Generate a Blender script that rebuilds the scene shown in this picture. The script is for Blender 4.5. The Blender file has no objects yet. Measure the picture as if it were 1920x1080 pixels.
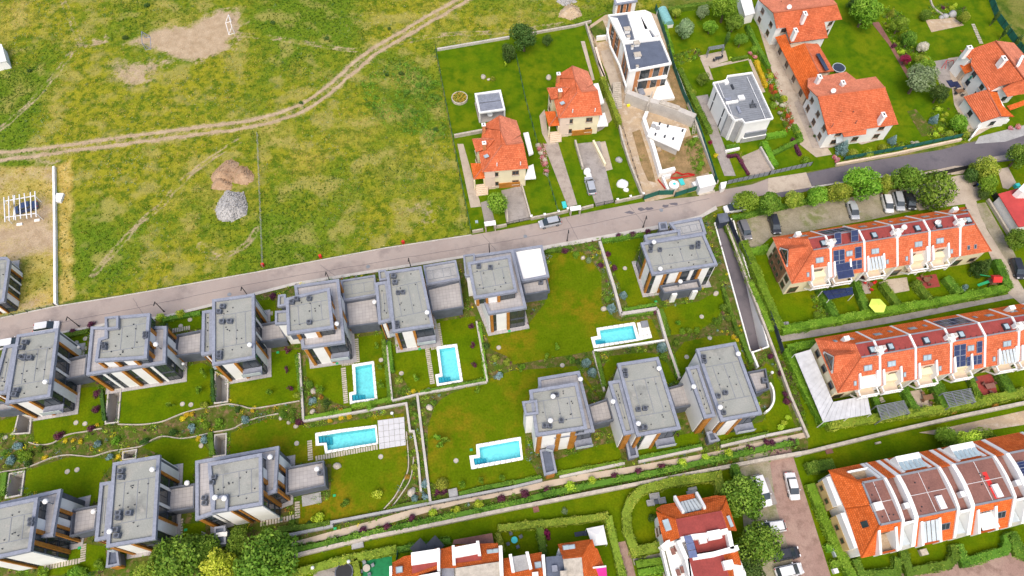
import bpy,bmesh,math,random
import numpy as np
from mathutils import Vector,Matrix
from mathutils.geometry import delaunay_2d_cdt
R=math.radians
scene=bpy.context.scene
C=scene.collection
H,PITCH,F=115.0,R(28.3),1330.0
cam=bpy.data.objects.new("camera",bpy.data.cameras.new("camera"));C.objects.link(cam)
cam.location=(0,0,H);cam.rotation_euler=(PITCH,0,0)
cam.data.sensor_width=36;cam.data.lens=36*F/1920
cam.data.clip_start=1;cam.data.clip_end=6000
scene.camera=cam
world=bpy.data.worlds.new("World");scene.world=world;world.use_nodes=True
wn=world.node_tree
sky=wn.nodes.new("ShaderNodeTexSky");sky.sky_type='NISHITA';sky.sun_disc=False
SUN_EL,SUN_AZ=R(60),R(188)
sky.sun_elevation=SUN_EL;sky.sun_rotation=SUN_AZ
sky.air_density=1.0;sky.dust_density=4.0;sky.ozone_density=1.0
bg=wn.nodes["Background"];bg.inputs[1].default_value=0.15
wn.links.new(sky.outputs[0],bg.inputs[0])
sl=bpy.data.lights.new("sun",'SUN');sl.energy=1.5;sl.angle=R(38);sl.color=(1.0,0.9,0.74)
sun=bpy.data.objects.new("sun",sl);C.objects.link(sun)
_d=Vector((math.sin(SUN_AZ)*math.cos(SUN_EL),math.cos(SUN_AZ)*math.cos(SUN_EL),math.sin(SUN_EL)))
sun.rotation_euler=_d.to_track_quat('Z','Y').to_euler()
scene.view_settings.view_transform='Standard';scene.view_settings.look='None'
scene.view_settings.exposure=0.66;scene.view_settings.gamma=1
try:scene.view_settings.use_curve_mapping=False
except Exception:pass
_c,_s=math.cos(PITCH),math.sin(PITCH)
def G(px,py,z=0.0):
 """ground point (world) that the photograph shows at px, py when it lies at height z"""
 a,b=(px-960)/F,-(py-540)/F
 dy,dz=b*_c+_s,b*_s-_c
 t=(z-H)/dz
 return Vector((a*t,dy*t,z))
def GG(pts,z=0.0):return[G(p[0],p[1],p[2]if len(p)>2 else z)for p in pts]
def P(s):
 """'x0,y0: cx,cy cx,cy | x1,y1: ...' 4x crop coordinates -> photo pixels; without a tile: photo pixels"""
 out=[]
 for seg in s.split('|'):
  seg=seg.strip()
  if ':' in seg:
   t,seg=seg.split(':');t=[float(c_)for c_ in t.split(',')];x0,y0=t[:2];k=t[2]if len(t)>2 else 4.0
  else:x0=y0=0.0;k=1.0
  for w in seg.split():
   v_=[float(c_)for c_ in w.split(',')];out.append((x0+v_[0]/k,y0+v_[1]/k,*v_[2:]))
 return out
def inside(x,y,poly):
 r=False;n=len(poly);j=n-1
 for i in range(n):
  xi,yi=poly[i][0],poly[i][1];xj,yj=poly[j][0],poly[j][1]
  if(yi>y)!=(yj>y)and x<(xj-xi)*(y-yi)/(yj-yi)+xi:r=not r
  j=i
 return r
def inside_np(x,y,poly):
 r=np.zeros(x.shape,bool);n=len(poly);j=n-1
 for i in range(n):
  xi,yi=poly[i][0],poly[i][1];xj,yj=poly[j][0],poly[j][1]
  if yi!=yj:
   r^=((yi>y)!=(yj>y))&(x<(xj-xi)*(y-yi)/(yj-yi)+xi)
  j=i
 return r
def area2(p):return sum(p[i-1][0]*p[i][1]-p[i][0]*p[i-1][1]for i in range(len(p)))/2
def ccw(p):return list(p)if area2(p)>0 else list(reversed(p))
def inset(poly,d):
 """offset a ccw polygon inwards by d (mitred)"""
 n=len(poly);out=[]
 for i in range(n):
  a,b,c=(Vector(poly[k][:2])for k in((i-1)%n,i,(i+1)%n))
  e1=(b-a).normalized();e2=(c-b).normalized()
  n1=Vector((-e1.y,e1.x));n2=Vector((-e2.y,e2.x))
  m=n1+n2;k=d/max(0.3,(1+n1.dot(n2)))
  out.append((b.x+m.x*k,b.y+m.y*k))
 return out
_rng=np.random.default_rng(7)
_tab=_rng.random((257,257));_tab[256]=_tab[0];_tab[:,256]=_tab[:,0]
def vnoise(x,y,s=1.0,o=0.0):
 x=np.asarray(x)*s+o;y=np.asarray(y)*s+o*1.7
 xi=np.floor(x).astype(int);yi=np.floor(y).astype(int);fx=x-xi;fy=y-yi
 fx=fx*fx*(3-2*fx);fy=fy*fy*(3-2*fy);xi&=255;yi&=255
 return(_tab[xi,yi]*(1-fx)+_tab[xi+1,yi]*fx)*(1-fy)+(_tab[xi,yi+1]*(1-fx)+_tab[xi+1,yi+1]*fx)*fy
def fbm(x,y,s=1.0,o=0.0):
 return.5*vnoise(x,y,s,o)+.27*vnoise(x,y,s*2.1,o+31)+.15*vnoise(x,y,s*4.3,o+77)+.08*vnoise(x,y,s*9,o+11)
ORG={}
def tag(o,label=None,cat=None,group=None,kind=None):
 if label:o['label']=label
 if cat:o['category']=cat
 if group:o['group']=group
 if kind:o['kind']=kind
 return o
def empty(name,loc,label=None,cat=None,group=None,rz=0.0,parent=None):
 o=bpy.data.objects.new(name,None);C.objects.link(o);o.empty_display_size=.3
 o.location=loc;o.rotation_euler=(0,0,rz);ORG[o.name]=Vector(loc)
 return tag(o,label,cat,group)
class MB:
 """collects faces and links them as ONE mesh object"""
 def __init__(s):s.v=[];s.f=[];s.uv=None
 def add(s,vs,fs):
  n=len(s.v);s.v+=[tuple(v)for v in vs];s.f+=[tuple(i+n for i in f)for f in fs];return s
 def prism(s,poly,z0,z1,bottom=False):
  p=ccw([(q[0],q[1])for q in poly]);n=len(p)
  vs=[(x,y,z0)for x,y in p]+[(x,y,z1)for x,y in p]
  fs=[(i,(i+1)%n,n+(i+1)%n,n+i)for i in range(n)]+[tuple(range(n,2*n))]
  if bottom:fs.append(tuple(reversed(range(n))))
  return s.add(vs,fs)
 def box(s,c,sx,sy,sz,rz=0.0,M=None):
  """box with its base centre at c"""
  ca,sa=math.cos(rz),math.sin(rz);vs=[]
  for z in(0,sz):
   for x,y in((-sx/2,-sy/2),(sx/2,-sy/2),(sx/2,sy/2),(-sx/2,sy/2)):
    vs.append((c[0]+x*ca-y*sa,c[1]+x*sa+y*ca,c[2]+z))
  return s.add(vs,[(0,3,2,1),(4,5,6,7),(0,1,5,4),(1,2,6,5),(2,3,7,6),(3,0,4,7)])
 def bar(s,a,b,w,h):
  """rectangular bar from a to b, w wide, h deep (hangs h/2 each way)"""
  a=Vector(a);b=Vector(b);d=(b-a).normalized()
  x=d.cross(Vector((0,0,1)))
  if x.length<1e-3:x=Vector((1,0,0))
  x=x.normalized()*w/2;y=x.normalized().cross(d).normalized()*h/2
  vs=[p+i*x+j*y for p in(a,b)for i,j in((-1,-1),(1,-1),(1,1),(-1,1))]
  return s.add(vs,[(0,1,2,3),(7,6,5,4),(0,4,5,1),(1,5,6,2),(2,6,7,3),(3,7,4,0)])
 def tube(s,a,b,r0,r1=None,n=8,caps=True):
  a=Vector(a);b=Vector(b);r1=r0 if r1 is None else r1;d=(b-a).normalized()
  x=d.orthogonal().normalized();y=d.cross(x)
  vs=[]
  for p,r in((a,r0),(b,r1)):
   vs+=[p+(x*math.cos(2*math.pi*i/n)+y*math.sin(2*math.pi*i/n))*r for i in range(n)]
  fs=[(i,(i+1)%n,n+(i+1)%n,n+i)for i in range(n)]
  if caps:fs+=[tuple(reversed(range(n))),tuple(range(n,2*n))]
  return s.add(vs,fs)
 def ball(s,c,rx,ry=None,rz=None,nu=10,nv=6,z0=-1.0):
  ry=rx if ry is None else ry;rz=rx if rz is None else rz;c=Vector(c);vs=[];fs=[]
  for j in range(nv+1):
   t=math.asin(z0)+(math.pi/2-math.asin(z0))*j/nv
   for i in range(nu):
    a=2*math.pi*i/nu
    vs.append((c.x+rx*math.cos(t)*math.cos(a),c.y+ry*math.cos(t)*math.sin(a),c.z+rz*math.sin(t)))
  for j in range(nv):
   for i in range(nu):fs.append((j*nu+i,j*nu+(i+1)%nu,(j+1)*nu+(i+1)%nu,(j+1)*nu+i))
  return s.add(vs,fs)
 def ring(s,outer,inner,z0,z1):
  """upright wall between two loops of equal length"""
  n=len(outer);vs=[]
  for loop,z in((outer,z0),(outer,z1),(inner,z1),(inner,z0)):vs+=[(p[0],p[1],z)for p in loop]
  fs=[]
  for i in range(n):
   j=(i+1)%n
   for k in range(3):fs.append((k*n+i,k*n+j,(k+1)*n+j,(k+1)*n+i))
  return s.add(vs,fs)
 def ribbon(s,path,w,z0,z1):
  """wall of width w along an open path (points x, y)"""
  L,Rr=offset_path(path,w/2);n=len(path);vs=[]
  for i in range(n):vs+=[(L[i][0],L[i][1],z0),(L[i][0],L[i][1],z1),(Rr[i][0],Rr[i][1],z1),(Rr[i][0],Rr[i][1],z0)]
  fs=[(0,1,2,3),(4*n-1,4*n-2,4*n-3,4*n-4)]
  for i in range(n-1):
   a,b=4*i,4*i+4
   fs+=[(a,b,b+1,a+1),(a+1,b+1,b+2,a+2),(a+2,b+2,b+3,a+3)]
  return s.add(vs,fs)
 def build(s,name,mat,parent=None,label=None,cat=None,group=None,kind=None,smooth=False,org=None):
  if parent is not None:o0=ORG[parent.name]
  elif org is not None:o0=Vector(org)
  else:
   a=np.array(s.v);o0=Vector((float(a[:,0].mean()),float(a[:,1].mean()),float(a[:,2].min())))
  me=bpy.data.meshes.new(name)
  me.from_pydata([(v[0]-o0.x,v[1]-o0.y,v[2]-o0.z)for v in s.v],[],s.f)
  if s.uv:me.uv_layers.new(name="UVMap").data.foreach_set('uv',np.array(s.uv,dtype=np.float32).ravel())
  bm=bmesh.new();bm.from_mesh(me);bmesh.ops.recalc_face_normals(bm,faces=bm.faces)if not s.uv else None
  bm.to_mesh(me);bm.free()
  if smooth:me.polygons.foreach_set('use_smooth',[True]*len(me.polygons))
  if mat:me.materials.append(mat)
  o=bpy.data.objects.new(name,me);C.objects.link(o)
  if parent is not None:o.parent=parent
  else:o.location=o0
  ORG[o.name]=o0
  return tag(o,label,cat,group,kind)
def offset_path(path,d):
 n=len(path);L=[];Rr=[]
 for i in range(n):
  p=Vector(path[i][:2]);a=Vector(path[max(i-1,0)][:2]);b=Vector(path[min(i+1,n-1)][:2])
  if i in(0,n-1):t=(b-a).normalized();m=Vector((-t.y,t.x));k=d
  else:
   e1=(p-a).normalized();e2=(b-p).normalized();n1=Vector((-e1.y,e1.x));n2=Vector((-e2.y,e2.x));m=n1+n2;k=d/max(.35,1+n1.dot(n2))
  L.append((p.x+m.x*k,p.y+m.y*k));Rr.append((p.x-m.x*k,p.y-m.y*k))
 return L,Rr
def smooth_path(pts,n=4):
 """Catmull-Rom through 2-D points"""
 out=[];p=[Vector(q[:2])for q in pts];p=[2*p[0]-p[1]]+p+[2*p[-1]-p[-2]]
 for i in range(1,len(p)-2):
  for k in range(n):
   t=k/n
   q=.5*(2*p[i]+(p[i+1]-p[i-1])*t+(2*p[i-1]-5*p[i]+4*p[i+1]-p[i+2])*t*t+(3*p[i]-p[i-1]-3*p[i+1]+p[i+2])*t**3)
   out.append((q.x,q.y))
 out.append(tuple(p[-2]));return out
def dup(root,loc,rz=None,label=None,group=None,scale=None):
 r=root.copy();C.objects.link(r);r.location=loc;ORG[r.name]=Vector(loc)
 if rz is not None:r.rotation_euler=(0,0,rz)
 if scale is not None:r.scale=scale if hasattr(scale,'__len__')else(scale,)*3
 if label:r['label']=label
 if group:r['group']=group
 for ch in root.children:
  c=ch.copy();C.objects.link(c);c.parent=r
  for g in ch.children:
   d=g.copy();C.objects.link(d);d.parent=c
 return r
ORD="first second third fourth fifth sixth seventh eighth ninth tenth eleventh twelfth thirteenth fourteenth fifteenth sixteenth seventeenth eighteenth nineteenth twentieth".split()
def nth(i):
 if i<20:return ORD[i]
 tens={2:'twenty',3:'thirty',4:'forty',5:'fifty',6:'sixty'}
 n=i+1
 return tens[n//10]+'-'+ORD[n%10-1]if n%10 else tens[n//10][:-1]+'ieth'
def sr(r,g,b):
 f=lambda c:(c/255/12.92)if c<=10 else((c/255+.055)/1.055)**2.4
 return(f(r),f(g),f(b))
class NT:
 def __init__(s,name):
  s.m=bpy.data.materials.new(name);s.m.use_nodes=True;s.t=s.m.node_tree;s.n=s.t.nodes
  s.b=s.n["Principled BSDF"];s.out=s.n["Material Output"]
 def new(s,t,**k):
  n=s.n.new(t)
  for a,v in k.items():setattr(n,a,v)
  return n
 def link(s,a,b):s.t.links.new(a,b)
 def noise(s,scale,detail=4,vec=None,rough=.55):
  n=s.new("ShaderNodeTexNoise");n.inputs['Scale'].default_value=scale;n.inputs['Detail'].default_value=detail;n.inputs['Roughness'].default_value=rough
  if vec is not None:s.link(vec,n.inputs['Vector'])
  return n.outputs['Fac']
 def ramp(s,fac,stops):
  n=s.new("ShaderNodeValToRGB");e=n.color_ramp.elements
  while len(e)<len(stops):e.new(.5)
  for el,(p,c)in zip(e,stops):el.position=p;el.color=(*c,1)if hasattr(c,'__len__')else(c,c,c,1)
  s.link(fac,n.inputs[0]);return n.outputs[0]
 def mix(s,fac,a,b,mode='MIX'):
  n=s.new("ShaderNodeMix",data_type='RGBA',blend_type=mode)
  for v,i in((fac,0),(a,6),(b,7)):
   if hasattr(v,'is_output'):s.link(v,n.inputs[i])
   elif i==0:n.inputs[0].default_value=v
   else:n.inputs[i].default_value=(*v,1)
  return n.outputs[2]
 def math(s,op,a,b=None):
  n=s.new("ShaderNodeMath",operation=op)
  for v,i in((a,0),(b,1)):
   if v is None:continue
   if hasattr(v,'is_output'):s.link(v,n.inputs[i])
   else:n.inputs[i].default_value=v
  return n.outputs[0]
 def bump(s,h,strength=.3,dist=.05):
  n=s.new("ShaderNodeBump");n.inputs['Strength'].default_value=strength;n.inputs['Distance'].default_value=dist
  s.link(h,n.inputs['Height']);s.link(n.outputs[0],s.b.inputs['Normal'])
 def obj(s):return s.new("ShaderNodeTexCoord").outputs['Object']
 def uv(s):return s.new("ShaderNodeTexCoord").outputs['UV']
 def pos(s):return s.new("ShaderNodeNewGeometry").outputs['Position']
 def attr(s,name):return s.new("ShaderNodeAttribute",attribute_name=name).outputs['Fac']
 def fin(s,col,rough=.7,spec=.3,metal=0.0):
  if hasattr(col,'is_output'):s.link(col,s.b.inputs['Base Color'])
  else:s.b.inputs['Base Color'].default_value=(*col,1)
  s.b.inputs['Roughness'].default_value=rough;s.b.inputs['Specular IOR Level'].default_value=spec;s.b.inputs['Metallic'].default_value=metal
  return s.m
def dk(c,k):return tuple(min(1,x*k)for x in c)
def plain(name,c,rough=.65,var=.18,scale=.8,spec=.3,metal=0.0,fine=None,bump=0.0):
 t=NT(name);p=t.pos();a=t.noise(scale,5,p);col=t.ramp(a,[(.3,dk(c,1-var)),(.7,dk(c,1+var*.6))])
 if fine:
  f=t.noise(fine,3,p);col=t.mix(.8,col,t.ramp(f,[(.3,.72),(.7,1.0)]),'MULTIPLY')
  if bump:t.bump(f,bump,.03)
 return t.fin(col,rough,spec,metal)
def blotchy(name,cols,scales,rough=.9,fine=8.0,fstr=.3,bump=.3):
 """ground-like surface: colours chosen by noise at several scales"""
 t=NT(name);p=t.pos();col=cols[0]
 for c,(s,lo,hi)in zip(cols[1:],scales):col=t.mix(t.ramp(t.noise(s,6,p,.62),[(lo,0.),(hi,1.)]),col,c)
 f=t.noise(fine,4,p,.7);col=t.mix(1.0,col,t.ramp(f,[(.3,1-fstr),(.7,1.0+fstr*.0)]),'MULTIPLY')
 t.bump(f,bump,.06)
 return t.fin(col,rough,.03)
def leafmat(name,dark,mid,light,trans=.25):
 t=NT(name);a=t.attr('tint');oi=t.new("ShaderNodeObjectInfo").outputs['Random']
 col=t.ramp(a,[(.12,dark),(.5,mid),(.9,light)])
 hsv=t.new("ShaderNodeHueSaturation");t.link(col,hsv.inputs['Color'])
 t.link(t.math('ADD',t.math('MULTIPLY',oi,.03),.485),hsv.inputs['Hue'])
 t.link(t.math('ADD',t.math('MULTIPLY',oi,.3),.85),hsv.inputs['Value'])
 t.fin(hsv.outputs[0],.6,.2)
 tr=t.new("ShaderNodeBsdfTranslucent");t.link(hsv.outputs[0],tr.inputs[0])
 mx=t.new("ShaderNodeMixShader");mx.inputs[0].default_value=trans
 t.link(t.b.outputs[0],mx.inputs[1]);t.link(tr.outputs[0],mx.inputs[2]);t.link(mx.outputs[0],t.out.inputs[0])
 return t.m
def tilemat(name,c,c2,pitch=.3):
 t=NT(name);uv=t.uv();br=t.new("ShaderNodeTexBrick");br.offset=.5;t.link(uv,br.inputs['Vector'])
 for k,v in(('Scale',1.0),('Brick Width',pitch),('Row Height',.36),('Mortar Size',.045),('Mortar Smooth',.5),('Bias',0.0)):br.inputs[k].default_value=v
 br.inputs['Color1'].default_value=(*dk(c,.8),1);br.inputs['Color2'].default_value=(*c2,1);br.inputs['Mortar'].default_value=(*dk(c,.6),1)
 p=t.pos();n1=t.noise(.35,6,p,.65);n2=t.noise(3.5,4,p,.7)
 col=t.mix(.85,br.outputs[0],t.ramp(n1,[(.3,.72),(.6,1.05)]),'MULTIPLY')
 col=t.mix(.6,col,t.ramp(n2,[(.3,.7),(.65,1.0)]),'MULTIPLY')
 t.bump(t.math('SUBTRACT',1.0,br.outputs[1]),.5,.03)
 return t.fin(col,.75,.25)
GLOBAL_HOLES=[];_sn=0
def sheet(name,px,z,mat,kind='structure',holes=True,label=None,cat=None,world=False,parent=None,group=None):
 poly=[(p.x,p.y)for p in GG(px)]if not world else[tuple(p[:2])for p in px]
 hs=[]
 if holes:
  for h in GLOBAL_HOLES:
   if any(inside(*q,poly)for q in h)or any(inside(*q,h)for q in poly):hs.append(h)
 m=MB()
 if False:pass
 else:
  vs=[Vector(q)for q in poly];es=[(i,(i+1)%len(poly))for i in range(len(poly))]
  for h in hs:
   n=len(vs);vs+=[Vector(q)for q in h];es+=[(n+i,n+(i+1)%len(h))for i in range(len(h))]
  r=delaunay_2d_cdt(vs,es,[],0,1e-4)
  V=r[0];fs=[]
  for f in r[2]:
   cx=sum(V[i].x for i in f)/len(f);cy=sum(V[i].y for i in f)/len(f)
   if inside(cx,cy,poly)and not any(inside(cx,cy,h)for h in hs):fs.append(tuple(f))
  m.add([(v.x,v.y,z)for v in V],fs)
 global _sn;_sn+=1;z_=(_sn%40)*.0006
 m.v=[(a,b,c+z_)for a,b,c in m.v]
 o=m.build(name,mat,parent,label,cat,group,kind)
 for pl in o.data.polygons:
  if pl.normal.z<0:pl.flip()
 return o
M={}
M['soil']=blotchy('planting_soil',[(.11,.12,.025),(.08,.14,.012),(.24,.16,.085)],[(.35,.42,.58),(.9,.5,.66)],fine=5,fstr=.45,bump=.7)
M['lawn']=blotchy('mown_lawn',[(.1,.168,.002),(.145,.18,.003),(.075,.137,.002),(.18,.165,.005)],[(.09,.42,.62),(.3,.46,.64),(.055,.6,.74)],fine=3.2,fstr=.38,bump=.6)
M['lawn_dry']=blotchy('browned_lawn',[(.11,.168,.003),(.22,.172,.008),(.095,.155,.002),(.18,.178,.006)],[(.075,.46,.6),(.4,.46,.62),(.12,.55,.7)],fine=3.0,fstr=.4,bump=.6)
M['lawn2']=blotchy('bright_lawn',[(.09,.165,.003),(.145,.19,.005),(.06,.13,.003)],[(.12,.42,.62),(.4,.46,.64)],fine=3.2,fstr=.36,bump=.6)
M['rough']=blotchy('rough_grass',[(.12,.16,.02),(.2,.2,.05),(.07,.12,.015),(.3,.21,.1)],[(.12,.42,.58),(.3,.48,.6),(.07,.56,.68)],fine=3.0,fstr=.4,bump=.7)
M['asphalt']=blotchy('worn_asphalt',[(.315,.262,.237),(.37,.312,.28),(.265,.222,.205),(.33,.285,.26)],[(.05,.42,.6),(.22,.52,.66),(.9,.5,.7)],fine=9,fstr=.12,bump=.1)
M['asphalt_dark']=blotchy('dark_asphalt',[(.13,.118,.135),(.165,.15,.165),(.1,.095,.11)],[(.1,.4,.62),(.4,.5,.7)],fine=9,fstr=.15,bump=.1)
M['pink_paving']=blotchy('pinkish_block_paving',[(.37,.315,.27),(.42,.36,.31),(.3,.25,.215)],[(.2,.4,.6),(.7,.48,.66)],fine=7,fstr=.3,bump=.15)
M['red_paving']=blotchy('reddish_block_paving',[(.33,.215,.18),(.38,.265,.22),(.26,.17,.14)],[(.2,.4,.6),(.7,.48,.66)],fine=7,fstr=.3,bump=.15)
M['beige_paving']=blotchy('beige_block_paving',[(.42,.35,.28),(.48,.41,.33),(.34,.28,.22)],[(.2,.4,.6),(.7,.5,.7)],fine=7,fstr=.22,bump=.12)
M['path']=blotchy('pale_path_paving',[(.46,.375,.29),(.5,.42,.33)],[(.3,.4,.6)],fine=6,fstr=.14,bump=.1)
M['grey_paving']=blotchy('grey_block_paving',[(.30,.27,.25),(.35,.32,.3),(.25,.225,.21)],[(.2,.4,.6),(.7,.48,.66)],fine=6,fstr=.25,bump=.15)
M['grass_paver']=blotchy('grass_grown_pavers',[(.3,.265,.19),(.2,.22,.09),(.36,.32,.24)],[(.25,.48,.64),(.6,.45,.62)],fine=5,fstr=.35,bump=.3)
M['conc']=plain('pale_concrete',(.5,.47,.43),.8,.16,.5,fine=6)
M['conc_grey']=plain('grey_concrete',(.36,.36,.36),.85,.2,.6,fine=5)
M['stone']=plain('pale_stone',(.48,.43,.36),.85,.25,1.5,fine=8)
M['sand']=blotchy('sandy_ground',[(.5,.38,.25),(.42,.32,.22),(.55,.46,.36)],[(.3,.4,.6),(.8,.5,.66)],fine=6,fstr=.3,bump=.5)
M['earth']=blotchy('dug_earth',[(.36,.24,.12),(.24,.17,.08),(.16,.18,.03)],[(.5,.42,.6),(.3,.58,.7)],fine=4,fstr=.45,bump=.8)
M['white']=plain('white_plaster',(.78,.775,.75),.75,.07,.5)
M['white_metal']=plain('white_painted_metal',(.7,.7,.7),.45,.1)
M['galv']=plain('pale_ribbed_metal',(.5,.51,.53),.5,.16,.8)
M['deck']=plain('pale_deck_slabs',(.5,.5,.52),.8,.1,1.)
M['cream']=plain('cream_plaster',(.72,.64,.44),.8,.08,.7)
M['pale_pink']=plain('pale_pink_plaster',(.68,.54,.44),.8,.08,.7)
M['beige']=plain('beige_plaster',(.60,.48,.36),.8,.1,.7)
M['ochre']=plain('ochre_plaster',(.6,.42,.18),.8,.12,.7)
M['slate']=plain('slate_cladding',(.105,.118,.148),.6,.25,.8)
M['coping']=plain('blue_grey_coping',(.255,.275,.335),.5,.14,.7,fine=3)
M['membrane']=blotchy('pale_roof_membrane',[(.285,.295,.272),(.315,.32,.295),(.22,.226,.212),(.345,.335,.305)],[(.25,.42,.6),(.16,.56,.66),(.7,.56,.7)],fine=5,fstr=.2,bump=.1)
M['membrane_dark']=plain('dark_blue_membrane',(.105,.125,.175),.8,.15,.6,fine=4)
M['grey_metal']=plain('grey_metal',(.2,.215,.24),.5,.15,1.0)
M['dark_metal']=plain('dark_metal',(.04,.045,.055),.5,.2,1.0)
M['blue_metal']=plain('dark_blue_metal',(.035,.045,.075),.5,.2,1.0)
M['terrace']=plain('terrace_tiles',(.3,.28,.28),.75,.12,.5,fine=3)
M['wood']=plain('orange_timber',(.46,.19,.03),.6,.25,1.2,fine=6)
M['brown_wood']=plain('brown_timber',(.2,.11,.06),.7,.25,1.2,fine=6)
M['glass']=plain('window_glass',(.03,.042,.05),.06,.3,.8,spec=.8)
M['sky_glass']=plain('pale_skylight_glass',(.33,.42,.46),.1,.2,.8,spec=.8)
M['red_mem']=plain('red_roof_coating',(.29,.052,.044),.75,.16,.7,fine=4)
M['brown_mem']=plain('brown_roof_coating',(.225,.105,.085),.8,.2,.5,fine=4)
M['coral']=tilemat('coral_roof_tiles',(.66,.15,.055),(.71,.195,.085))
M['orange']=tilemat('orange_and_lit_roof_tiles',(.69,.13,.016),(.75,.175,.04))  # orange roofs; on back slopes of coral roofs, lighting hue put into the colour
M['coral_lit']=tilemat('lit_coral_roof_tiles',(.74,.235,.13),(.78,.28,.16))  # coral tiles with the light on north and east slopes put into the colour
M['solar']=plain('solar_cell_glass',(.018,.028,.085),.15,.25,2.0,spec=.6)
M['green_mesh']=plain('green_fence_mesh',(.02,.13,.10),.7,.25,1.0)
M['iron']=plain('black_iron',(.02,.02,.022),.5,.2)
M['rubber']=plain('black_rubber',(.015,.015,.016),.8,.2)
M['red_paint']=plain('red_paint',(.55,.03,.025),.6,.15)
M['fabric_grey']=plain('dark_grey_fabric',(.06,.065,.075),.8,.2)
M['fabric_white']=plain('white_fabric',(.8,.79,.77),.8,.06)
M['lime']=plain('lime_fabric',(.6,.8,.12),.8,.08)
M['magenta']=plain('magenta_fabric',(.6,.03,.25),.8,.15)
M['teal']=plain('teal_plastic',(.05,.5,.5),.5,.1)
M['green_plastic']=plain('green_plastic',(.02,.35,.13),.5,.1)
M['yellow_plastic']=plain('yellow_plastic',(.8,.7,.02),.5,.1)
M['turf']=plain('green_artificial_turf',(.012,.17,.06),.9,.2,2.)
M['polycarb']=plain('clear_roof_sheet',(.45,.5,.52),.25,.15,1.,spec=.5)
M['brick']=plain('orange_hollow_block',(.55,.24,.1),.85,.25,2.,fine=8)
def watermat():
 t=NT('pool_water');p=t.pos();t.bump(t.noise(2.2,3,p),.12,.05)
 t.fin((.02,.3,.36),.03,.5)
 tr=t.new("ShaderNodeBsdfTransparent");tr.inputs[0].default_value=(.8,.98,.99,1)
 fr=t.new("ShaderNodeFresnel");fr.inputs[0].default_value=1.33
 mx=t.new("ShaderNodeMixShader");t.link(t.math('ADD',fr.outputs[0],.06),mx.inputs[0])
 t.link(tr.outputs[0],mx.inputs[1]);t.link(t.b.outputs[0],mx.inputs[2]);t.link(mx.outputs[0],t.out.inputs[0]);return t.m
M['water']=watermat()
M['pool_tile']=plain('turquoise_pool_lining',(.3,.78,.84),.5,.06,1.2,fine=2.5)
M['pool_step']=plain('blue_pool_step_tile',(.03,.3,.42),.5,.08,1.2)
LM=dict(mid=leafmat('mid_green_leaves',(.06,.135,.012),(.12,.235,.02),(.24,.36,.045)),bright=leafmat('bright_green_leaves',(.085,.19,.012),(.165,.32,.02),(.3,.46,.05)),lime=leafmat('lime_leaves',(0.25,0.375,0.0187),(0.45,0.6,0.0375),(0.688,0.775,0.1)),dark=leafmat('dark_green_leaves',(.028,.075,.014),(.06,.13,.022),(.13,.21,.045)),grey=leafmat('grey_green_leaves',(0.12,0.195,0.075),(0.21,0.3,0.135),(0.36,0.465,0.255)),blue=leafmat('blue_spruce_needles',(0.09,0.195,0.195),(0.195,0.33,0.33),(0.375,0.51,0.525)),purple=leafmat('purple_leaves',(0.0625,0.0187,0.0375),(0.125,0.0312,0.0688),(0.213,0.0625,0.112)),magenta=leafmat('crimson_leaves',(0.125,0.01,0.0375),(0.25,0.0187,0.075),(0.375,0.0375,0.125)),olive=leafmat('olive_hedge_leaves',(0.135,0.195,0.018),(0.24,0.33,0.03),(0.45,0.48,0.0675)),rust=leafmat('rust_tipped_leaves',(0.275,0.163,0.025),(0.425,0.25,0.0375),(0.625,0.3,0.05)),yellow=leafmat('yellow_blooms',(.45,.33,.01),(.65,.48,.02),(.8,.65,.05)),white=leafmat('white_blooms',(.45,.45,.3),(.65,.62,.5),(.8,.75,.68)),pink=leafmat('pink_blooms',(.45,.05,.1),(.65,.2,.26),(.75,.6,.55)),red=leafmat('red_blooms',(.35,.02,.02),(.55,.05,.04),(.6,.2,.05)),)
def quad_w(px,z=0):return ccw([(p.x,p.y)for p in GG(px,z)])
POOLS=dict(a=(P('480,540: 720,575 885,550 912,840 705,873 700,787 735,778'),P('480,540: 745,592 870,572 890,828 723,850 718,804 753,797')),b=(P('480,540: 1352,440 1508,421 1553,705 1358,738 1344,652 1380,644'),P('480,540: 1375,460 1492,444 1530,692 1372,718 1366,672 1400,664')),c=(P('480,810: 445,10 640,-20 905,-52 918,92 520,165 510,100 450,105'),P('480,810: 468,33 640,5 893,-30 905,82 538,140 530,82 474,86')),d=(P('480,810: 1650,95 1920,48 1985,38 2003,210 1615,282 1600,180 1655,172'),P('480,810: 1675,118 1945,68 1972,65 1985,190 1640,250 1630,200 1682,192')),e=(P('960,540: 632,303 920,258 962,395 612,455 590,372 642,362'),P('960,540: 658,320 905,283 932,385 628,428 620,392 668,384')),)
WELLS=[P('0,540: 822,775 905,765 885,1005 800,1015'),P('0,540: 1622,640 1708,690 1705,850 1618,862'),P('0,540: 150,950 235,975 222,1085 105,1092 118,1080'),P('0,810: 82,320 182,302 160,470 55,490'),P('0,810: 932,155 1022,140 1015,195 930,205'),P('0,810: 1620,30 1695,20 1690,170 1610,182')]
RAMP=P('960,540: 1625,0 1760,0 1915,445 1785,480 | 1340,420')
RAMP=P('1341,420 1373,412 1439,650 1408,661')
for k in POOLS:GLOBAL_HOLES.append(quad_w(POOLS[k][1]))
for w in WELLS:GLOBAL_HOLES.append(quad_w(w))
GLOBAL_HOLES.append(quad_w(RAMP))
sheet('ground',[(-900,-420),(2800,-420),(2500,1500),(-600,1500)],-0.06,M['rough'])
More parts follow.
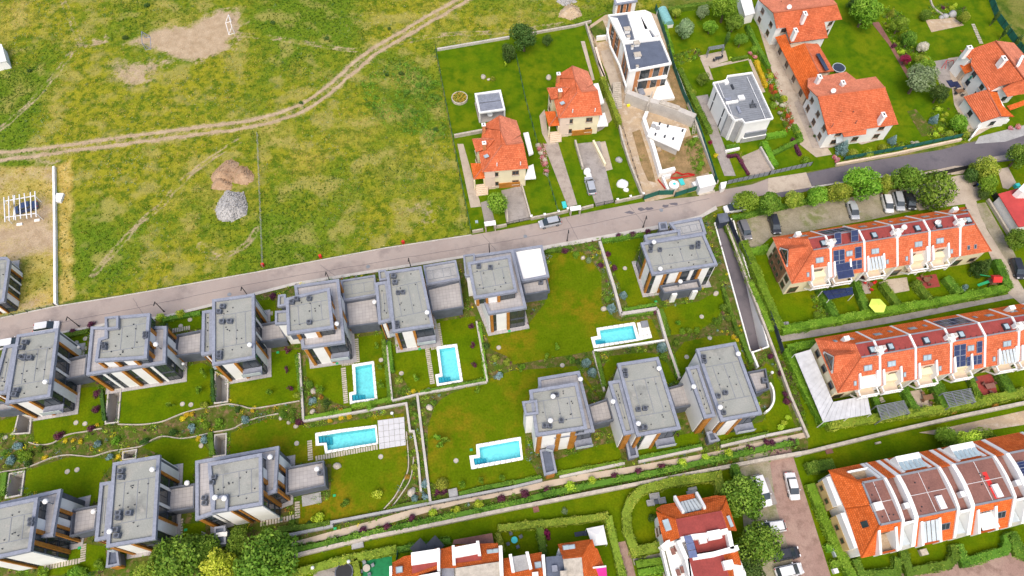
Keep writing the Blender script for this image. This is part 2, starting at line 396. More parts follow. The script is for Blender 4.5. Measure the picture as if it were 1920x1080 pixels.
EST=P('-400,720 0,650 119,626 197,611 310,596 397,575 550,536 705,511 870,484 1020,466 1122,448 1225,430 1341,402 1388,412 1447,655 1515,825 1515,845 1440,865 960,955 555,1045 200,1160 -400,1290')
sheet('garden_soil',EST,0.0,M['soil'])
sheet('park_lawn',P('540,1050 700,1010 960,957 1440,864 1515,850 1680,812 1930,752 2300,700 2300,1400 300,1400'),-.01,M['lawn'])
sheet('row_garden_lawn',P('1340,400 1440,362 1930,290 2400,230 2300,800 1930,852 1680,862 1500,880 1430,655'),-.02,M['lawn'])
sheet('villa_garden_lawn',P('817,93 950,70 1095,42 1135,25 1235,22 1390,-10 1480,-300 2600,-300 2400,180 1930,240 1802,268 1350,352 884,440 850,265'),-.005,M['lawn2'])
def dist_poly(X,Y,path):
 d=np.full(X.shape,1e9)
 for(x0,y0),(x1,y1)in zip(path[:-1],path[1:]):
  dx,dy=x1-x0,y1-y0;t=np.clip(((X-x0)*dx+(Y-y0)*dy)/(dx*dx+dy*dy),0,1)
  d=np.minimum(d,np.hypot(X-x0-t*dx,Y-y0-t*dy))
 return d
def W2(px):return[(p.x,p.y)for p in GG(px)]
MEADOW=W2(P('-300,-300 700,-300 1300,-300 1238,20 1135,25 1095,42 950,70 817,93 850,265 884,440 720,465 600,487.5 480,510 312,540 225,555 140,565 0,596 -300,650'))
LEFTPLOT=W2(P('-300,290 20,312 105,312 106,572 40,585 -300,640'))
def soft_in(X,Y,poly,w):
 ins=inside_np(X,Y,poly);d=dist_poly(X,Y,poly+poly[:1])
 return np.clip(.5+np.where(ins,d,-d)/(2*w),0,1)
TRACK=smooth_path(W2(P('-90,302 60,287 200,268 350,248 470,232 560,205 620,165 690,105 780,50 850,10 905,-25 1000,-90')),6)
FAINT=[smooth_path(W2(P('0,0: -60,1020 200,800 400,580 540,390 620,330 750,320')),5),smooth_path(W2(P('0,0: 600,330 545,180 470,0')),4),smooth_path(W2(P('0,270: 1800,-30 1500,170 1300,350 1200,470 1050,590 700,980')),5),smooth_path(W2(P('480,0: -400,250 0,270 420,330 700,375 900,370')),4),smooth_path(W2(P('480,0: 1080,320 1400,262 1900,235 2300,180')),4),smooth_path(W2(P('0,270: 1920,640 1840,760 1640,850 1500,760')),4)]
BARE=[(W2(P('0,0: 900,345 1080,250 1240,160 1400,175 1500,110 1650,80 1790,110 1805,220 1740,370 1600,400 1500,480 1300,480 1150,390 1000,365')),.93,1.6),(W2(P('0,0: 740,550 800,470 1100,430 1300,480 1250,560 1050,690 930,710')),.76,2.0),(W2(P('0,0: 640,325 720,300 815,325 790,365')),.9,.6),(W2(P('480,270: 1090,370 1200,350 1370,420 1400,640 1310,710 1110,690 1140,570 980,500')),.68,2.6),(W2(P('0,270: 0,100 420,110 440,180 0,140')),.85,1.2),(W2(P('480,270: 850,270 1080,280 1100,330 880,330')),.6,1.2)]
st=.42
gx=np.arange(-172,40,st);gy=np.arange(52,190,st);GX,GY=np.meshgrid(gx,gy,indexing='ij')
d_edge=dist_poly(GX,GY,MEADOW+MEADOW[:1])
n1=fbm(GX,GY,.12,3);n2=fbm(GX,GY,.5,9);n3=vnoise(GX,GY,2.1,5)
dt=dist_poly(GX,GY,TRACK)+(n2-.5)*.7
rut=np.clip(1.25-np.abs(dt-.95)/.55,0,1);trackzone=np.clip((2.4-dt)/.8,0,1)
dirt=np.maximum(rut,trackzone*(.34+.5*(n3-.5)))
for pth in FAINT:dirt=np.maximum(dirt,np.clip(1.15-np.abs(np.abs(dist_poly(GX,GY,pth)+(n2-.5)*.9-.5))/.5,0,1)*np.clip(.22+1.1*(n2-.25)+.5*(n3-.5),0,.72))
for poly,k,w in BARE:
 dirt=np.maximum(dirt,np.clip(soft_in(GX+(n2-.5)*7+(n3-.5)*1.5,GY+(n1-.5)*7+(n2-.5)*3,poly,w*1.9)*k*1.5-(n3*.5+n2*.5)*(1.62-k),0,k))
plot=soft_in(GX+(n2-.5),GY,LEFTPLOT,.5)
strip=soft_in(GX+(n2-.5)*1.5,GY,W2(P('108,310 134,300 140,560 112,572')),.5)
dry=np.clip(np.maximum(strip*1.0,plot*(.55+.7*(n2-.35)))+(n1-.56)*.9*(1-plot),0,1)
dirt=np.maximum(dirt,plot*np.clip(.45+1.8*(n1-.42),.1,.9))
gpatch=soft_in(GX+(n2-.5),GY,W2(P('0,270: 150,860 340,820 410,1080 130,1200')),.8)
dirt=dirt*(1-gpatch*.8);dry=dry*(1-gpatch*.4)
lush=np.clip(.5-3.0*(fbm(GX,GY,.045,120)-.5)+1.2*(fbm(GX,GY,.15,40)-.5),0,1)
lush=np.maximum(lush,soft_in(GX,GY,W2(P('480,0: 900,400 1150,480 1400,700 1450,1000 1300,1080 1000,900 800,600')),3)*.9)
bump=(n2-.5)*.25*np.clip(d_edge-.6,0,1)*(1-np.clip(dirt,0,1)*.8)
ins=inside_np(GX,GY,MEADOW)
idx=np.arange(GX.size).reshape(GX.shape)
cell=ins[:-1,:-1]&ins[1:,:-1]&ins[1:,1:]&ins[:-1,1:]
q=np.stack([idx[:-1,:-1],idx[1:,:-1],idx[1:,1:],idx[:-1,1:]],-1)
tz=(trackzone[:-1,:-1]>.45)
def grid_mesh(name,mask,mat,z=.02):
 fq=q[mask];used,inv=np.unique(fq,return_inverse=True);fq=inv.reshape(fq.shape)
 V=np.stack([GX.ravel()[used],GY.ravel()[used],bump.ravel()[used]+z],1).astype(np.float32)
 me=bpy.data.meshes.new(name);me.vertices.add(len(V));me.vertices.foreach_set('co',V.ravel())
 me.loops.add(fq.size);me.loops.foreach_set('vertex_index',fq.ravel().astype(np.int32))
 me.polygons.add(len(fq));me.polygons.foreach_set('loop_start',np.arange(0,fq.size,4,dtype=np.int32))
 for nm,a in(('dirt',dirt),('dry',dry),('lush',lush)):
  me.attributes.new(nm,'FLOAT','POINT').data.foreach_set('value',a.ravel()[used].astype(np.float32))
 me.update(calc_edges=True);me.validate();me.polygons.foreach_set('use_smooth',[True]*len(me.polygons));me.materials.append(mat)
 o=bpy.data.objects.new(name,me);C.objects.link(o);return tag(o,kind='structure')
t=NT('meadow_surface');p=t.pos()
na=t.noise(.55,6,p,.65);nb=t.noise(2.4,5,p,.7);nc=t.noise(.17,4,p)
g=t.mix(t.ramp(na,[(.42,0.),(.56,1.)]),(.075,.125,.004),(.26,.255,.014))
g=t.mix(t.ramp(nb,[(.52,0.),(.68,.5)]),g,(.42,.34,.06))
g=t.mix(t.math('MULTIPLY',t.attr('lush'),.85),g,t.mix(t.ramp(nb,[(.35,0.),(.65,1.)]),(.06,.125,.006),(.14,.23,.012)))
g=t.mix(t.ramp(nc,[(.52,0.),(.62,.6)]),g,(.36,.31,.09))
dryc=t.mix(t.ramp(na,[(.35,0.),(.65,1.)]),(.48,.31,.06),(.6,.45,.17))
g=t.mix(t.math('MULTIPLY',t.attr('dry'),t.ramp(nb,[(.25,.55),(.6,1.)])),g,dryc)
soil=t.mix(t.ramp(na,[(.35,0.),(.7,1.)]),(.36,.265,.165),(.5,.39,.27))
dm=t.ramp(t.math('ADD',t.attr('dirt'),t.math('MULTIPLY',t.math('SUBTRACT',nb,.5),1.1)),[(.26,0.),(.72,1.)])
col=t.mix(dm,g,soil)
col=t.mix(1.0,col,t.ramp(t.noise(5,4,p,.75),[(.3,.66),(.62,1.0)]),'MULTIPLY')
t.bump(t.noise(3.5,5,p,.7),.9,.12);M['meadow']=t.fin(col,.9,.1)
grid_mesh('meadow',cell&~tz,M['meadow']);grid_mesh('dirt_track',cell&tz,M['meadow'])
UP=P('-300,650 0,597 100,576 225,556 312,541 480,511 600,488.5 720,466 884,441 960,428 1110,397 1205,379 1310,368 1350,357 1410,346 1440,335 1512,325 1595,308 1765,281 1802,271 1920,246 2300,170')
LO=P('2300,235 1920,297 1890,302 1815,311 1727,321 1645,332 1522,351 1440,364 1345,388 1312,405 1225,425 1122,444 1020,462 870,480 705,506 550,531 397,570 310,592 197,607 119,622 0,644 -300,705')
SPLIT=P('1512,325 1522,351')
sheet('street',[p for p in UP if p[0]<=1512]+[p for p in LO if p[0]<=1522],.05,M['asphalt'])
sheet('side_road',[p for p in UP if p[0]>=1512]+[p for p in LO if p[0]>=1522],.05,M['asphalt_dark'])
sheet('street_patch',P('1440,270: 60,370 300,320 330,328 290,355 100,400 75,395'),.06,M['asphalt_dark'])
sheet('road_apron',P('1440,270: 0,258 285,214 330,325 60,368 0,375'),.062,M['beige_paving'])
sheet('pavement',P('0,648 119,625 197,611 310,596 397,575 550,536 705,511 870,484 1020,470 1122,451 1225,432 1312,411 1345,393 1342,386 1312,404.5 1225,424.5 1122,443.5 1020,461.5 870,479.5 705,505.5 550,530.5 397,569.5 310,591.5 197,606.5 119,621.5 0,643'),.13,M['conc'])
kb=MB()
kb.ribbon(W2(P('-300,650 0,597 100,576 225,556 312,541 480,511 600,488.5 720,466 884,441')),.22,0,.15);kb.build('kerb',M['conc'],kind='structure')
kb=MB();kb.ribbon(W2(P('1520,352 1645,333 1727,322')),.3,0,.18);kb.build('kerb',M['conc'],kind='structure')
for s in('40,618 230,583 480,531 720,490 885,463 1010,441 1200,400 1330,372','600,497 640,525','905,440 930,470','1180,385 1210,425','250,560 275,598','1060,405 1085,450'):
 m=MB();pth=[(x+random.uniform(-.08,.08),y+random.uniform(-.08,.08))for x,y in smooth_path(W2(P(s)),9)]
 m.ribbon(pth,.05,.045,.0535+.0006*len(s)/9+.022);m.build('asphalt_seam',M['asphalt_dark'],kind='structure')
for i,s in enumerate(('430,552','690,500','985,443','1240,394','1600,322')):
 q=G(*P(s)[0],.085);MB().tube(q-Vector((0,0,.03)),q+Vector((0,0,.012)),.38,.38,14).build('street_manhole',M['grey_metal'],label=f'{nth(i)} round iron manhole cover from the west on the street',cat='cover',group='manhole covers on the street')
LAWNS=dict(a='62,790 65,830 85,834 110,829 150,812 195,797 202,740 180,725 143,728 140,770',b='0,540: 920,755 1380,690 1400,590 1510,560 1600,600 1605,870 1450,920 1380,945 1200,1020 1100,1030 893,1024',c='431,715 480,706 504,702 504,662 540,656 563,655 563,751 480,764 450,758 432,755',d='480,540: 372,520 415,590 725,540 730,375 945,345 965,420 1010,845 680,885 590,860 490,790 440,740 380,670',e='480,540: 1010,390 1050,465 1350,420 1350,255 1640,210 1655,300 1725,700 1240,785 1160,770 1110,690 1040,640',f='906,608 920,655 950,668 962,684 1112,658 1240,640 1222,598 1165,603 1150,595 1128,568 1128,515 1110,490 1092,472 1030,475 1022,568 985,615',g='1128,455 1206,445 1186,492 1206,553 1235,573 1236,578 1178,575 1165,545 1148,500',h='960,540: 1100,150 1400,100 1580,0 1590,120 1560,200 1480,270 1400,325 1290,345 1180,355',i='960,540: 1215,500 1290,405 1450,370 1620,352 1695,395 1760,560 1790,640 1700,500 1380,455 1290,690 1245,640',j='960,540: 680,600 730,510 1000,480 1100,500 1160,560 1230,690 1160,730 1100,540 790,575 690,790',k='803,902 802,800 815,763 828,748 845,738 960,695 1080,686 1100,710 1124,748 1085,702 985,760 985,850 1012,897 960,908 905,917 870,922 845,920 820,910',l='762,835 764,877 750,910 737,932 715,957 640,972 560,985 562,945 600,945 620,930 622,870 545,868 530,850 430,856 433,812 470,797 505,785 560,792 575,803 630,795 700,781 757,775',m='0,810: 200,290 500,192 640,186 840,205 845,235 750,370 730,530 530,570 450,430 180,460',n='0,810: 1060,112 1230,42 1500,52 1590,172 1460,225 1450,390 1250,405 1200,170',o='0,810: 480,870 600,830 790,860 800,1010 640,1060 280,1085 290,1000',p='0,810: 1160,890 1320,810 1380,690 1540,680 1550,880 1150,915',q='960,810: 318,215 640,100 795,78 830,222 350,312',r='960,810: 920,100 1390,-5 1410,112 955,198',s='1345,815 1430,790 1455,740 1448,700 1428,692 1436,680 1450,690 1468,730 1492,803 1352,829',u='0,540: -60,1010 140,960 100,1085 20,1090 -60,1120',v='0,540: 540,340 660,320 655,440 545,430',w='0,540: 1220,240 1500,200 1510,300 1320,330',x='0,540: 1915,100 2060,80 2080,210 1990,300')
names={}
for k,s in LAWNS.items():sheet('lawn',P(s),.03,M['lawn_dry' if k in 'fkl' else 'lawn'])
sheet('footpath',P('545,1018 620,997 700,976 800,947 870,929 960,915 1015,904 1080,891 1170,877 1320,851 1440,826 1512,810 1512,820 1440,838 1320,862 1170,889 1080,903 960,928 870,943 800,961 700,990 620,1010 555,1022 480,1045 480,1035'),.04,M['path'])
for s in('1012,900 1003,800 1010,850 1023,847 1030,880 1045,898','1154,776 1166,850 1172,878 1182,874 1190,866 1184,840 1178,818','1308,800 1318,852 1338,848 1330,822'):
 pass
pool_label=dict(a='narrow turquoise pool with stepping stones along its whole side, in the westernmost pool garden',b='narrow turquoise pool whose white coping touches stepping stones, beside purple saplings',c='long turquoise pool with a broad pale deck at one end',d='turquoise pool alone on the lawn beside the three-storey white villa',e='short turquoise pool with a white deck and grey cover box')
for k,(cop,wat)in POOLS.items():
 w=W2(wat);c=W2(cop);w0=[Vector(v)for v in w]
 if area2(c)<0:c.reverse();w.reverse()
 root=empty('swimming_pool',G(*cop[0]),pool_label[k],'pool','garden swimming pools')
 wi=ccw(w);b=MB();n=len(wi)
 b.add([(x,y,-1.3)for x,y in wi]+[(x,y,.1)for x,y in wi],[tuple(range(n))]+[((i+1)%n,i,n+i,n+(i+1)%n)for i in range(n)])
 b.build('basin',M['pool_tile'],root)
 MB().add([(x,y,-.08)for x,y in wi],[tuple(range(n))]).build('water',M['water'],root)
 ring=MB();[ring.add([(*c[i],.1),(*c[(i+1)%len(c)],.1),(*w[(i+1)%len(w)],.1),(*w[i],.1)],[(0,1,2,3)])for i in range(len(c))];ring.ring(ccw(c),inset(ccw(c),.06),-.02,.1)
 ring.build('deck_edge',M['conc'],root)
 stones=[]
 for i in range(len(c)):
  a0,b0,a1,b1=(Vector(v)for v in(c[i],c[(i+1)%len(c)],w[i],w[(i+1)%len(w)]))
  m=max(1,round((b0-a0).length/.95))
  for j in range(m):
   e=.008/max((b0-a0).length/m,.1)
   f0,f1=j/m+e,(j+1)/m-e
   s4=[a0.lerp(b0,f0),a0.lerp(b0,f1),a1.lerp(b1,f1),a1.lerp(b1,f0)]
   MB().prism(s4,-.02,.15+random.uniform(-.004,.004)).build('coping_stone',M['stone']if False else M['white'],root)
 i0,i1,i2=dict(a=(3,4,5),b=(3,4,5),e=(3,4,5),c=(0,6,5),d=(4,5,6))[k]
 e1=(w0[i2]-w0[i1]).normalized();e2=w0[i0]-w0[i1]
 for tr in range(4):
  p0=w0[i1]+e1*(.5*tr+.02)+e2*.02;p1=p0+e1*.48
  MB().prism([p0,p1,p1+e2*.96,p0+e2*.96],-1.3,-.25-.22*tr).build('pool_step',M['pool_step'],root)
def slab_deck(name,px,nx,ny,z0,z1,mat,label,cat='deck',gap=.02):
 a,b,c,d=(Vector((p.x,p.y))for p in GG(px));root=empty(name,(*((a+c)/2),0),label,cat)
 for i in range(nx):
  for j in range(ny):
   f=lambda u,v:a.lerp(b,u).lerp(d.lerp(c,u),v)
   g_=gap/max((b-a).length/nx,.2)
   q_=[f((i+g_)/nx,(j+g_)/ny),f((i+1-g_)/nx,(j+g_)/ny),f((i+1-g_)/nx,(j+1-g_)/ny),f((i+g_)/nx,(j+1-g_)/ny)]
   MB().prism(q_,z0,z1+random.uniform(-.006,.006)).build('slab',mat,root)
 return root
slab_deck('pool_deck',P('480,810: 912,-85 1112,-112 1125,100 925,130'),5,5,0,.12,M['deck'],'broad pale grey deck at the end of the long pool')
slab_deck('pool_deck',P('960,540: 935,262 1015,250 1052,375 960,395'),3,4,0,.12,M['white'],'white deck beside the short pool with a cover box')
MB().box(G(1208,609,.13),1.25,1.15,.5,R(8)).build('pool_cover_box',M['grey_metal'],label='dark grey pool cover box on the corner of a white deck',cat='box')
def pit(name,poly,depth,mat,fmat,label,slope=None):
 p=ccw(W2(poly));n=len(p);root=empty(name,(*p[0],0),label,'sunken yard' if slope is None else 'ramp','sunken service yards between the lawns' if slope is None else None)
 zf=[-depth]*n if slope is None else[-depth*min(1,max(0,((Vector(q)-slope[0]).dot(slope[1]-slope[0])/(slope[1]-slope[0]).length_squared)))for q in p]
 MB().add([(x,y,z)for(x,y),z in zip(p,zf)],[tuple(range(n))]).build('yard_floor',fmat,root)
 outer=inset(p,-.22);wl=MB()
 wl.add([(x,y,z-.1)for(x,y),z in zip(p,zf)]+[(x,y,.25)for x,y in p]+[(x,y,.25)for x,y in outer]+[(x,y,-.1)for x,y in outer],[((i+1)%n+k*n,i+k*n,i+(k+1)*n,(i+1)%n+(k+1)*n)for k in range(3)for i in range(n)])
 wl.build('retaining_wall',mat,root)
 return root
wl_lab=['behind the second villa of the street row, between two lawns','under the third villa of the street row, between two lawns','beside the westernmost lawn, below the first street villa','between planting and lawn behind the lower west villa','at the back of the lower row, next to yellow blooms','holding two grey cooling units behind the lower row']
for w,l in zip(WELLS,wl_lab):pit('sunken_yard',w,2.6,M['conc'],M['conc_grey'],'pale concrete sunken yard '+l)
pit('garage_ramp',RAMP,3.9,M['white'],M['asphalt_dark'],'sunken ramp with white side walls leading down from the street gate',(G(1357,416).to_2d(),G(1424,656).to_2d()))
def terracemat():
 t=NT('square_terrace_tiles');p=t.pos();br=t.new("ShaderNodeTexBrick");br.offset=0.0
 br.inputs['Scale'].default_value=1.0;br.inputs['Brick Width'].default_value=.6;br.inputs['Row Height'].default_value=.6;br.inputs['Mortar Size'].default_value=.02
 mp=t.new("ShaderNodeMapping");mp.inputs['Rotation'].default_value=(0,0,R(-9));t.link(p,mp.inputs[0]);t.link(mp.outputs[0],br.inputs['Vector'])
 br.inputs['Color1'].default_value=(.41,.39,.385,1);br.inputs['Color2'].default_value=(.36,.345,.345,1);br.inputs['Mortar'].default_value=(.25,.24,.24,1)
 col=t.mix(.8,br.outputs[0],t.ramp(t.noise(.6,4,p),[(.3,.8),(.7,1.)]),'MULTIPLY');return t.fin(col,.75,.25)
M['terrace']=terracemat()
def side_key(n,ang):
 a=math.degrees(math.atan2(n.y,n.x)-ang)%360
 return 'E' if a<45 or a>=315 else 'N' if a<135 else 'W' if a<225 else 'S'
def parse_pat(s):
 out=[]
 for w in s.split():out.append((w[0],float(w[1:])))
 return out
def facade(root,a,b,n,z0,z1,pat,floors):
 """strips of cladding and glass along the wall from a to b (outward normal n)"""
 L=(b-a).length
 if L<1.2:return
 toks=parse_pat(pat);tot=sum(w for _,w in toks);d=(b-a).normalized();s=0.0;rz=math.atan2(d.y,d.x)
 for k,w in toks:
  w2=w/tot*L;m=a+d*(s+w2/2);s+=w2
  if k=='S':continue
  if k in 'Ww':
   MB().box((*(m+n*.07),z0),w2*.98,.22,z1-z0,rz).build('white_panel',M['white'],root)
  elif k=='K':
   MB().box((*(m+n*.01),z0+.3),w2*.9,.06,z1-z0-.5,rz).build('brick_infill',M['brick'],root)
  elif k=='O':
   MB().box((*(m+n*.15),z0),w2*.9,.38,z1-z0,rz).build('timber_fin',M['wood'],root)
  elif k in 'GB':
   for f0,f1 in floors:
    if w2<.32:continue
    h=f1-f0-.35;c=m+n*.03;fr=MB();fw=w2-.1
    for sx in(-1,1):fr.box((*(c+d*sx*(fw/2-.05)),f0+.1),.1,.12,h,rz)
    fr.box((*c,f0+.1),fw-.2,.12,.08,rz);fr.box((*c,f0+.02+h),fw-.2,.12,.08,rz)
    if fw>1.8:fr.box((*c,f0+.18),.07,.1,h-.16,rz)
    wn_=fr.build('window',M['dark_metal'],root)
    MB().box((*(c-n*.01),f0+.18),fw-.2,.05,h-.16,rz).build('pane',M['glass'],wn_)
    if k=='B' and f0>2:
     rl=MB();rl.box((*(m+n*.75),f0-.25),w2+.3,1.5,.22,rz);rl.build('balcony_slab',M['coping'],root)
     MB().box((*(m+n*1.46),f0-.03),w2+.2,.05,.95,rz).build('balcony_glass',M['polycarb'],root)
PAT_A=dict(E="S.7 W1.9 O.5 G2 w.6 G3 w.6 G2.2 O.5 W2.1 G1.6",S="O.55 G.7 W2.2 O.6 B3.4",W="S1 W3 G2 W3 O.5 G1.6 S1",N="W2 O.5 G2 W1.5")
PAT_B=dict(S="O.6 G1.2 w.45 G.8 W1.7 O.55 G.9 W1.7 O.55 G.6 w.45 G2",E="O.5 G1 W1.6 S.6 O.45 W1.7 G1.8",W="W2 G1 O.5 W3 G1",N="W3 O.5 G2 W2 G2")
PAT_C=dict(W="W1",S="O.6 G1.1 W1.9 O.55 B2.6",E="S1 W2 G2 O.5 W3 G2 S1",N="W2 G2 W1.5")
PAT_P=dict(S="O.5 S.3 W1.8 O.6 G.9 W1.7 O.6 G1.6",E="G1.5 O.45 W1.3 O.4 G.8 O.4 S.6",W="W1",N="W1 G1 W1")
FOOT=[]
def block(root,px,zr,pats=None,zb=0.0,storeys=None,coping=.5,drop=.38,mem='membrane',wallmat='slate',seams=True,drains=6,pan=None,ang=None,copmat='coping',fascia=.62):
 poly=ccw([(p.x,p.y)for p in GG(P(px),zr)]);wall=inset(poly,.28)
 wb=MB();wb.prism(wall,zb,zr-fascia+.02);wb.build('wall',M[wallmat],root)
 FOOT.append(poly);inner=inset(poly,coping);pb=MB();pb.ring(poly,inner,zr-fascia,zr)
 n=len(poly);pb.add([(x,y,zr-fascia)for x,y in poly]+[(x,y,zr-fascia)for x,y in inset(poly,.3)],[(i,n+i,n+(i+1)%n,(i+1)%n)for i in range(n)])
 pb.build('parapet',M[copmat],root)
 mo=MB();mo.add([(x,y,zr-drop)for x,y in inset(poly,coping-.01)],[tuple(range(n))]);mo.build('roof_membrane' if mem!='terrace' else 'terrace_floor',M[mem],root)
 e=max(range(n),key=lambda i:(Vector(poly[(i+1)%n])-Vector(poly[i])).length)
 ang0=(Vector(poly[(e+1)%n])-Vector(poly[e]));a_=math.atan2(ang0.y,ang0.x)%(math.pi/2)
 if ang is None:ang=a_ if a_<math.pi/4 else a_-math.pi/2
 xs=[Vector(q)for q in inner];cx=sum(xs,Vector((0,0)))/n
 ux=Vector((math.cos(ang),math.sin(ang)));uy=Vector((-ux.y,ux.x))
 hx=max(abs((v-cx).dot(ux))for v in xs);hy=max(abs((v-cx).dot(uy))for v in xs)
 if seams and mem!='terrace':
  ins_=[tuple(v)for v in inset(poly,coping+.12)]
  def clip_line(o,d,L):
   ts=[t for t in np.linspace(-L,L,81)if inside(*(o+d*float(t)),ins_)]
   return(o+d*float(ts[0]),o+d*float(ts[-1]))if len(ts)>3 else None
  lines=[clip_line(cx+uy*s*hy*.52,ux,hx*1.3)for s in(-1,1)]+[clip_line(cx+ux*hx*s,uy,hy*.5)for s in(-.55,.1,.6)]
  for ln in lines:
   if ln and(ln[1]-ln[0]).length>1:MB().bar((*ln[0],zr-drop+.02),(*ln[1],zr-drop+.02),.09,.05).build('roof_seam',M['grey_metal'],root)
  k=0
  for i in range(40):
   if k>=drains:break
   p=cx+ux*hx*random.uniform(-.8,.8)+uy*hy*random.uniform(-.85,.85)
   if inside(*p,inset(poly,coping+.4)):
    MB().tube((*p,zr-drop),(*p,zr-drop+.22),.09,.08,6).build('roof_vent',M['dark_metal'],root);k+=1
 if pats:
  nf=storeys or max(1,round((zr-zb-.4)/3.3));fh=(zr-fascia-zb)/nf;floors=[(zb+i*fh+.05,zb+(i+1)*fh)for i in range(nf)]
  for i in range(n):
   A,B=Vector(wall[i]),Vector(wall[(i+1)%n]);d=(B-A).normalized();nn=Vector((d.y,-d.x))
   s=side_key(nn,ang);pt=pats.get(s)
   if not pt:continue
   if s in 'WN':A,B=B,A
   if s=='E':A,B=B,A
   facade(root,A,B,nn,zb+.04,zr-fascia,pt,floors)
 return poly
def terrace(root,px,zr,mat='terrace',**k):
 return block(root,px,zr,None,coping=.22,drop=.75,mem=mat,wallmat='slate',seams=False,copmat='slate',fascia=.9,**k)
def plinth(root,px,z=.16,grow=.5):
 poly=ccw([(p.x,p.y)for p in GG(P(px),7.5)]);MB().prism(inset(poly,-grow),-.05,z).build('plinth',M['terrace'],root)
def ac_unit(root,px,z,two=True,s=1.0):
 for i,p in enumerate(P(px)):
  q=G(*p,z+.42);b=MB();rz=R(9)+random.uniform(-.1,.1)
  b.box((q.x,q.y,z-.38),.85*s,.65*s,.8);o=b.build('cooling_unit',M['slate'],root)
  MB().tube((q.x,q.y,z+.42),(q.x,q.y,z+.46),.24,.24,10).build('fan_grille',M['dark_metal'],o)
def flue(root,px,z,h=1.5):
 for p in P(px):
  q=G(*p,z+h);b=MB();b.tube((q.x,q.y,z-.6),(q.x,q.y,z+h-.1),.1,.1,8);o=b.build('flue_pipe',M['grey_metal'],root)
  MB().ball((q.x,q.y,z+h),.42,.42,.34,10,6).build('flue_cap',M['white_metal'],o)
def villa(px0,label):
 return empty('villa',G(*px0),label,'villa','flat-roofed grey villas')
def balcony_door(root):pass
Z1,Z2,Z3=7.6,10.0,9.0
v=villa((60,720),'grey flat-roofed two-storey villa at the western end of the street row, white parked car behind')
plinth(v,'0,540: 125,350 440,300 375,815 38,868');block(v,'0,540: 125,350 440,300 375,815 38,868',Z1,PAT_A,drains=12);block(v,'0,540: 28,432 122,416 48,790 -70,800',Z1-.9,PAT_A,drains=4)
terrace(v,'0,540: 498,533 655,494 640,655 482,690',3.6);ac_unit(v,'0,540: 180,400 150,440 150,510 170,520 215,518 115,760 100,795',Z1);flue(v,'0,540: 340,703',Z1,1.2)
terrace(v,'0,540: -100,860 10,850 130,905 -100,935',3.4)
v=villa((230,700),'grey flat-roofed villa with set-back top floor and timber fins, second from west in street row')
plinth(v,'0,540: 680,288 1250,285 1240,562 645,655');block(v,'0,540: 680,288 1250,285 1240,562 645,655',Z1,PAT_B,mem='terrace',seams=False)
block(v,'0,540: 785,218 1125,187 1100,528 708,552 735,378 783,362',Z2,PAT_P,zb=7.2,drains=13);block(v,'0,540: 783,216 888,206 886,300 790,312',Z2+.35,None,zb=9,drains=0,seams=False,coping=.35)
terrace(v,'0,540: 1322,350 1512,312 1506,488 1300,512',3.6);ac_unit(v,'0,540: 1085,335 1083,360 772,415 775,442',Z2,s=.8);flue(v,'0,540: 1168,422',Z1,1.6)
v=villa((430,660),'grey flat-roofed two-storey villa third from west in street row, narrow side roof, pale roof boxes')
plinth(v,'0,540: 1590,85 1908,40 1912,525 1590,580');block(v,'0,540: 1590,85 1908,40 1912,525 1590,580',Z1,PAT_A,drains=12);block(v,'0,540: 1515,172 1592,160 1592,490 1508,505',Z1-.9,PAT_A,drains=4)
ac_unit(v,'0,540: 1665,130 1638,170 1660,245 1718,242 1640,482 1640,512',Z1);flue(v,'0,540: 1872,425',Z1,1.2)
terrace(v,'480,540: 15,272 160,245 228,378 30,405',3.6)
v=villa((590,640),'grey flat-roofed villa with broad top floor and small side roof above the westernmost pool garden')
plinth(v,'480,540: 285,-20 622,-70 668,410 342,455');block(v,'480,540: 285,-20 622,-70 668,410 342,455',Z1,dict(PAT_B,S="O.6 G.8 W2 O.6 B3"),mem='terrace',seams=False)
block(v,'480,540: 222,75 552,-5 582,300 232,348',Z2,dict(PAT_P,S="S1 O.5 G.6 W1.8 O.6 G2"),zb=7.2,drains=9);block(v,'480,540: 142,172 240,165 246,265 142,272',Z1+1.2,None,drains=0,seams=False,coping=.35,wallmat='white')
block(v,'480,540: 165,50 222,45 226,130 160,140',Z1+.6,None,drains=0,seams=False,coping=.35)
ac_unit(v,'480,540: 265,100 300,75 395,72 395,250',Z2,s=.9);flue(v,'480,540: 606,268',Z1,1.6)
terrace(v,'480,540: 665,97 897,57 925,262 685,292',3.6);block(v,'480,270: 632,1022 892,980 898,1045 905,1130 655,1172',4.2,None,drains=0,coping=.3,copmat='coping')
v=villa((760,600),'grey flat-roofed two-storey villa with narrow side roof whose garden holds the pool with purple saplings')
plinth(v,'480,270: 975,955 1240,915 1335,1365 1025,1412');block(v,'480,270: 975,955 1240,915 1335,1365 1025,1412',Z1,dict(PAT_A,S="O.6 G1 W2.4 O.6 B4"),drains=11);block(v,'480,270: 893,1040 985,1025 1025,1320 918,1348',Z1-.9,PAT_A,drains=4)
block(v,'480,270: 915,948 972,940 990,1012 925,1022',Z1-.9,None,drains=0,coping=.3,seams=False)
ac_unit(v,'480,540: 1063,28 1100,24 1055,255 1058,285',Z1,s=.8);ac_unit(v,'480,270: 1030,985 1040,1030',Z1);flue(v,'480,540: 1283,182',Z1,1.4);flue(v,'480,540: 888,104',3.4,2.2)
terrace(v,'480,270: 1282,1075 1530,1015 1558,1222 1318,1262',3.6);block(v,'480,270: 1252,910 1500,868 1530,1010 1280,1058',4.2,None,drains=0,coping=.35,mem='conc_grey')
v=villa((930,580),'grey villa with white walled side block, at the edge of the browned lawn')
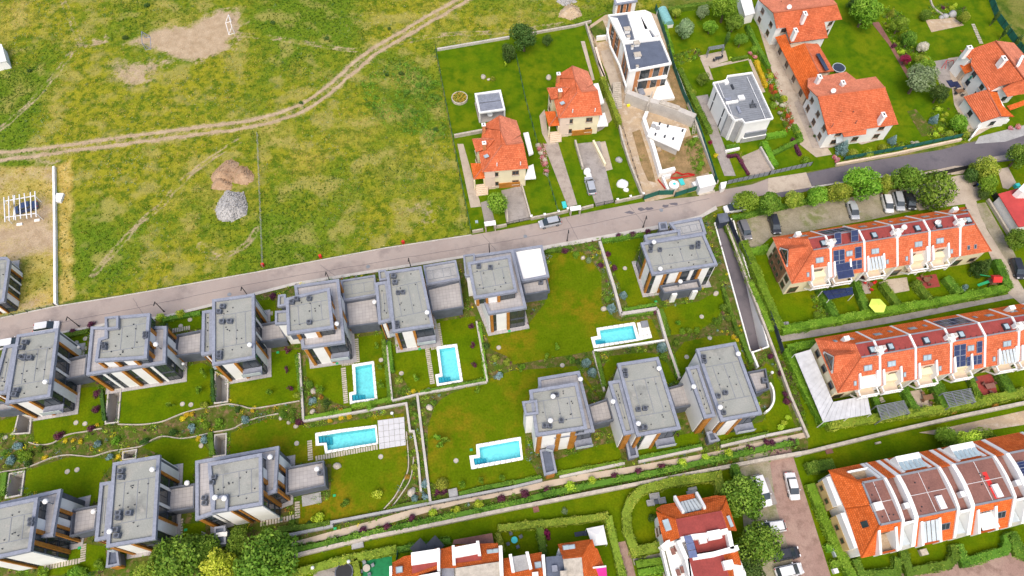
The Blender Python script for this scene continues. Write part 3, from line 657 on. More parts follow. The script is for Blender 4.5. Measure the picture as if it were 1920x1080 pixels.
plinth(v,'872,478 962,466 988,577 917,590');block(v,'874,480 962,467 988,577 916,589',Z1,dict(PAT_B,S="O.6 G.6 W2 O.6 G3",W="W1"),mem='terrace',seams=False)
block(v,'876,492 956,478 970,546 889,560',Z2,dict(PAT_P,S="O.5 G1 O.4 W1.4 O.5 G2.4"),zb=7.2,drains=9)
block(v,'868,478 890,475 893,515 872,518',Z1+.5,None,drains=0,seams=False,coping=.3,wallmat='white')
block(v,'961,467 1017,459 1030,518 978,528',4.6,dict(E="S2 G1 O.5",N="W1"),drains=0,mem='white',seams=False,coping=.45);terrace(v,'974,512 1022,503 1031,545 984,553',3.7)
ac_unit(v,'480,270: 1670,910 1757,918',Z2,s=.9);ac_unit(v,'1014,528',3.2)
v=villa((1265,540),'grey flat-roofed detached villa beside the sunken ramp, white columns under its rear terrace')
plinth(v,'960,270: 970,740 1440,668 1545,905 1048,980');block(v,'960,270: 965,740 1440,665 1545,905 1050,980',Z1,dict(W="O.6 G.8 W2 O.6 G3",S="G.8 W1.6 O.6 G.8 W2 O.6 G2 w.8 G1 O.6 W1.8 G1.2",E="W2 G2 W1",N="W2 G2"),drains=9)
block(v,'960,270: 1178,590 1420,545 1460,672 1262,705',Z1-.7,PAT_A,drains=0,seams=True,mem='conc_grey');block(v,'960,270: 990,682 1262,637 1265,700 1003,742',Z1-.3,PAT_A,drains=3,seams=False)
block(v,'960,270: 1098,588 1160,580 1172,640 1108,648',5.6,None,drains=0,seams=False,coping=.3,mem='membrane_dark')
ac_unit(v,'960,270: 1045,755 1042,790 1112,785 1353,765 1400,735 1400,760',Z1,s=.8);flue(v,'960,270: 1113,935 1065,735',Z1,1.0)
terrace(v,'960,540: 1110,-20 1400,-70 1425,0 1142,40',3.5);flue(v,'960,270: 1263,1030',3.2,1.6)
for p in P('960,540: 1195,100 1345,78'):
 q=G(*p);MB().box((q.x,q.y,0),.9,.5,3.0,R(8)).build('white_column',M['white'],v)
v=villa((50,1040),'grey flat-roofed villa in the lower western corner, long white cladding below a set-back top floor')
plinth(v,'0,810: -140,560 458,425 392,785 -180,905');block(v,'0,810: -140,560 458,425 395,782 -200,860',Z1,dict(PAT_B,E="S1 W1.9 O.6 G.9 W1.3 O.5 G.9 O.5"),mem='terrace',seams=False)
block(v,'0,810: -150,575 285,488 230,895 -190,985',Z2,dict(PAT_P,S="W3 O.5 G1 W5",E="G2 W1.3 O.5 G.8 O.5 G.6"),zb=0,drains=12);ac_unit(v,'0,810: 225,655 223,688',Z2,s=.85);flue(v,'0,810: 340,520',Z1,1.6)
terrace(v,'0,810: 538,582 735,546 712,735 520,786',3.6);flue(v,'0,810: 702,595',3.2,2)
v=villa((250,990),'grey two-storey villa in lower row with narrow side roof, near big trees')
plinth(v,'0,810: 845,230 1200,170 1165,805 795,868');block(v,'0,810: 845,230 1200,170 1165,805 795,868',Z1,dict(PAT_A,S="O.6 W2.4 O.6 G3"),drains=13);block(v,'0,810: 748,380 842,365 802,802 708,820',Z1-.9,PAT_A,drains=4)
ac_unit(v,'0,810: 900,290 900,335 880,605 960,605 880,640 860,730 870,775',Z1);flue(v,'0,810: 1142,280',Z1,1.1);flue(v,'0,810: 822,745',Z1,.6)
terrace(v,'0,810: 1258,415 1460,383 1455,570 1240,602',3.6);flue(v,'0,810: 1402,382',3.2,1.6)
block(v,'0,810: 805,885 882,885 895,995 792,1018',2.8,dict(S="O1",W="S1"),drains=0,seams=False,coping=.3,mem='membrane_dark')
v=villa((450,930),'grey villa with raised parapet frame in the lower row, terrace facing long pool')
plinth(v,'366,864 523,836 518,922 366,976');block(v,'366,864 523,836 518,922 366,976',Z1,dict(PAT_B,E="S.8 W1.6 O.5 G.7 W1.4 O.5 G.8 O.5"),mem='terrace',seams=False)
block(v,'389,868 491,849 492,947 396,963',Z2,dict(PAT_P,S="W3 O.5 G1 O.4 W4",E="G1.2 W1.2 O.5 G.9 O.5 G1"),zb=0,drains=13);block(v,'0,810: 1595,487 1710,467 1706,588 1590,606',Z2+.35,None,zb=9,drains=1,seams=False,coping=.35)
ac_unit(v,'0,810: 1600,335 1585,375',Z2,s=.8);ac_unit(v,'0,810: 1528,490 1530,530',Z1,s=.9);flue(v,'480,810: 105,187',Z1,1.2);flue(v,'0,810: 1612,490 1682,497',Z2,.7)
terrace(v,'480,810: 222,266 507,212 522,402 222,466',3.6);flue(v,'480,810: 456,277',3.2,1.6);ac_unit(v,'600,886',3.2)
block(v,'0,810: 1605,712 1690,700 1695,838 1600,856',2.8,None,drains=0,seams=False,coping=.3,mem='membrane_dark')
v=villa((1050,850),'white sided villa next to a pool, furniture standing on its lower terrace')
block(v,'960,540: 195,672 507,620 622,1075 330,1125 215,1090',Z1,dict(PAT_C,S="O.6 G.5 W2.2 O.6 B3"),mem='terrace',seams=False)
block(v,'960,540: 128,765 490,705 566,1055 178,1112',Z2,dict(PAT_C,S="O.5 W1.5 O.5 W1 O.5 G1"),zb=0,drains=10);block(v,'960,540: 75,850 188,838 200,942 98,955',Z2+.35,None,drains=0,seams=False,coping=.35,wallmat='white')
ac_unit(v,'960,540: 310,800 335,795 370,990 285,1030 245,1030',Z2,s=.85);flue(v,'960,540: 513,682',Z1,1.2);flue(v,'960,540: 288,993 308,812',Z2,.6)
terrace(v,'960,540: 570,877 720,826 766,990 612,1027',3.9)
block(v,'960,810: 207,135 300,112 338,300 242,326',2.8,dict(S="O1",E="S1"),drains=0,seams=False,coping=.35,mem='membrane_dark')
v=villa((1210,800),'white sided villa in the middle of the eastern lower row, one long roof')
block(v,'1157,681 1234.5,669 1277,804 1194,818',Z3,dict(PAT_C,S="O.6 G1 W2.2 O.6 B3.4"),storeys=2,drains=10);block(v,'960,540: 722,700 818,684 922,1085 838,1102',Z3-.7,dict(PAT_C,S="O1 S.2"),drains=6)
ac_unit(v,'960,540: 850,615 855,650 950,905 1000,898 965,1045 1000,1040',Z3,s=.85);flue(v,'960,540: 1103,602 948,1015',Z3,.9);flue(v,'960,540: 757,850',Z3-.9,1.2)
terrace(v,'960,540: 1165,747 1302,710 1357,878 1222,906',3.9);block(v,'960,810: 842,18 915,2 952,182 878,200',2.8,dict(S="O1",E="S1"),drains=0,seams=False,coping=.35,mem='membrane_dark')
v=villa((1360,780),'white sided villa at the eastern end of lower row, beside a round-cornered wall')
block(v,'1305,654 1379.5,641 1429.5,776 1352,790',Z3,dict(PAT_C,S="O.6 G.6 W2.2 O.6 B3.4"),storeys=2,drains=10);block(v,'960,540: 1305,595 1402,575 1530,960 1442,978',Z3-.7,dict(PAT_C,S="O1 S.2"),drains=6)
ac_unit(v,'960,540: 1440,510 1445,545 1550,805 1605,780 1590,930',Z3,s=.85);flue(v,'960,540: 1697,492 1562,893',Z3,.9);flue(v,'960,540: 1363,738',Z3-.9,1.2)
terrace(v,'960,540: 1768,628 1905,602 1932,755 1832,792',3.9);ac_unit(v,'960,540: 1900,690',3.6,s=1.2)
block(v,'960,810: 1457,0 1512,-12 1562,62 1482,80',2.8,dict(S="O1"),drains=0,seams=False,coping=.35,mem='membrane_dark')
gw=MB();gw.ribbon(smooth_path(W2(P('1432,776 1440,770 1447,755 1446,735 1440,722')),5),.3,0,1.2);gw.build('garden_wall',M['white'],label='curved white garden wall round the corner of the easternmost lower villa',cat='wall')
def clip_band(poly,v0,v1):
 def half(pl,sgn,lim):
  out=[]
  for i in range(len(pl)):
   a,b=pl[i-1],pl[i];da,db=sgn*(a[1]-lim),sgn*(b[1]-lim)
   if(da>=0)!=(db>=0):t=da/(da-db);out.append((a[0]+(b[0]-a[0])*t,a[1]+(b[1]-a[1])*t))
   if db>=0:out.append(b)
  return out
 return half(half(poly,1,v0),-1,v1)if len(poly)>2 else[]
def course_faces(m,cp,a,b,h,c,ux,up,n):
 lift=lambda q:c+ux*q[0]+up*q[1]+n*(.075*(b-q[1])/h)
 vs=[lift(q)for q in cp];nb=len(vs);fs=[tuple(range(nb))];us=list(cp)
 for j in range(nb):
  q0,q1=cp[j],cp[(j+1)%nb]
  if abs(q0[1]-a)<1e-4 and abs(q1[1]-a)<1e-4 and abs(q0[0]-q1[0])>.02:
   e=len(vs);vs+=[lift(q0)-n*.08,lift(q1)-n*.08];fs.append((j,e,e+1,(j+1)%nb));us+=[q0,q0,q1,q1]
 m.add(vs,fs);m.uv+=us
def roof_plane(root,pts,mat,name='roof_slope',course=.36,thick=.14,notch=None):
 """a tiled slope: overlapping courses of tiles from eave to ridge, each a real step, above a solid deck"""
 p=[Vector(q)for q in pts];n=Vector((0,0,0))
 for i in range(len(p)):a,b=p[i-1],p[i];n+=Vector(((a.y-b.y)*(a.z+b.z),(a.z-b.z)*(a.x+b.x),(a.x-b.x)*(a.y+b.y)))
 n.normalize()
 if n.z<0:n=-n
 c=sum(p,Vector())/len(p);up=Vector((0,0,1))-n*n.z
 if up.length<.05:up=Vector((0,1,0))-n*n.y
 up.normalize();ux=up.cross(n)
 uv=[((q-c).dot(ux),(q-c).dot(up))for q in p]
 parts=[uv]
 if notch:
  q0,q1=((Vector(q)-c).dot(ux)for q in notch);y=(Vector(notch[0])-c).dot(up);q0,q1=min(q0,q1),max(q0,q1);sw=[(b_,a_)for a_,b_ in uv]
  back=lambda pl:[(b_,a_)for a_,b_ in pl]
  parts=[back(clip_band(sw,-1e3,q0)),back(clip_band(sw,q1,1e3)),clip_band(back(clip_band(sw,q0,q1)),y,1e3)]
 v0=min(q[1]for q in uv);v1=max(q[1]for q in uv);m=MB();m.uv=[]
 k=max(1,round((v1-v0)/course));h=(v1-v0)/k
 for i in range(k):
  a,b=v0+i*h,v0+(i+1)*h
  for cp in(clip_band(pp,a,b)for pp in parts):
   if len(cp)<3:continue
   course_faces(m,cp,a,b,h,c,ux,up,n)
 for pp in parts:
  p=[c+ux*q[0]+up*q[1]for q in pp];nn=len(p)
  if nn<3:continue
  m.add([q-n*.005 for q in p]+[q-n*thick for q in p],[(i,(i+1)%nn,nn+(i+1)%nn,nn+i)for i in range(nn)]+[tuple(range(nn,2*nn))])
  m.uv+=[(0,0)]*(4*nn+nn)
 return m.build(name,M[mat]if isinstance(mat,str)else mat,root)
def ridge(root,pts,mat,r=.13):
 b=MB()
 for a,c in zip(pts[:-1],pts[1:]):b.tube(a,c,r,r,6)
 return b.build('ridge_cap',M[mat],root)
class Frame:
 """local axes of a terrace: u along the ridge, v towards the north, z up"""
 def __init__(s,a,b):s.o=a.to_2d();s.u=(b-a).to_2d().normalized();s.v=Vector((-s.u.y,s.u.x));s.rz=math.atan2(s.u.y,s.u.x)
 def __call__(s,u,v,z=0.0):q=s.o+s.u*u+s.v*v;return Vector((q.x,q.y,z))
def fbox(root,f,name,mat,u0,u1,v0,v1,z0,z1):
 return MB().prism([f(u0,v0),f(u1,v0),f(u1,v1),f(u0,v1)],z0,z1,True).build(name,M[mat],root)
def lerp(a,b,t):return a+(b-a)*t
def skylight(root,f,u,v,z,slope,w=1.1,h=1.2,name='skylight',panes=2,glass='sky_glass',frame='grey_metal'):
 """window flush in a slope: slope = (dv, dz) going up"""
 d=Vector((f.v.x*slope[0],f.v.y*slope[0],slope[1])).normalized();c=f(u,v,z);ux=Vector((*f.u,0));n=ux.cross(d)
 if n.z<0:n=-n
 fr=MB()
 def slab(du,dd,su,sd,t0,t1):
  vs=[c+ux*(du+i*su/2)+d*(dd+j*sd/2)+n*t for t in(t0,t1)for i,j in((-1,-1),(1,-1),(1,1),(-1,1))]
  return vs,[(0,3,2,1),(4,5,6,7),(0,1,5,4),(1,2,6,5),(2,3,7,6),(3,0,4,7)]
 fr.add(*slab(0,0,w,h,.02,.13));o=fr.build(name,M[frame],root)
 pw=(w-.12)/panes
 for i in range(panes):MB().add(*slab(-w/2+.06+pw*(i+.5),0,pw-.08,h-.2,.1,.155)).build('pane',M[glass],o)
 return o
def solar(root,f,u0,u1,v0,z0,v1,z1,nu,nv,lift=.16):
 """rows of solar panels on a slope from (v0,z0) up to (v1,z1)"""
 lv=Vector((v0,z0));hv=Vector((v1,z1));n=Vector((-(hv-lv).y,(hv-lv).x)).normalized()
 if n.y<0:n=-n
 for i in range(nu):
  for j in range(nv):
   ua,ub=lerp(u0,u1,(i+.03)/nu),lerp(u0,u1,(i+.97)/nu);a=lv.lerp(hv,(j+.02)/nv);b=lv.lerp(hv,(j+.98)/nv)
   vs=[f(uu,q.x+n.x*t,q.y+n.y*t)for t in(lift-.05,lift)for uu,q in((ua,a),(ub,a),(ub,b),(ua,b))]
   o=MB().add(vs,[(0,3,2,1),(4,5,6,7),(0,1,5,4),(1,2,6,5),(2,3,7,6),(3,0,4,7)]).build('solar_panel',M['solar'],root)
   g_=MB();e=.01
   for t in(.0,1.0):g_.bar(f(lerp(ua,ub,t),a.x+n.x*(lift+e),a.y+n.y*(lift+e)),f(lerp(ua,ub,t),b.x+n.x*(lift+e),b.y+n.y*(lift+e)),.05,.03)
   for t in(0.0,.5,1.0):q=a.lerp(b,t);g_.bar(f(ua,q.x+n.x*(lift+e),q.y+n.y*(lift+e)),f(ub,q.x+n.x*(lift+e),q.y+n.y*(lift+e)),.05 if t!=.5 else.025,.03)
   g_.build('panel_frame',M['coping'],o)
def profile_wall(root,f,u,prof,t=.38,over=.32,mat='white',name='party_wall',z0=0.0):
 pts=[(v,z+over)for v,z in prof];pts=[(pts[0][0],z0)]+pts+[(pts[-1][0],z0)];n=len(pts)
 vs=[f(u+s*t/2,v,z)for s in(-1,1)for v,z in pts]
 fs=[tuple(range(n)),tuple(reversed(range(n,2*n)))]+[(i,i+n,(i+1)%n+n,(i+1)%n)for i in range(n)]
 return MB().add(vs,fs).build(name,M[mat],root)
def simple_window(root,f,side,c,z,w,h,name='window'):
 """window in a vertical wall; side 'S','N' (c = u, at v) or 'W','E'"""
 cu,cv=c;fr=MB();b=lambda du,w_,z0,z1,d0,d1:([f(cu+du-w_/2,cv+d0),f(cu+du+w_/2,cv+d0),f(cu+du+w_/2,cv+d1),f(cu+du-w_/2,cv+d1)]if side in 'SN' else[f(cu+d0,cv+du-w_/2),f(cu+d0,cv+du+w_/2),f(cu+d1,cv+du+w_/2),f(cu+d1,cv+du-w_/2)])
 s=-1 if side in 'SW' else 1
 for du in(-w/2+.05,w/2-.05):fr.prism(b(du,.1,0,0,s*-.02,s*.08),z,z+h,True)
 for zz in(z,z+h-.1):fr.prism(b(0,w-.2,0,0,s*-.02,s*.08),zz,zz+.1,True)
 o=fr.build(name,M['brown_wood'],root);MB().prism(b(0,w-.2,0,0,s*-.02,s*.03),z+.1,z+h-.1,True).build('pane',M['glass'],o);return o
PA=dict(be=(5.7,5.0),bf=(2.4,8.6),ff=(0.0,8.6),fe=(-4.1,5.0))
def slope_v(p,z):return lerp(p['ff'][0],p['fe'][0],(p['ff'][1]-z)/(p['ff'][1]-p['fe'][1]))
def balcony(root,f,b0,b1,fe,vc,fl_z,zc,uc):
 fbox(root,f,'balcony_floor','beige',b0,b1,fe[0]-1.1,vc,fl_z-.25,fl_z)
 fbox(root,f,'balcony_back_wall','pale_pink',b0,b1,vc,vc+.2,fl_z,zc-.1)
 dr=simple_window(root,f,'S',(uc if b0<uc<b1 else(b0+b1)/2,vc-.02),fl_z+.05,1.8,2.0,'balcony_door')
 for bb in(b0,b1):
  vs=[f(bb+s*.15,v,z)for s in(-1,1)for v,z in((fe[0]-.15,fl_z),(fe[0]-.15,5.65),(vc+.3,zc+.75),(vc+.3,fl_z))]
  MB().add(vs,[(0,1,2,3),(7,6,5,4)]+[(i,i+4,(i+1)%4+4,(i+1)%4)for i in range(4)]).build('balcony_side_wall',M['white'],root)
 rl=MB();va=fe[0]-1.15
 for z in(fl_z+.95,fl_z+.05):rl.bar(f(b0-.2,va,z),f(b1+.2,va,z),.2,.18)
 for bb in(b0-.1,b1+.1):
  rl.bar(f(bb,va,fl_z+.95),f(bb,fe[0],fl_z+.95),.2,.18);rl.bar(f(bb,va,fl_z-.2),f(bb,va,fl_z+1),.16,.16);rl.bar(f(bb,va,fl_z-.2),f(bb,fe[0]+.2,fl_z-1.9),.2,.22)
 rl.build('balcony_rail',M['white'],root)
 ib=MB()
 for i in range(9):q=f(lerp(b0,b1,(i+.5)/9),va,fl_z);ib.tube(q,q+Vector((0,0,.9)),.02,.02,4)
 ib.build('baluster',M['iron'],root,kind='stuff')
def terrace_unit(f,u0,u1,label,pr=PA,mir=False,hip=None,front='coral',back='orange',flat='red_mem',chim=False,canopy=None,solar_front=False,solar_back=False,hatch=True,walls='cream',wall_right=True,nobalc=False,group='terraced houses'):
 """one house of a terrace between party walls u0 and u1; hip: 'W' or 'E' end with its corner at u0 / u1"""
 be,bf,ff,fe=pr['be'],pr['bf'],pr['ff'],pr['fe'];uc=(u0+u1)/2
 root=empty('terraced_house',f(uc,(be[0]+fe[0])/2),label,'house',group)
 fl0,fl1=u0,u1
 if hip=='W':fl0=u0+4.2
 if hip=='E':fl1=u1-3.4
 m=MB();m.prism([f(u0+(.3 if hip=='W' else 0),fe[0]+.5),f(u1-(.3 if hip=='E' else 0),fe[0]+.5),f(u1-(.3 if hip=='E' else 0),be[0]-.4),f(u0+(.3 if hip=='W' else 0),be[0]-.4)],0,4.95);m.build('wall',M[walls],root)
 roof_plane(root,[f(u0,*be),f(u1,*be),f(fl1,*bf),f(fl0,*bf)],back)
 o=MB().prism([f(fl0,ff[0]-.03),f(fl1,ff[0]-.03),f(fl1,bf[0]+.03),f(fl0,bf[0]+.03)],ff[1]-.2,ff[1]+.03).build('flat_roof',M[flat],root)
 eb=MB()
 for vv in(ff[0],bf[0]):eb.bar(f(fl0,vv,ff[1]+.06),f(fl1,vv,ff[1]+.06),.22,.1)
 eb.build('roof_edging',M['grey_metal'],root)
 for i in range(int((fl1-fl0)/1.0)):
  q=f(fl0+.6+i*1.0,ff[0]+.25,ff[1]+.03);MB().tube(q,q+Vector((0,0,.22)),.06,.06,5).build('roof_anchor',M['dark_metal'],root)
 bw=3.0;lo,hi=(u1 if hip!='E' else fl1),(u0 if hip!='W' else fl0)
 b0=(fl0 if hip=='W' else u0)+(.55 if hip!='W' else-2.0)if not mir else u1-.55-bw-(0 if hip!='E' else 2.6);b1=b0+bw;zc=6.45;vc=slope_v(pr,zc)
 roof_plane(root,[f(u0,*fe),f(u1,*fe),f(fl1,*ff),f(fl0,*ff)],front,notch=None if nobalc else(f(b0,vc,zc),f(b1,vc,zc)))
 fl_z=3.7
 if nobalc:
  for du in(-.6,.7):skylight(root,f,uc+du-.8,lerp(ff[0],fe[0],.75),lerp(ff[1],fe[1],.75),(ff[0]-fe[0],ff[1]-fe[1]),.5,.8,panes=1,glass='glass')
 if not nobalc:balcony(root,f,b0,b1,fe,vc,fl_z,zc,uc)
 sl=(ff[0]-fe[0],ff[1]-fe[1]);k=.36;wu=(b0+b1)/2
 if not solar_front and not nobalc:
  skylight(root,f,wu,lerp(ff[0],fe[0],k),lerp(ff[1],fe[1],k),sl,1.45,1.0)
 elif solar_front:
  for(a_,b_,s_,t_,nu_,nv_)in((u0+.5,u0+2.6,.84,.12,2,2),(u0+4.5,u1-.5,.50,.12,1,1),(u0+2.75,u1-.5,.86,.56,3,1)):
   solar(root,f,a_,b_,lerp(ff[0],fe[0],s_),lerp(ff[1],fe[1],s_),lerp(ff[0],fe[0],t_),lerp(ff[1],fe[1],t_),nu_,nv_)
  skylight(root,f,u0+3.5,lerp(ff[0],fe[0],.3),lerp(ff[1],fe[1],.3),sl,1.2,1.0)
 su=b1+.75 if not mir else b0-.75
 if u0+.4<su<u1-.4 and not nobalc:skylight(root,f,su,lerp(ff[0],fe[0],.78),lerp(ff[1],fe[1],.78),sl,.5,.85,panes=1)
 if hatch:
  hu=lerp(fl0,fl1,.68 if mir else.35);hb=MB();hb.box(f(hu,ff[0]+.85,ff[1]+.03),1.0,1.15,.42,f.rz);ho=hb.build('roof_hatch',M['dark_metal'],root)
  MB().box(f(hu,ff[0]+.85,ff[1]+.45),.72,.85,.04,f.rz).build('pane',M['sky_glass'],ho)
 sb=(bf[0]-be[0],bf[1]-be[1])
 if solar_back:solar(root,f,u0+.5,u1-.5,lerp(be[0],bf[0],.3),lerp(be[1],bf[1],.3),lerp(be[0],bf[0],.92),lerp(be[1],bf[1],.92),4,1)
 else:
  skylight(root,f,uc+(.9 if mir else-.9),lerp(be[0],bf[0],.55),lerp(be[1],bf[1],.55),sb,1.3,.9);skylight(root,f,uc+(-1.5 if mir else 1.5),lerp(be[0],bf[0],.5),lerp(be[1],bf[1],.5),sb,.55,.8,panes=1)
 if wall_right and hip!='E':profile_wall(root,f,u1,[be,bf,ff,fe],.34,.24)
 if chim:
  for du,dv in((0,.1),):
   c=fbox(root,f,'chimney','white',u1-.9,u1+.9,.35,1.0,8.3,9.75);fbox(root,f,'chimney','white',u1-.4,u1+.4,-.2,.35,8.3,9.4)
   cap=MB();[cap.box(f(u1+q,.67,9.75),.5,.5,.14,f.rz)for q in(-.55,.55)];cap.build('chimney_cap',M['conc'],c)
 for vv,s in((fe[0]+.5,'S'),(be[0]-.4,'N')):
  simple_window(root,f,s,(u0+1.6,vv),.3,1.7,2.1,'glazed_door');simple_window(root,f,s,(u1-1.5,vv),.9,1.3,1.4)
 if hip:
  ue=u0 if hip=='W' else u1;ur=fl0 if hip=='W' else fl1;sg=-1 if hip=='W' else 1
  roof_plane(root,[f(ue,*be),f(ue,*fe),f(ur,*ff),f(ur,*bf)],front)
  ridge(root,[f(ue,*be),f(ur,*bf)],front);ridge(root,[f(ue,*fe),f(ur,*ff)],front)
  if hip=='W':
   um=ue+.2;w=1.9;vm=(be[0]+fe[0])/2+.3;zr_=8.35;zl=5.9
   for s in(-1,1):roof_plane(root,[f(um-.02,vm+s*(w+.1),zl-.05),f(um-.02,vm,zr_),f(ur+.1,vm+s*.2,zr_),f(lerp(ue,ur,.45),vm+s*(w+.1),zl+.25)],front,'dormer_roof')
   gl=MB().add([f(um,vm-w,5.0),f(um,vm+w,5.0),f(um,vm+w,zl),f(um,vm,zr_-.1),f(um,vm-w,zl)]+[f(um+.2,vm-w,5.0),f(um+.2,vm+w,5.0),f(um+.2,vm+w,zl),f(um+.2,vm,zr_-.1),f(um+.2,vm-w,zl)],[(0,1,2,3,4),(9,8,7,6,5)]+[(i,i+5,(i+1)%5+5,(i+1)%5)for i in range(5)]).build('gable',M['white'],root)
   MB().add([f(um-.06,vm-w*.8,5.25),f(um-.06,vm+w*.8,5.25),f(um-.06,vm+w*.78,5.95),f(um-.06,vm,zr_-.5),f(um-.06,vm-w*.78,5.95)],[(0,1,2,3,4)]).build('gable_window',M['glass'],gl)
   fr=MB();fr.bar(f(um-.1,vm,5.2),f(um-.1,vm,zr_-.5),.12,.12);fr.bar(f(um-.1,vm-w*.8,6.0),f(um-.1,vm+w*.8,6.0),.12,.12);fr.build('gable_bar',M['brown_wood'],gl)
  for vv in(-2.2,.8,3.6):simple_window(root,f,'W' if hip=='W' else 'E',(ue-sg*.3,vv),2.6,1.3,1.5);
  for vv in(-2.2,3.6):simple_window(root,f,'W' if hip=='W' else 'E',(ue-sg*.3,vv),.4,1.3,1.6)
 if canopy=='solar':solar(root,f,b0+.1,b1+.3,fe[0]-.9,5.5,vc,6.6,1,1,.1);
 if canopy=='clear':
  for i in range(5):MB().add([f(lerp(b0,b1,i/5+.02),fe[0]-.3,5.75),f(lerp(b0,b1,i/5+.18),fe[0]-.3,5.75),f(lerp(b0,b1,i/5+.18),vc+.1,6.75),f(lerp(b0,b1,i/5+.02),vc+.1,6.75)],[(0,1,2,3)]).build('canopy_panel',M['polycarb'],root)
 if canopy=='white':
  MB().prism([f(b0-.1,fe[0]-.2),f(b1+.2,fe[0]-.2),f(b1+.2,vc+.3),f(b0-.1,vc+.3)],5.7,5.8).build('awning',M['fabric_white'],root)
 return root
def dish(root,p,az=200):
 b=MB();d=Vector((math.sin(R(az)),math.cos(R(az)),.5)).normalized();b.tube(p,p+Vector((0,0,.9)),.04,.04,5);c=p+Vector((0,0,.9));b.tube(c,c+d*.16,.1,.5,12)
 return b.build('satellite_dish',M['white_metal'],root)
fA=Frame(G(*P('1440,270: 340,795')[0],8.6),G(*P('1440,270: 1560,600')[0],8.6))
A=[terrace_unit(fA,-4.2,3.1,'west end house of the terrace below the parking yard, brown gable window',hip='W',mir=True,chim=True),terrace_unit(fA,3.1,9.4,'terraced house with dark solar panels on both slopes, below the parking yard',solar_front=True,solar_back=True,canopy='solar',mir=False,hatch=False),terrace_unit(fA,9.4,15.6,'terraced house below the parking yard with a clear balcony canopy, next to solar panels',mir=False,canopy='clear',chim=True),terrace_unit(fA,15.6,21.7,'terraced house below the parking yard, fourth from its western gable',mir=True),terrace_unit(fA,21.7,27.6,'terraced house below the parking yard with roof aerials, fifth from its western gable',mir=False,chim=True),terrace_unit(fA,27.6,33.8,'east end house of the terrace below the parking yard, beside the driveway',hip='E',mir=True,hatch=True,nobalc=True)]
for uu in(-1.5,28.6):
 fbox(A[0]if uu<0 else A[5],fA,'chimney','white',uu,uu+.9,3.6,4.3,6.2,8.3)
dish(A[4],fA(23.5,1.2,8.6));dish(A[3],fA(17.2,1.2,8.6),240)
fr=MB()
for p in((22.6,.4),(24.2,.4),(23.4,1.8)):fr.bar(fA(*p,8.6),fA(23.4,1.0,10.6),.05,.05)
fr.bar(fA(22.6,.4,8.7),fA(24.2,.4,8.7),.05,.05);fr.build('roof_aerial',M['grey_metal'],A[4])
solar(A[1],fA,3.9,5.2,.3,8.75,1.9,10.1,1,1);solar(A[1],fA,7.0,8.4,.3,8.75,1.9,10.1,1,1)
MB().prism([fA(-4.3,-1.2),fA(-3.85,-1.2),fA(-3.85,3.4),fA(-4.3,3.4)],.3,5.0).build('timber_front',M['brown_wood'],A[0])
for vv in(-.2,1.1,2.4):
 for zz in(.8,3.2):simple_window(A[0],fA,'W',(-4.3,vv),zz,.95,1.4)
fB=Frame(G(*P('1440,540: 700,520')[0],8.6),G(*P('1440,540: 1860,320')[0],8.6))
B=[terrace_unit(fB,-4.2,3.1,'west end house of the long southern terrace, beside the white metal canopy',hip='W',mir=True,chim=True,canopy='white'),terrace_unit(fB,3.1,9.3,'second house of the southern terrace, its garden holding a slatted pergola',mir=False),terrace_unit(fB,9.3,15.5,'third house of the southern terrace, chimney block on its eastern party wall',mir=False,chim=True),terrace_unit(fB,15.5,21.5,'southern terrace house with solar panels on both slopes',solar_front=True,solar_back=True,mir=False),terrace_unit(fB,21.5,27.5,'fifth house of the southern terrace, clear canopy over its balcony',mir=True,canopy='clear',chim=True),terrace_unit(fB,27.5,33.7,'southern terrace house cut off by the edge of the picture',mir=False),terrace_unit(fB,33.7,39.9,'easternmost house of the southern terrace',mir=True,hip='E')]
fbox(B[0],fB,'chimney','white',-1.2,-.3,3.4,4.1,6.4,8.4);fbox(B[5],fB,'chimney','white',28.8,29.8,4.0,4.7,6.0,7.9)
PC=dict(be=(9.3,5.5),bf=(6.1,9.0),ff=(0.0,9.0),fe=(-3.5,4.9))
fC=Frame(G(*P('1440,810: 840,697')[0],9.0),G(*P('1440,810: 1840,490')[0],9.0))
def curved(pr,n=5):
 be,bf,ff,fe=pr['be'],pr['bf'],pr['ff'],pr['fe'];out=[be,((be[0]+bf[0])/2-.1,(be[1]+bf[1])/2+.15),(bf[0],bf[1]+.05)]
 out+=[(lerp(bf[0],ff[0],t),bf[1]+.1+.35*math.sin(math.pi*t))for t in(.25,.5,.75)]
 return out+[(ff[0],ff[1]+.05),fe]
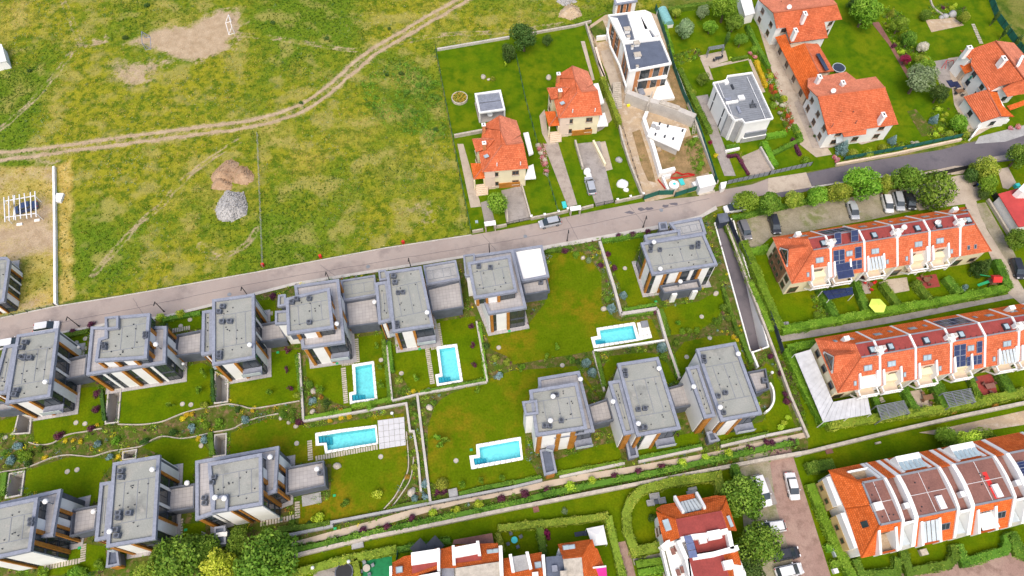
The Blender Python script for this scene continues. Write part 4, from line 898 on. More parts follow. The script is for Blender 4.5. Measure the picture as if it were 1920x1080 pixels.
def broad_unit(u0,u1,gap,label,hip=False,nglass=None,front=None,pr=PC):
 f=fC;be,bf,ff,fe=pr['be'],pr['bf'],pr['ff'],pr['fe'];uc=(u0+u1)/2;ue=u0-(2.5 if hip else 0)
 root=empty('terraced_house',f(uc,3),label,'house','broad terraced houses')
 MB().prism([f(ue+.25,fe[0]+.45),f(u1+gap,fe[0]+.45),f(u1+gap,be[0]-.4),f(ue+.25,be[0]-.4)],0,4.85).build('wall',M['white' if hip else 'cream'],root)
 MB().prism([f(u0,ff[0]),f(u1,ff[0]),f(u1,bf[0]),f(u0,bf[0])],8.6,9.02).build('flat_roof',M['brown_mem'],root)
 eb=MB()
 for vv in(ff[0],bf[0]):eb.bar(f(u0,vv,9.06),f(u1,vv,9.06),.3,.12)
 if hip:eb.bar(f(u0,ff[0],9.06),f(u0,bf[0],9.06),.3,.12)
 eb.build('roof_edging',M['grey_metal'],root)
 lp=MB();lp.bar(f(u0+.2,3.0,9.06),f(u1,3.0,9.06),.06,.04);lp.bar(f(uc,.2,9.06),f(uc,6,9.06),.06,.04);lp.build('lightning_wire',M['white_metal'],root)
 for i in range(5):q=f(random.uniform(u0+.6,u1-.6),random.uniform(.6,5.4),9.02);MB().tube(q,q+Vector((0,0,.2)),.09,.08,6).build('roof_vent',M['dark_metal'],root)
 b0,b1=(uc-2.4,uc+.4)if not hip else(u0-.2,u0+2.4);zc=7.9;vc=slope_v(pr,zc);zb=5.3
 roof_plane(root,[f(ue,*fe),f(u1,*fe),f(u1,*ff),f(u0,*ff)],'orange',notch=(f(b0,vc,zc),f(b1,vc,zc)))
 fbox(root,f,'balcony_floor','sand',b0,b1,fe[0]+.1,vc,zb-.2,zb);fbox(root,f,'balcony_back_wall','pale_pink',b0,b1,vc,vc+.2,zb,zc+.05)
 fbox(root,f,'balcony_parapet','orange',b0,b1,fe[0]-.1,fe[0]+.12,4.4,6.1);simple_window(root,f,'S',((b0+b1)/2,vc-.02),zb+.05,1.6,2.0,'balcony_door')
 for bb in(b0,b1):
  vs=[f(bb+s*.18,v,z)for s in(-1,1)for v,z in((fe[0]-.2,4.2),(fe[0]-.2,6.3),(vc+.3,zc+.75),(vc+.3,zb))]
  MB().add(vs,[(0,1,2,3),(7,6,5,4)]+[(i,i+4,(i+1)%4+4,(i+1)%4)for i in range(4)]).build('balcony_side_wall',M['white'],root)
 if front=='glass':
  for i in range(4):MB().add([f(lerp(b0,b1,i/4+.02),fe[0]+.1,6.5),f(lerp(b0,b1,i/4+.23),fe[0]+.1,6.5),f(lerp(b0,b1,i/4+.23),vc+.2,8.4),f(lerp(b0,b1,i/4+.02),vc+.2,8.4)],[(0,1,2,3)]).build('canopy_panel',M['polycarb'],root)
 if front=='awning':
  MB().prism([f(b0+.2,fe[0]+.1),f(b1+.1,fe[0]+.1),f(b1+.1,vc-.2),f(b0+.2,vc-.2)],7.0,7.1).build('awning',M['fabric_white'],root)
  for i in range(6):fbox(root,f,'canopy_slat','grey_metal',lerp(b0,b1,i/6+.04),lerp(b0,b1,i/6+.12),vc-.2,vc+.5,7.7,7.78)
 sl=(ff[0]-fe[0],ff[1]-fe[1]);
 if not hip:skylight(root,f,uc+1.6,lerp(ff[0],fe[0],.5),lerp(ff[1],fe[1],.5),sl,1.4,1.2,glass='glass')
 if nglass:
  g0,g1=uc-1.9,uc+1.9;t0,t1=.12,.8;vA,zA=lerp(be[0],bf[0],t0),lerp(be[1],bf[1],t0);vB,zB=lerp(be[0],bf[0],t1),lerp(be[1],bf[1],t1)
  roof_plane(root,[f(u0,*be),f(u1+gap,*be),f(u1+gap,*bf),f(u0,*bf)],'orange')
  fbox(root,f,'glazed_box','white',g0,g1,vB-.1,vB+2.2,6.5,8.35)
  for i in range(5):MB().add([f(lerp(g0,g1,i/5+.01),vB+2.2,8.1),f(lerp(g0,g1,i/5+.19),vB+2.2,8.1),f(lerp(g0,g1,i/5+.19),vB-.1,8.75),f(lerp(g0,g1,i/5+.01),vB-.1,8.75)],[(0,1,2,3)]).build('roof_glass',M['sky_glass'],root)
  profile_wall(root,f,g0-.2,[be,(bf[0]+.3,bf[1]-.2)],.4,.45,z0=4.5,name='balcony_side_wall');profile_wall(root,f,g1+.2,[be,(bf[0]+.3,bf[1]-.2)],.4,.45,z0=4.5,name='balcony_side_wall')
 else:
  g0,g1=u0-.2,u1-.4;zt=7.7;vt=lerp(be[0],bf[0],(zt-be[1])/(bf[1]-be[1]))
  if hip:
   zq=6.6;vq=lerp(be[0],bf[0],(zq-be[1])/(bf[1]-be[1]));zp=8.3;vp=lerp(be[0],bf[0],(zp-be[1])/(bf[1]-be[1]))
   roof_plane(root,[f(ue,*be),f(u1+gap,*be),f(u1+gap,vq,zq),f(lerp(ue,u0,.3),vq,zq)],'orange')
   roof_plane(root,[f(g0,vp,zp),f(g1,vp,zp),f(g1,vq,zq),f(u1+gap,vq,zq),f(u1+gap,*bf),f(u0,*bf),f(lerp(ue,u0,.3),vq,zq),f(g0,vq,zq)],'orange')
   fbox(root,f,'balcony_floor','sand',g0,g1,vp,vq,6.0,6.2);profile_wall(root,f,g1,[be,(bf[0]+.2,bf[1]-.2)],.5,.4,z0=4.5,name='balcony_side_wall');fbox(root,f,'balcony_parapet','white',g0-.2,g1,vq-.15,vq+.15,5.9,7.0)
  else:roof_plane(root,[f(u0,*be),f(u1+gap,*be),f(u1+gap,*bf),f(u0,*bf)],'orange')
 cp=curved(pr);profile_wall(root,f,u1+.22,cp,.4,.35)
 if gap:
  profile_wall(root,f,u1+gap-.22,cp,.62,.3);fbox(root,f,'light_well_roof','brown_mem',u1+.4,u1+gap-.6,fe[0]+3.2,bf[0]-.1,8.1,8.45)
  fbox(root,f,'light_well_front','white',u1+.4,u1+gap-.6,fe[0]+2.9,fe[0]+3.2,4,9.1);fbox(root,f,'light_well_roof','polycarb',u1+.4,u1+gap-.6,fe[0]+.4,fe[0]+2.9,5.2,5.4)
  MB().box(f(u1+gap-.9,1.8,8.4),.7,.8,1.0,f.rz).build('vent_box',M['white_metal'],root)
 if not hip:MB().box(f(uc+1.2,1.3,9.0),.95,1.9,.4,f.rz).build('roof_dome',M['white_metal'],root)
 for vv,s in((fe[0]+.45,'S'),(be[0]-.4,'N')):simple_window(root,f,s,(uc-1.2,vv),.3,1.8,2.1,'glazed_door');simple_window(root,f,s,(uc+1.4,vv),1,1.3,1.3)
 if hip:
  roof_plane(root,[f(ue,*be),f(ue+.3,3.4,5.3),f(u0,2.8,8.7),f(u0,*bf)],'orange');roof_plane(root,[f(ue+.3,3.4,5.3),f(ue,*fe),f(u0,*ff),f(u0,2.8,8.7)],'orange')
  ridge(root,[f(ue,*be),f(u0,*bf)],'orange');ridge(root,[f(ue+.3,3.4,5.3),f(u0,2.8,8.7)],'orange');ridge(root,[f(ue,*fe),f(u0,*ff)],'orange')
  c=fbox(root,f,'chimney','white',u0-.1,u0+1.1,1.9,3.0,8,9.9);fbox(root,f,'side_wall','ochre',ue-.55,ue+.24,-2.0,3.0,0,3.3);fbox(root,f,'side_wall','ochre',ue-.55,ue+.24,4.2,8.4,0,3.3);fbox(root,f,'side_parapet','white',ue-.5,ue+.24,-2.1,3.0,3.3,5.0);fbox(root,f,'side_parapet','white',ue-.5,ue+.24,4.2,8.5,3.3,5.0)
  for vv in(-.6,1.4,5.4,7.4):simple_window(root,f,'W',(ue-.55,vv),1.6,.8,1.2)
  MB().add([f(ue+1.0,0.2,6.65),f(ue+1.6,.2,7.62),f(ue+1.6,1.1,7.62),f(ue+1.0,1.1,6.65)],[(0,1,2,3)]).build('skylight',M['glass'],root)
 return root
Cc=[broad_unit(0,3.2,2.5,'west end house of the lower terrace, ochre side wall beside the driveway',hip=True),broad_unit(5.75,11.8,2.7,'lower terrace house with broad brown roof, clear canopy over its front balcony',nglass=True,front='glass'),broad_unit(14.6,20.7,2.6,'lower terrace house with white awning over its balcony and bright red roof patch',nglass=True,front='awning'),broad_unit(23.3,29.4,0,'lower terrace house cut by the picture edge, solar panels by its party wall',nglass=None)]
fbox(Cc[2],fC,'roof_patch','red_paint',18.1,18.8,.3,4.2,9.0,9.035);solar(Cc[3],fC,23.6,25.0,1.0,9.1,4.6,9.25,1,4)
cv=empty('metal_canopy',G(1520,740),'white ribbed metal canopy wrapped round the west end of the southern terrace','canopy')
zc_=2.7;q1=[G(*p,zc_)for p in P('1440,540: 200,498 322,462 488,852 415,1008')];q2=[G(*p,zc_)for p in P('1440,540: 490,855 745,805 775,945 415,1008')]
for q,nn in((q1,13),(q2,9)):
 for i in range(nn):
  if q is q1:a,b,c,d=q[0].lerp(q[3],i/nn),q[1].lerp(q[2],i/nn),q[1].lerp(q[2],(i+.96)/nn),q[0].lerp(q[3],(i+.96)/nn)
  else:a,b,c,d=q[0].lerp(q[1],i/nn),q[0].lerp(q[1],(i+.96)/nn),q[3].lerp(q[2],(i+.96)/nn),q[3].lerp(q[2],i/nn)
  MB().prism([a,b,c,d],zc_-.05,zc_+random.uniform(.0,.03),True).build('roof_sheet',M['galv'],cv);MB().bar((*(a if q is q2 else a).to_2d(),zc_+.05),(*(d if q is q2 else b).to_2d(),zc_+.05),.05,.05).build('standing_seam',M['galv'],cv)
for p in(q1[0],q1[3],q2[2],q2[3].lerp(q2[2],.5)):MB().tube((p.x,p.y,0),(p.x,p.y,zc_-.05),.07,.07,6).build('post',M['white_metal'],cv)
def PL(s):return[G(*q)for q in P(s)]
def body(root,px,z,mat,ins=.35,z0=0.0,top=None):
 poly=inset(ccw([(p.x,p.y)for p in GG(P(px),z)]),ins)
 MB().prism(poly,z0,top if top is not None else z-.05).build('wall',M[mat],root);return poly
def wins(root,poly,rows,mat='brown_wood',skip=()):
 """windows along every wall of poly: rows = [(sill, height, width, spacing)]"""
 n=len(poly)
 for i in range(n):
  a,b=Vector(poly[i]),Vector(poly[(i+1)%n]);d=b-a;L=d.length
  if L<2.4 or i in skip:continue
  d.normalize();nn=Vector((d.y,-d.x));rz=math.atan2(d.y,d.x)
  for z,h,w,sp in rows:
   k=max(1,int(L/sp))
   for j in range(k):
    c=a+d*(L*(j+.5)/k);fr=MB()
    for s in(-1,1):fr.box((*(c+d*s*(w/2-.05)+nn*.03),z),.1,.14,h,rz)
    for zz in(z,z+h-.1):fr.box((*(c+nn*.03),zz),w-.2,.14,.1,rz)
    fr.box((*(c+nn*.03),z+.1),.07,.1,h-.2,rz)
    o=fr.build('window',M[mat],root);MB().box((*(c+nn*.01),z+.1),w-.2,.05,h-.2,rz).build('pane',M['glass'],o)
    MB().box((*(c+nn*.12),z-.1),w+.2,.3,.08,rz).build('sill',M['stone'],o)
def stack(root,px,z,h=1.4,w=.7,mat='white',d=None):
 for p in P(px):
  q=G(*p,z+h);c=MB().box((q.x,q.y,z-1.2),w,d or w,h+1.2,R(8)).build('chimney',M[mat],root)
  MB().box((q.x,q.y,z+h),w+.2,(d or w)+.2,.14,R(8)).build('chimney_cap',M['white'],c);MB().box((q.x,q.y,z+h+.14),w*.4,(d or w)*.4,.12,R(8)).build('chimney_pot',M['dark_metal'],c)
t='1000,110,6.35: '
h2=empty('detached_house',G(1090,200),'cream house with coral roof between the silver parked car and a green lawn','house','cream houses with coral roofs')
bp=body(h2,t+'300,715 820,672 768,380 705,300 650,150 465,100 285,235 255,505',6,'cream',.45)
wins(h2,bp,[(.9,1.2,1.3,3.2),(3.9,1.2,1.3,3.2)]);body(h2,t+'305,715 458,700 440,560 300,570',6,'pale_pink',.3);tw=body(h2,t+'165,352 215,488 335,450 300,345',6.1,'cream',.3);wins(h2,tw,[(1,1.2,1,3),(3.9,1.2,1,3)])
for s,m_ in(('300,712,6 822,672,6 768,378,8.8 520,402,8.8','coral'),('250,508,6 300,712,6 520,402,8.8','coral'),('275,240,6 490,245,8.6 520,402,8.8 250,508,6','coral'),('460,90,7.4 298,190,6 272,228,6 492,243,8.6','coral'),('460,90,7.4 655,145,6 710,302,6.2 577,396,8.8 497,243,8.6','coral_lit'),('577,396,8.8 768,377,8.8 710,310,6.4','coral_lit'),('497,243,8.6 577,396,8.8 520,402,8.8','coral'),('160,350,6.2 215,492,6.2 290,352,7.5','coral'),('290,352,7.5 432,346,8.3 345,450,7.2 215,492,6.2','coral'),('160,348,6.2 300,338,6.3 432,346,8.3 290,352,7.5','coral_lit'),('135,628,3.1 185,806,3.1 272,690,4.2 262,628,4.1','orange'),('185,806,3.1 312,796,3.1 290,690,4.2 272,690,4.2','orange')):
 roof_plane(h2,PL(t+s),m_)
for s in('460,90,7.45 497,243,8.65 577,396,8.85 768,377,8.85','300,712,6.05 520,402,8.85','185,806,3.15 272,690,4.25'):ridge(h2,PL(t+s),'coral_lit')
stack(h2,t+'320,380 300,182',7.4,1.3,.6,'orange' if False else 'brick')
for s in('345,530,7.6 375,515,7.8',):q=PL(t+s)[0];MB().box(q,.9,.7,.12,R(30)).build('skylight',M['sky_glass'],h2)
for p in P(t+'470,612 737,600'):q=G(*p,7.3);MB().bar((q.x,q.y,6.6),(q.x,q.y,7.5),.18,.18).build('vent_pipe',M['white_metal'],h2)
es=min(range(len(bp)),key=lambda i:bp[i][1]+bp[(i+1)%len(bp)][1]);a_,b_=Vector(bp[es]),Vector(bp[(es+1)%len(bp)]);d_=(b_-a_).normalized();c_=a_.lerp(b_,.6)+Vector((d_.y,-d_.x))*.05;MB().box((*c_,.05),4.2,.22,1.5,math.atan2(d_.y,d_.x)).build('garage_door',M['wood'],h2)
for s in('715,300,3 772,290,3 845,520,3 795,540,3','760,800,3 890,790,3 850,640,3 800,660,3'):
 pl=PL(t+s);MB().prism(pl,2.6,3.0,True).build('balcony_slab',M['white'],h2)
for s in('190,812,3','300,800,3'):q=PL(t+s)[0];MB().box((q.x,q.y,0),.28,.28,3.0,R(8)).build('porch_post',M['cream'],h2)
b=MB();q=G(*P(t+'265,960')[0])
for i in range(6):b.box((q.x,q.y-.32*i+.9,0),2.4,.34,1.2-.2*i,R(8))
b.build('porch_step',M['beige'],h2,kind='stuff')
off=G(991,316,6)-G(*P(t+'822,672')[0],6)
dup(h2,h2.location+off,label='cream house with coral roof behind the round clipped tree, next to a white pavilion')
pv=empty('pavilion',G(920,215),'white square pavilion with blue grey louvre roof on the lawn by a ring planter','pavilion')
t='860,160,12: ';z=2.9;o4=[(p.x,p.y)for p in GG(P(t+'355,180 945,95 1050,545 455,625'),z)];i4=[(p.x,p.y)for p in GG(P(t+'410,205 910,150 1000,515 490,590'),z)]
rb=MB();rb.ring(o4,i4,z-.35,z);rb.build('roof_frame',M['white_metal'],pv)
for i in range(26):
 f0,f1=i/26,(i+.85)/26;a=[Vector(q)for q in i4]
 for v0,v1 in((0,.47),(.51,1)):
  q_=[a[0].lerp(a[1],f0).lerp(a[3].lerp(a[2],f0),v0),a[0].lerp(a[1],f1).lerp(a[3].lerp(a[2],f1),v0),a[0].lerp(a[1],f1).lerp(a[3].lerp(a[2],f1),v1),a[0].lerp(a[1],f0).lerp(a[3].lerp(a[2],f0),v1)]
  MB().prism(q_,z-.2+.0,z-.14,True).build('louvre',M['coping'],pv)
for q in inset(ccw(o4),.15):MB().box((*q,0),.25,.25,z-.35,R(8)).build('post',M['white_metal'],pv)
MB().prism(inset(ccw(o4),-.1),-.02,.1).build('floor',M['grey_paving'],pv)
tb=empty('garden_table',G(919,219,.1),'round table under the white pavilion roof','table');q=G(919,219,.1)
MB().tube(q+Vector((0,0,.7)),q+Vector((0,0,.75)),.6,.6,16).build('table_top',M['white_metal'],tb);MB().tube(q,q+Vector((0,0,.7)),.08,.08,6).build('pedestal',M['iron'],tb)
t='1100,0,5.4: '
h3=empty('unfinished_house',G(1205,130),'unfinished white house with dark blue flat roof and bare orange brick wall patches','house')
PK=dict(W="W1 K1.4 G1.6 K1.4 G1.6 K1.2 W1",S="W1.2 K1 G2 K.7 G1.3 K.9 G1",E="W2 K1 G2 K1 W2",N="W2 K1 G1 W2")
block(h3,t+'365,430 755,382 862,640 430,722',6.9,PK,coping=.35,mem='membrane_dark',wallmat='white',copmat='white',seams=False,drains=0,fascia=.5)
block(h3,t+'215,148 590,100 652,130 755,378 362,428',6.6,PK,coping=.3,mem='membrane_dark',wallmat='white',copmat='white',seams=False,drains=0,fascia=.5)
for s in('410,130 522,112 662,372 488,392','530,118 648,132 745,345 690,358 640,290 590,295','232,172 312,182 412,412 362,420'):
 pl=GG(P(t+s),6.75);MB().prism(pl,6.2,6.75).build('insulation_board',M['white'],h3)
for s,w in(('508,425',1.3),('465,462',.6),('517,545',1.5),('515,662',.6),('412,285',1.4),('425,360',.8)):
 q=G(*P(t+s)[0],7.4);c=MB().box((q.x,q.y,6.3),w*.8,w*.7,.9,R(10)).build('roof_shaft',M['white'],h3);MB().box((q.x,q.y,7.2),w,w*.9,.12,R(10)).build('shaft_cap',M['stone'],c)
pl=GG(P(t+'440,815 800,790 820,770 790,745 440,790'),3.6);MB().prism(pl,3.3,3.6,True).build('balcony_slab',M['white'],h3)
pl=GG(P(t+'480,905 790,860 650,1040 510,1045'),.5);MB().prism(pl,0,.5).build('terrace_slab',M['beige'],h3)
pl=GG(P(t+'800,785 893,990 655,1022 715,880 790,862'),.75);MB().prism(pl,0,.75).build('terrace_slab',M['white'],h3)
b=MB();b.ribbon(W2(P(t+'475,915 515,1035 640,1020')),.3,0,1.6);b.build('terrace_parapet',M['stone'],h3)
b=MB();pts=[G(*p,3)for p in P(t+'205,285 240,470 330,660 400,880')]
for a,c in zip(pts[:-1],pts[1:]):b.bar(a,c,.35,.5)
b.build('balcony_edge',M['white'],h3)
st_=empty('outdoor_stairs',G(*P(t+'300,980')[0]),'stone outdoor stairs beside the unfinished white house','stairs')
a0,a1,c0,c1=[G(*p).to_2d()for p in P(t+'252,895 335,885 360,1100 270,1110')]
for i in range(14):
 u,w_=i/14,(i+.96)/14;MB().prism([a0.lerp(c1,u),a1.lerp(c0,u),a1.lerp(c0,w_),a0.lerp(c1,w_)],0,1.7-.12*i).build('step',M['stone'],st_)
t='1150,180,5.4: '
an=empty('building_shell',G(1245,250),'white concrete slab of an unfinished annex with dark starter bars and ladder','building site')
pl=GG(P(t+'400,258 742,332 668,548 345,402'),2.4);MB().prism(pl,2.05,2.4,True).build('slab',M['white'],an);body(an,t+'400,258 742,332 668,548 345,402',2.4,'conc',.4,top=2.05)
for s in('423,400','517,422','603,445','465,292','548,318','697,362'):
 q=G(*P(t+s)[0],2.4);MB().box((q.x,q.y,2.4),.3,.18,.8,R(10)).build('column_stub',M['dark_metal'],an)
for s in('405,305','448,330'):q=G(*P(t+s)[0],2.4);MB().tube((q.x,q.y,2.4),(q.x,q.y,2.65),.5,.5,12).build('pipe_sleeve',M['conc_grey'],an)
for s,z0,z1,w,m_ in(('118,55 330,135 440,165 640,235 800,300',0,3.0,1.2,'conc'),('445,165 635,230',3.0,3.3,1.1,'stone'),('330,205 300,280 395,560 470,825',0,1.6,.7,'white'),('455,815 610,775',0,1.5,.7,'white'),('490,850 545,980',0,1.2,.4,'white'),('490,850 570,830',0,1.2,.4,'white'),('370,60 320,210',0,3.2,.25,'stone')):
 b=MB();b.ribbon(W2(P(t+s)),w,z0,z1);b.build('concrete_wall',M[m_],an)
ld=empty('ladder',G(*P(t+'815,340')[0]),'wooden ladder leaning on the concrete wall by the green mesh fence','ladder');a,c=G(*P(t+'825,275')[0],2.4),G(*P(t+'810,385')[0]);ux=Vector((.28,.05,0))
for s in(-1,1):MB().bar(a+ux*s,c+ux*s,.1,.1).build('rail',M['stone'],ld)
for i in range(7):q=a.lerp(c,(i+.5)/7);MB().bar(q-ux,q+ux,.07,.07).build('rung',M['stone'],ld)
sc=empty('site_container',G(*P(t+'940,870')[0]),'white site hut with flat roof standing on the kerb beside the green mesh gate','site hut')
pl=GG(P(t+'845,825 998,798 1035,892 880,932'),2.4);MB().prism(pl,.1,2.4).build('hut_body',M['white_metal'],sc);MB().prism(inset(ccw([(p.x,p.y)for p in pl]),-.08),2.4,2.5,True).build('roof_sheet',M['white'],sc)
pl=GG(P(t+'860,985 1025,950 1030,975 870,1012'),.1);MB().prism(pl,0,.18).build('step_slab',M['stone'],sc)
wt=empty('water_tank',G(*P(t+'605,925')[0]),'round white water tank with teal lid on the building site','tank');q=G(*P(t+'605,925')[0]);MB().tube(q,q+Vector((0,0,1.0)),1.0,1.0,20).build('tank_body',M['white_metal'],wt);MB().tube(q+Vector((0,0,1)),q+Vector((0,0,1.1)),1.02,.9,20).build('tank_top',M['white'],wt);MB().box(q+Vector((.05,.05,1.1)),.5,.5,.08,R(20)).build('lid',M['teal'],wt)
for s,w,d,h,m_,nm,lb in(('690,875',.9,1.5,.25,'teal','plastic_sheet_stack','teal sheet stack beside the round water tank'),('825,915',1.2,1.0,1.0,'white_metal','site_cabinet','white cabinet leaning against the site hut'),('832,425',1.0,.7,.3,'stone','timber_crate','pale crate lying on weeds below the ladder'),('455,555',.9,.8,.6,'sand','sand_bag','pale sand bag at the corner of the white slab'),('150,105',.6,.4,.5,'yellow_plastic','wheelbarrow_tub','orange tub under the concrete beam by the stairs')):
 q=G(*P(t+s)[0]);MB().box(q,w,d,h,R(15)).build(nm,M[m_],label=lb,cat=nm.split('_')[-1])
t='1290,120,5.143: '
h4=empty('modern_house',G(1390,235),'white cubic house with dark ribbed flat roof and recessed garage','house')
block(h4,t+'240,175 362,153 380,108 620,75 826,522 548,570 520,532 452,545 385,465',6.4,dict(W='S2 G.5 S2 G.35 S3 G.5 S2',E='S2 G2 S3',N='S2 G2 S2'),coping=.2,drop=.45,mem='grey_metal',wallmat='white',copmat='white',seams=False,drains=0,fascia=.5)
rib0,rib1,rib2,rib3=[G(*p,6).to_2d()for p in P(t+'405,125 610,95 800,520 548,560')]
for i in range(22):
 u=(i+.5)/22;a,c=rib0.lerp(rib3,u),rib1.lerp(rib2,u);MB().bar((*a,5.98),(*c,5.98),.09,.12).build('roof_rib',M['grey_metal'],h4)
rib0,rib1,rib2,rib3=[G(*p,6).to_2d()for p in P(t+'265,190 395,175 515,515 440,530')]
for i in range(15):
 u=(i+.5)/15;a,c=rib0.lerp(rib3,u),rib1.lerp(rib2,u);MB().bar((*a,5.94),(*c,5.94),.09,.1).build('roof_rib',M['grey_metal'],h4)
for s in('570,125 680,370','685,380 745,525','290,185 350,330','385,390 440,530'):
 a,c=[G(*p,6.2)for p in P(t+s)];MB().bar(a,c,.1,.12).build('safety_rail',M['white_metal'],h4)
for s,w,d,h,m_ in(('515,320',1.3,1.1,.4,'white_metal'),('425,362',2.6,.5,.35,'white'),('390,335',1.3,.8,.3,'coping'),('370,170',.8,1.0,.5,'white'),('490,440',.5,1.8,.5,'coping'),('430,215',.35,1.2,.4,'dark_metal')):
 q=G(*P(t+s)[0],6.3);MB().box((q.x,q.y,5.95),w,d,h,R(12)).build('roof_box',M[m_],h4)
fr=MB();q=G(*P(t+'625,410')[0],6)
for dx,dy in((-.6,-.4),(.6,-.4),(0,.7)):fr.bar((q.x+dx,q.y+dy,6),(q.x-.4,q.y+.5,7.4),.08,.08)
for k in range(4):fr.bar((q.x-.7,q.y-.4+.3*k,6.1),(q.x+.7,q.y-.4+.3*k,6.3),.07,.07)
fr.build('roof_aerial',M['dark_metal'],h4)
pl=GG(P(t+'385,470 520,535 520,545 385,478'),6.2);MB().prism([Vector(v)+Vector((0,d_,0))for v,d_ in zip(pl,(0,0,-.5,-.5))],.1,6.2).build('grey_front',M['conc_grey'],h4)
A_,B_=[G(*p,6).to_2d()for p in P(t+'548,572 826,524')];d_=(B_-A_).normalized();c_=A_.lerp(B_,.55)+Vector((d_.y,-d_.x))*.12
MB().box((*c_,1.6),4.6,.3,1.3,math.atan2(d_.y,d_.x)).build('balcony_opening',M['grey_metal'],h4);MB().box((*c_,1.45),5.0,.6,.15,math.atan2(d_.y,d_.x)).build('balcony_sill',M['white'],h4);MB().box((*c_,.05),5.4,.25,1.2,math.atan2(d_.y,d_.x)).build('garage_door',M['conc_grey'],h4)
t='1390,0,3.6: '
h5=empty('detached_house',G(1520,130),'long white house of two gabled coral roofs joined by a low tiled link','house')
for s,z,m_ in(('118,0 235,190 590,150 660,120 560,-60 110,-40',5.2,'white'),('305,190 335,285 585,250 560,150',4,'white'),('235,255 440,665 620,480 520,300',3.0,'beige'),('455,600 585,905 1050,842 900,530',4.9,'white')):
 wins(h5,body(h5,t+s,z,m_,.4),[(.9,1.3,1.2,3.6)]+([(3.4,1.1,1.2,3.6)]if z>4.5 else[]))
for s,m_ in(('215,85,8.4 645,28,8.4 680,130,5.2 560,148,5.2 300,185,5.2 236,192,5.2','coral'),('300,185,5.25 560,148,5.25 585,256,3.9 330,292,3.9','coral'),('215,85,8.4 110,-8,5.2 560,-70,5.2 645,28,8.4','coral_lit'),('228,252,3.1 300,238,3.7 335,312,4.4 430,294,4.9 525,490,4.9 445,672,3.1','orange'),('430,294,4.9 520,296,4.1 625,482,3.6 525,490,4.9','coral'),('515,650,8.3 970,588,8.3 1060,840,4.9 845,870,4.9 585,910,4.9','coral'),('680,897,4.85 845,872,4.85 842,907,4.3 692,926,4.3','coral'),('515,650,8.3 445,597,6 450,522,4.8 710,478,4.6 775,545,5.9 905,524,5.9 970,588,8.3','coral_lit')):
 roof_plane(h5,PL(t+s),m_)
for s in('215,85,8.45 645,28,8.45','430,294,4.95 525,490,4.95','515,650,8.35 970,588,8.35'):ridge(h5,PL(t+s),'coral_lit',.15)
for s in('110,-8,5.2 215,85,8.3 236,192,5.2','445,597,5.5 515,650,8.2 585,910,4.9'):
 q=[v-Vector((-.35,0,0))for v in PL(t+s)];MB().add([(v.x+d,v.y,v.z-.1)for d in(0,.3)for v in q],[(0,1,2),(5,4,3),(0,3,4,1),(1,4,5,2),(2,5,3,0)]).build('gable',M['white'],h5)
stack(h5,t+'432,92 368,205',7.0,1.3,.6,d=1.1);stack(h5,t+'530,518 688,558',6.4,1.3,.6,d=1.0);stack(h5,t+'962,775',6.2,1.4,.6,d=1.1)
dish(h5,G(*P(t+'315,68')[0],8.2));dish(h5,G(*P(t+'610,632')[0],8.0))
for i,s in enumerate(('505,362,5.4 528,358,4.9 560,412,4.9 537,418,5.4','537,418,5.4 560,412,4.9 592,470,4.9 570,476,5.4')):
 q=PL(t+s);MB().add(q+[v-Vector((0,0,.1))for v in q],[(0,1,2,3),(7,6,5,4),(0,4,5,1),(1,5,6,2),(2,6,7,3),(3,7,4,0)]).build('solar_panel',M['solar'],h5)
for p in P(t+'670,757 755,757 617,843 777,820 760,633 268,15 335,5 437,47'):q=G(*p,6.6);MB().tube((q.x,q.y,6),(q.x,q.y,7.0),.1,.08,6).build('roof_vent',M['brown_mem'],h5)
pl=PL(t+'640,905,3 680,900,3 690,950,2.6 640,970,2.6');MB().add(pl,[(0,1,2,3)]).build('porch_canopy',M['polycarb'],h5)
tp=empty('trampoline',G(1573,127),'round dark blue trampoline on the lawn beside the low tiled link','trampoline');q=G(1573,127,.8)
MB().tube(q,q+Vector((0,0,.04)),1.3,1.3,24).build('jump_mat',M['blue_metal'],tp)
rg=MB();pts=[(q.x+1.42*math.cos(a*math.pi/12),q.y+1.42*math.sin(a*math.pi/12))for a in range(24)];rg.ring(pts,[(q.x+(x-q.x)*.9,q.y+(y-q.y)*.9)for x,y in pts],.76,.86);rg.build('rim',M['polycarb'],tp)
for k in range(6):a=k*math.pi/3;MB().tube((q.x+1.35*math.cos(a),q.y+1.35*math.sin(a),0),(q.x+1.35*math.cos(a),q.y+1.35*math.sin(a),.78),.04,.04,5).build('leg',M['grey_metal'],tp)
t='1680,60,5.143: '
h6=empty('detached_house',G(1860,160),'white house with orange hipped roof and low garage wing in the upper eastern corner','house')
for s,z,m_ in(('735,300 895,565 1240,520 1240,300 965,85 755,170',5.2,'white'),('655,620 822,870 1120,825 1000,600 880,570',2.9,'white'),('618,180 700,270 800,265 760,165',5.4,'white'),('618,318 660,400 735,370 720,300',2.8,'beige')):
 wins(h6,body(h6,t+s,z,m_,.35),[(.9,1.2,1.1,3.4)]+([(3.3,1.1,1.1,3.4)]if z>4.5 else[]),mat='dark_metal')
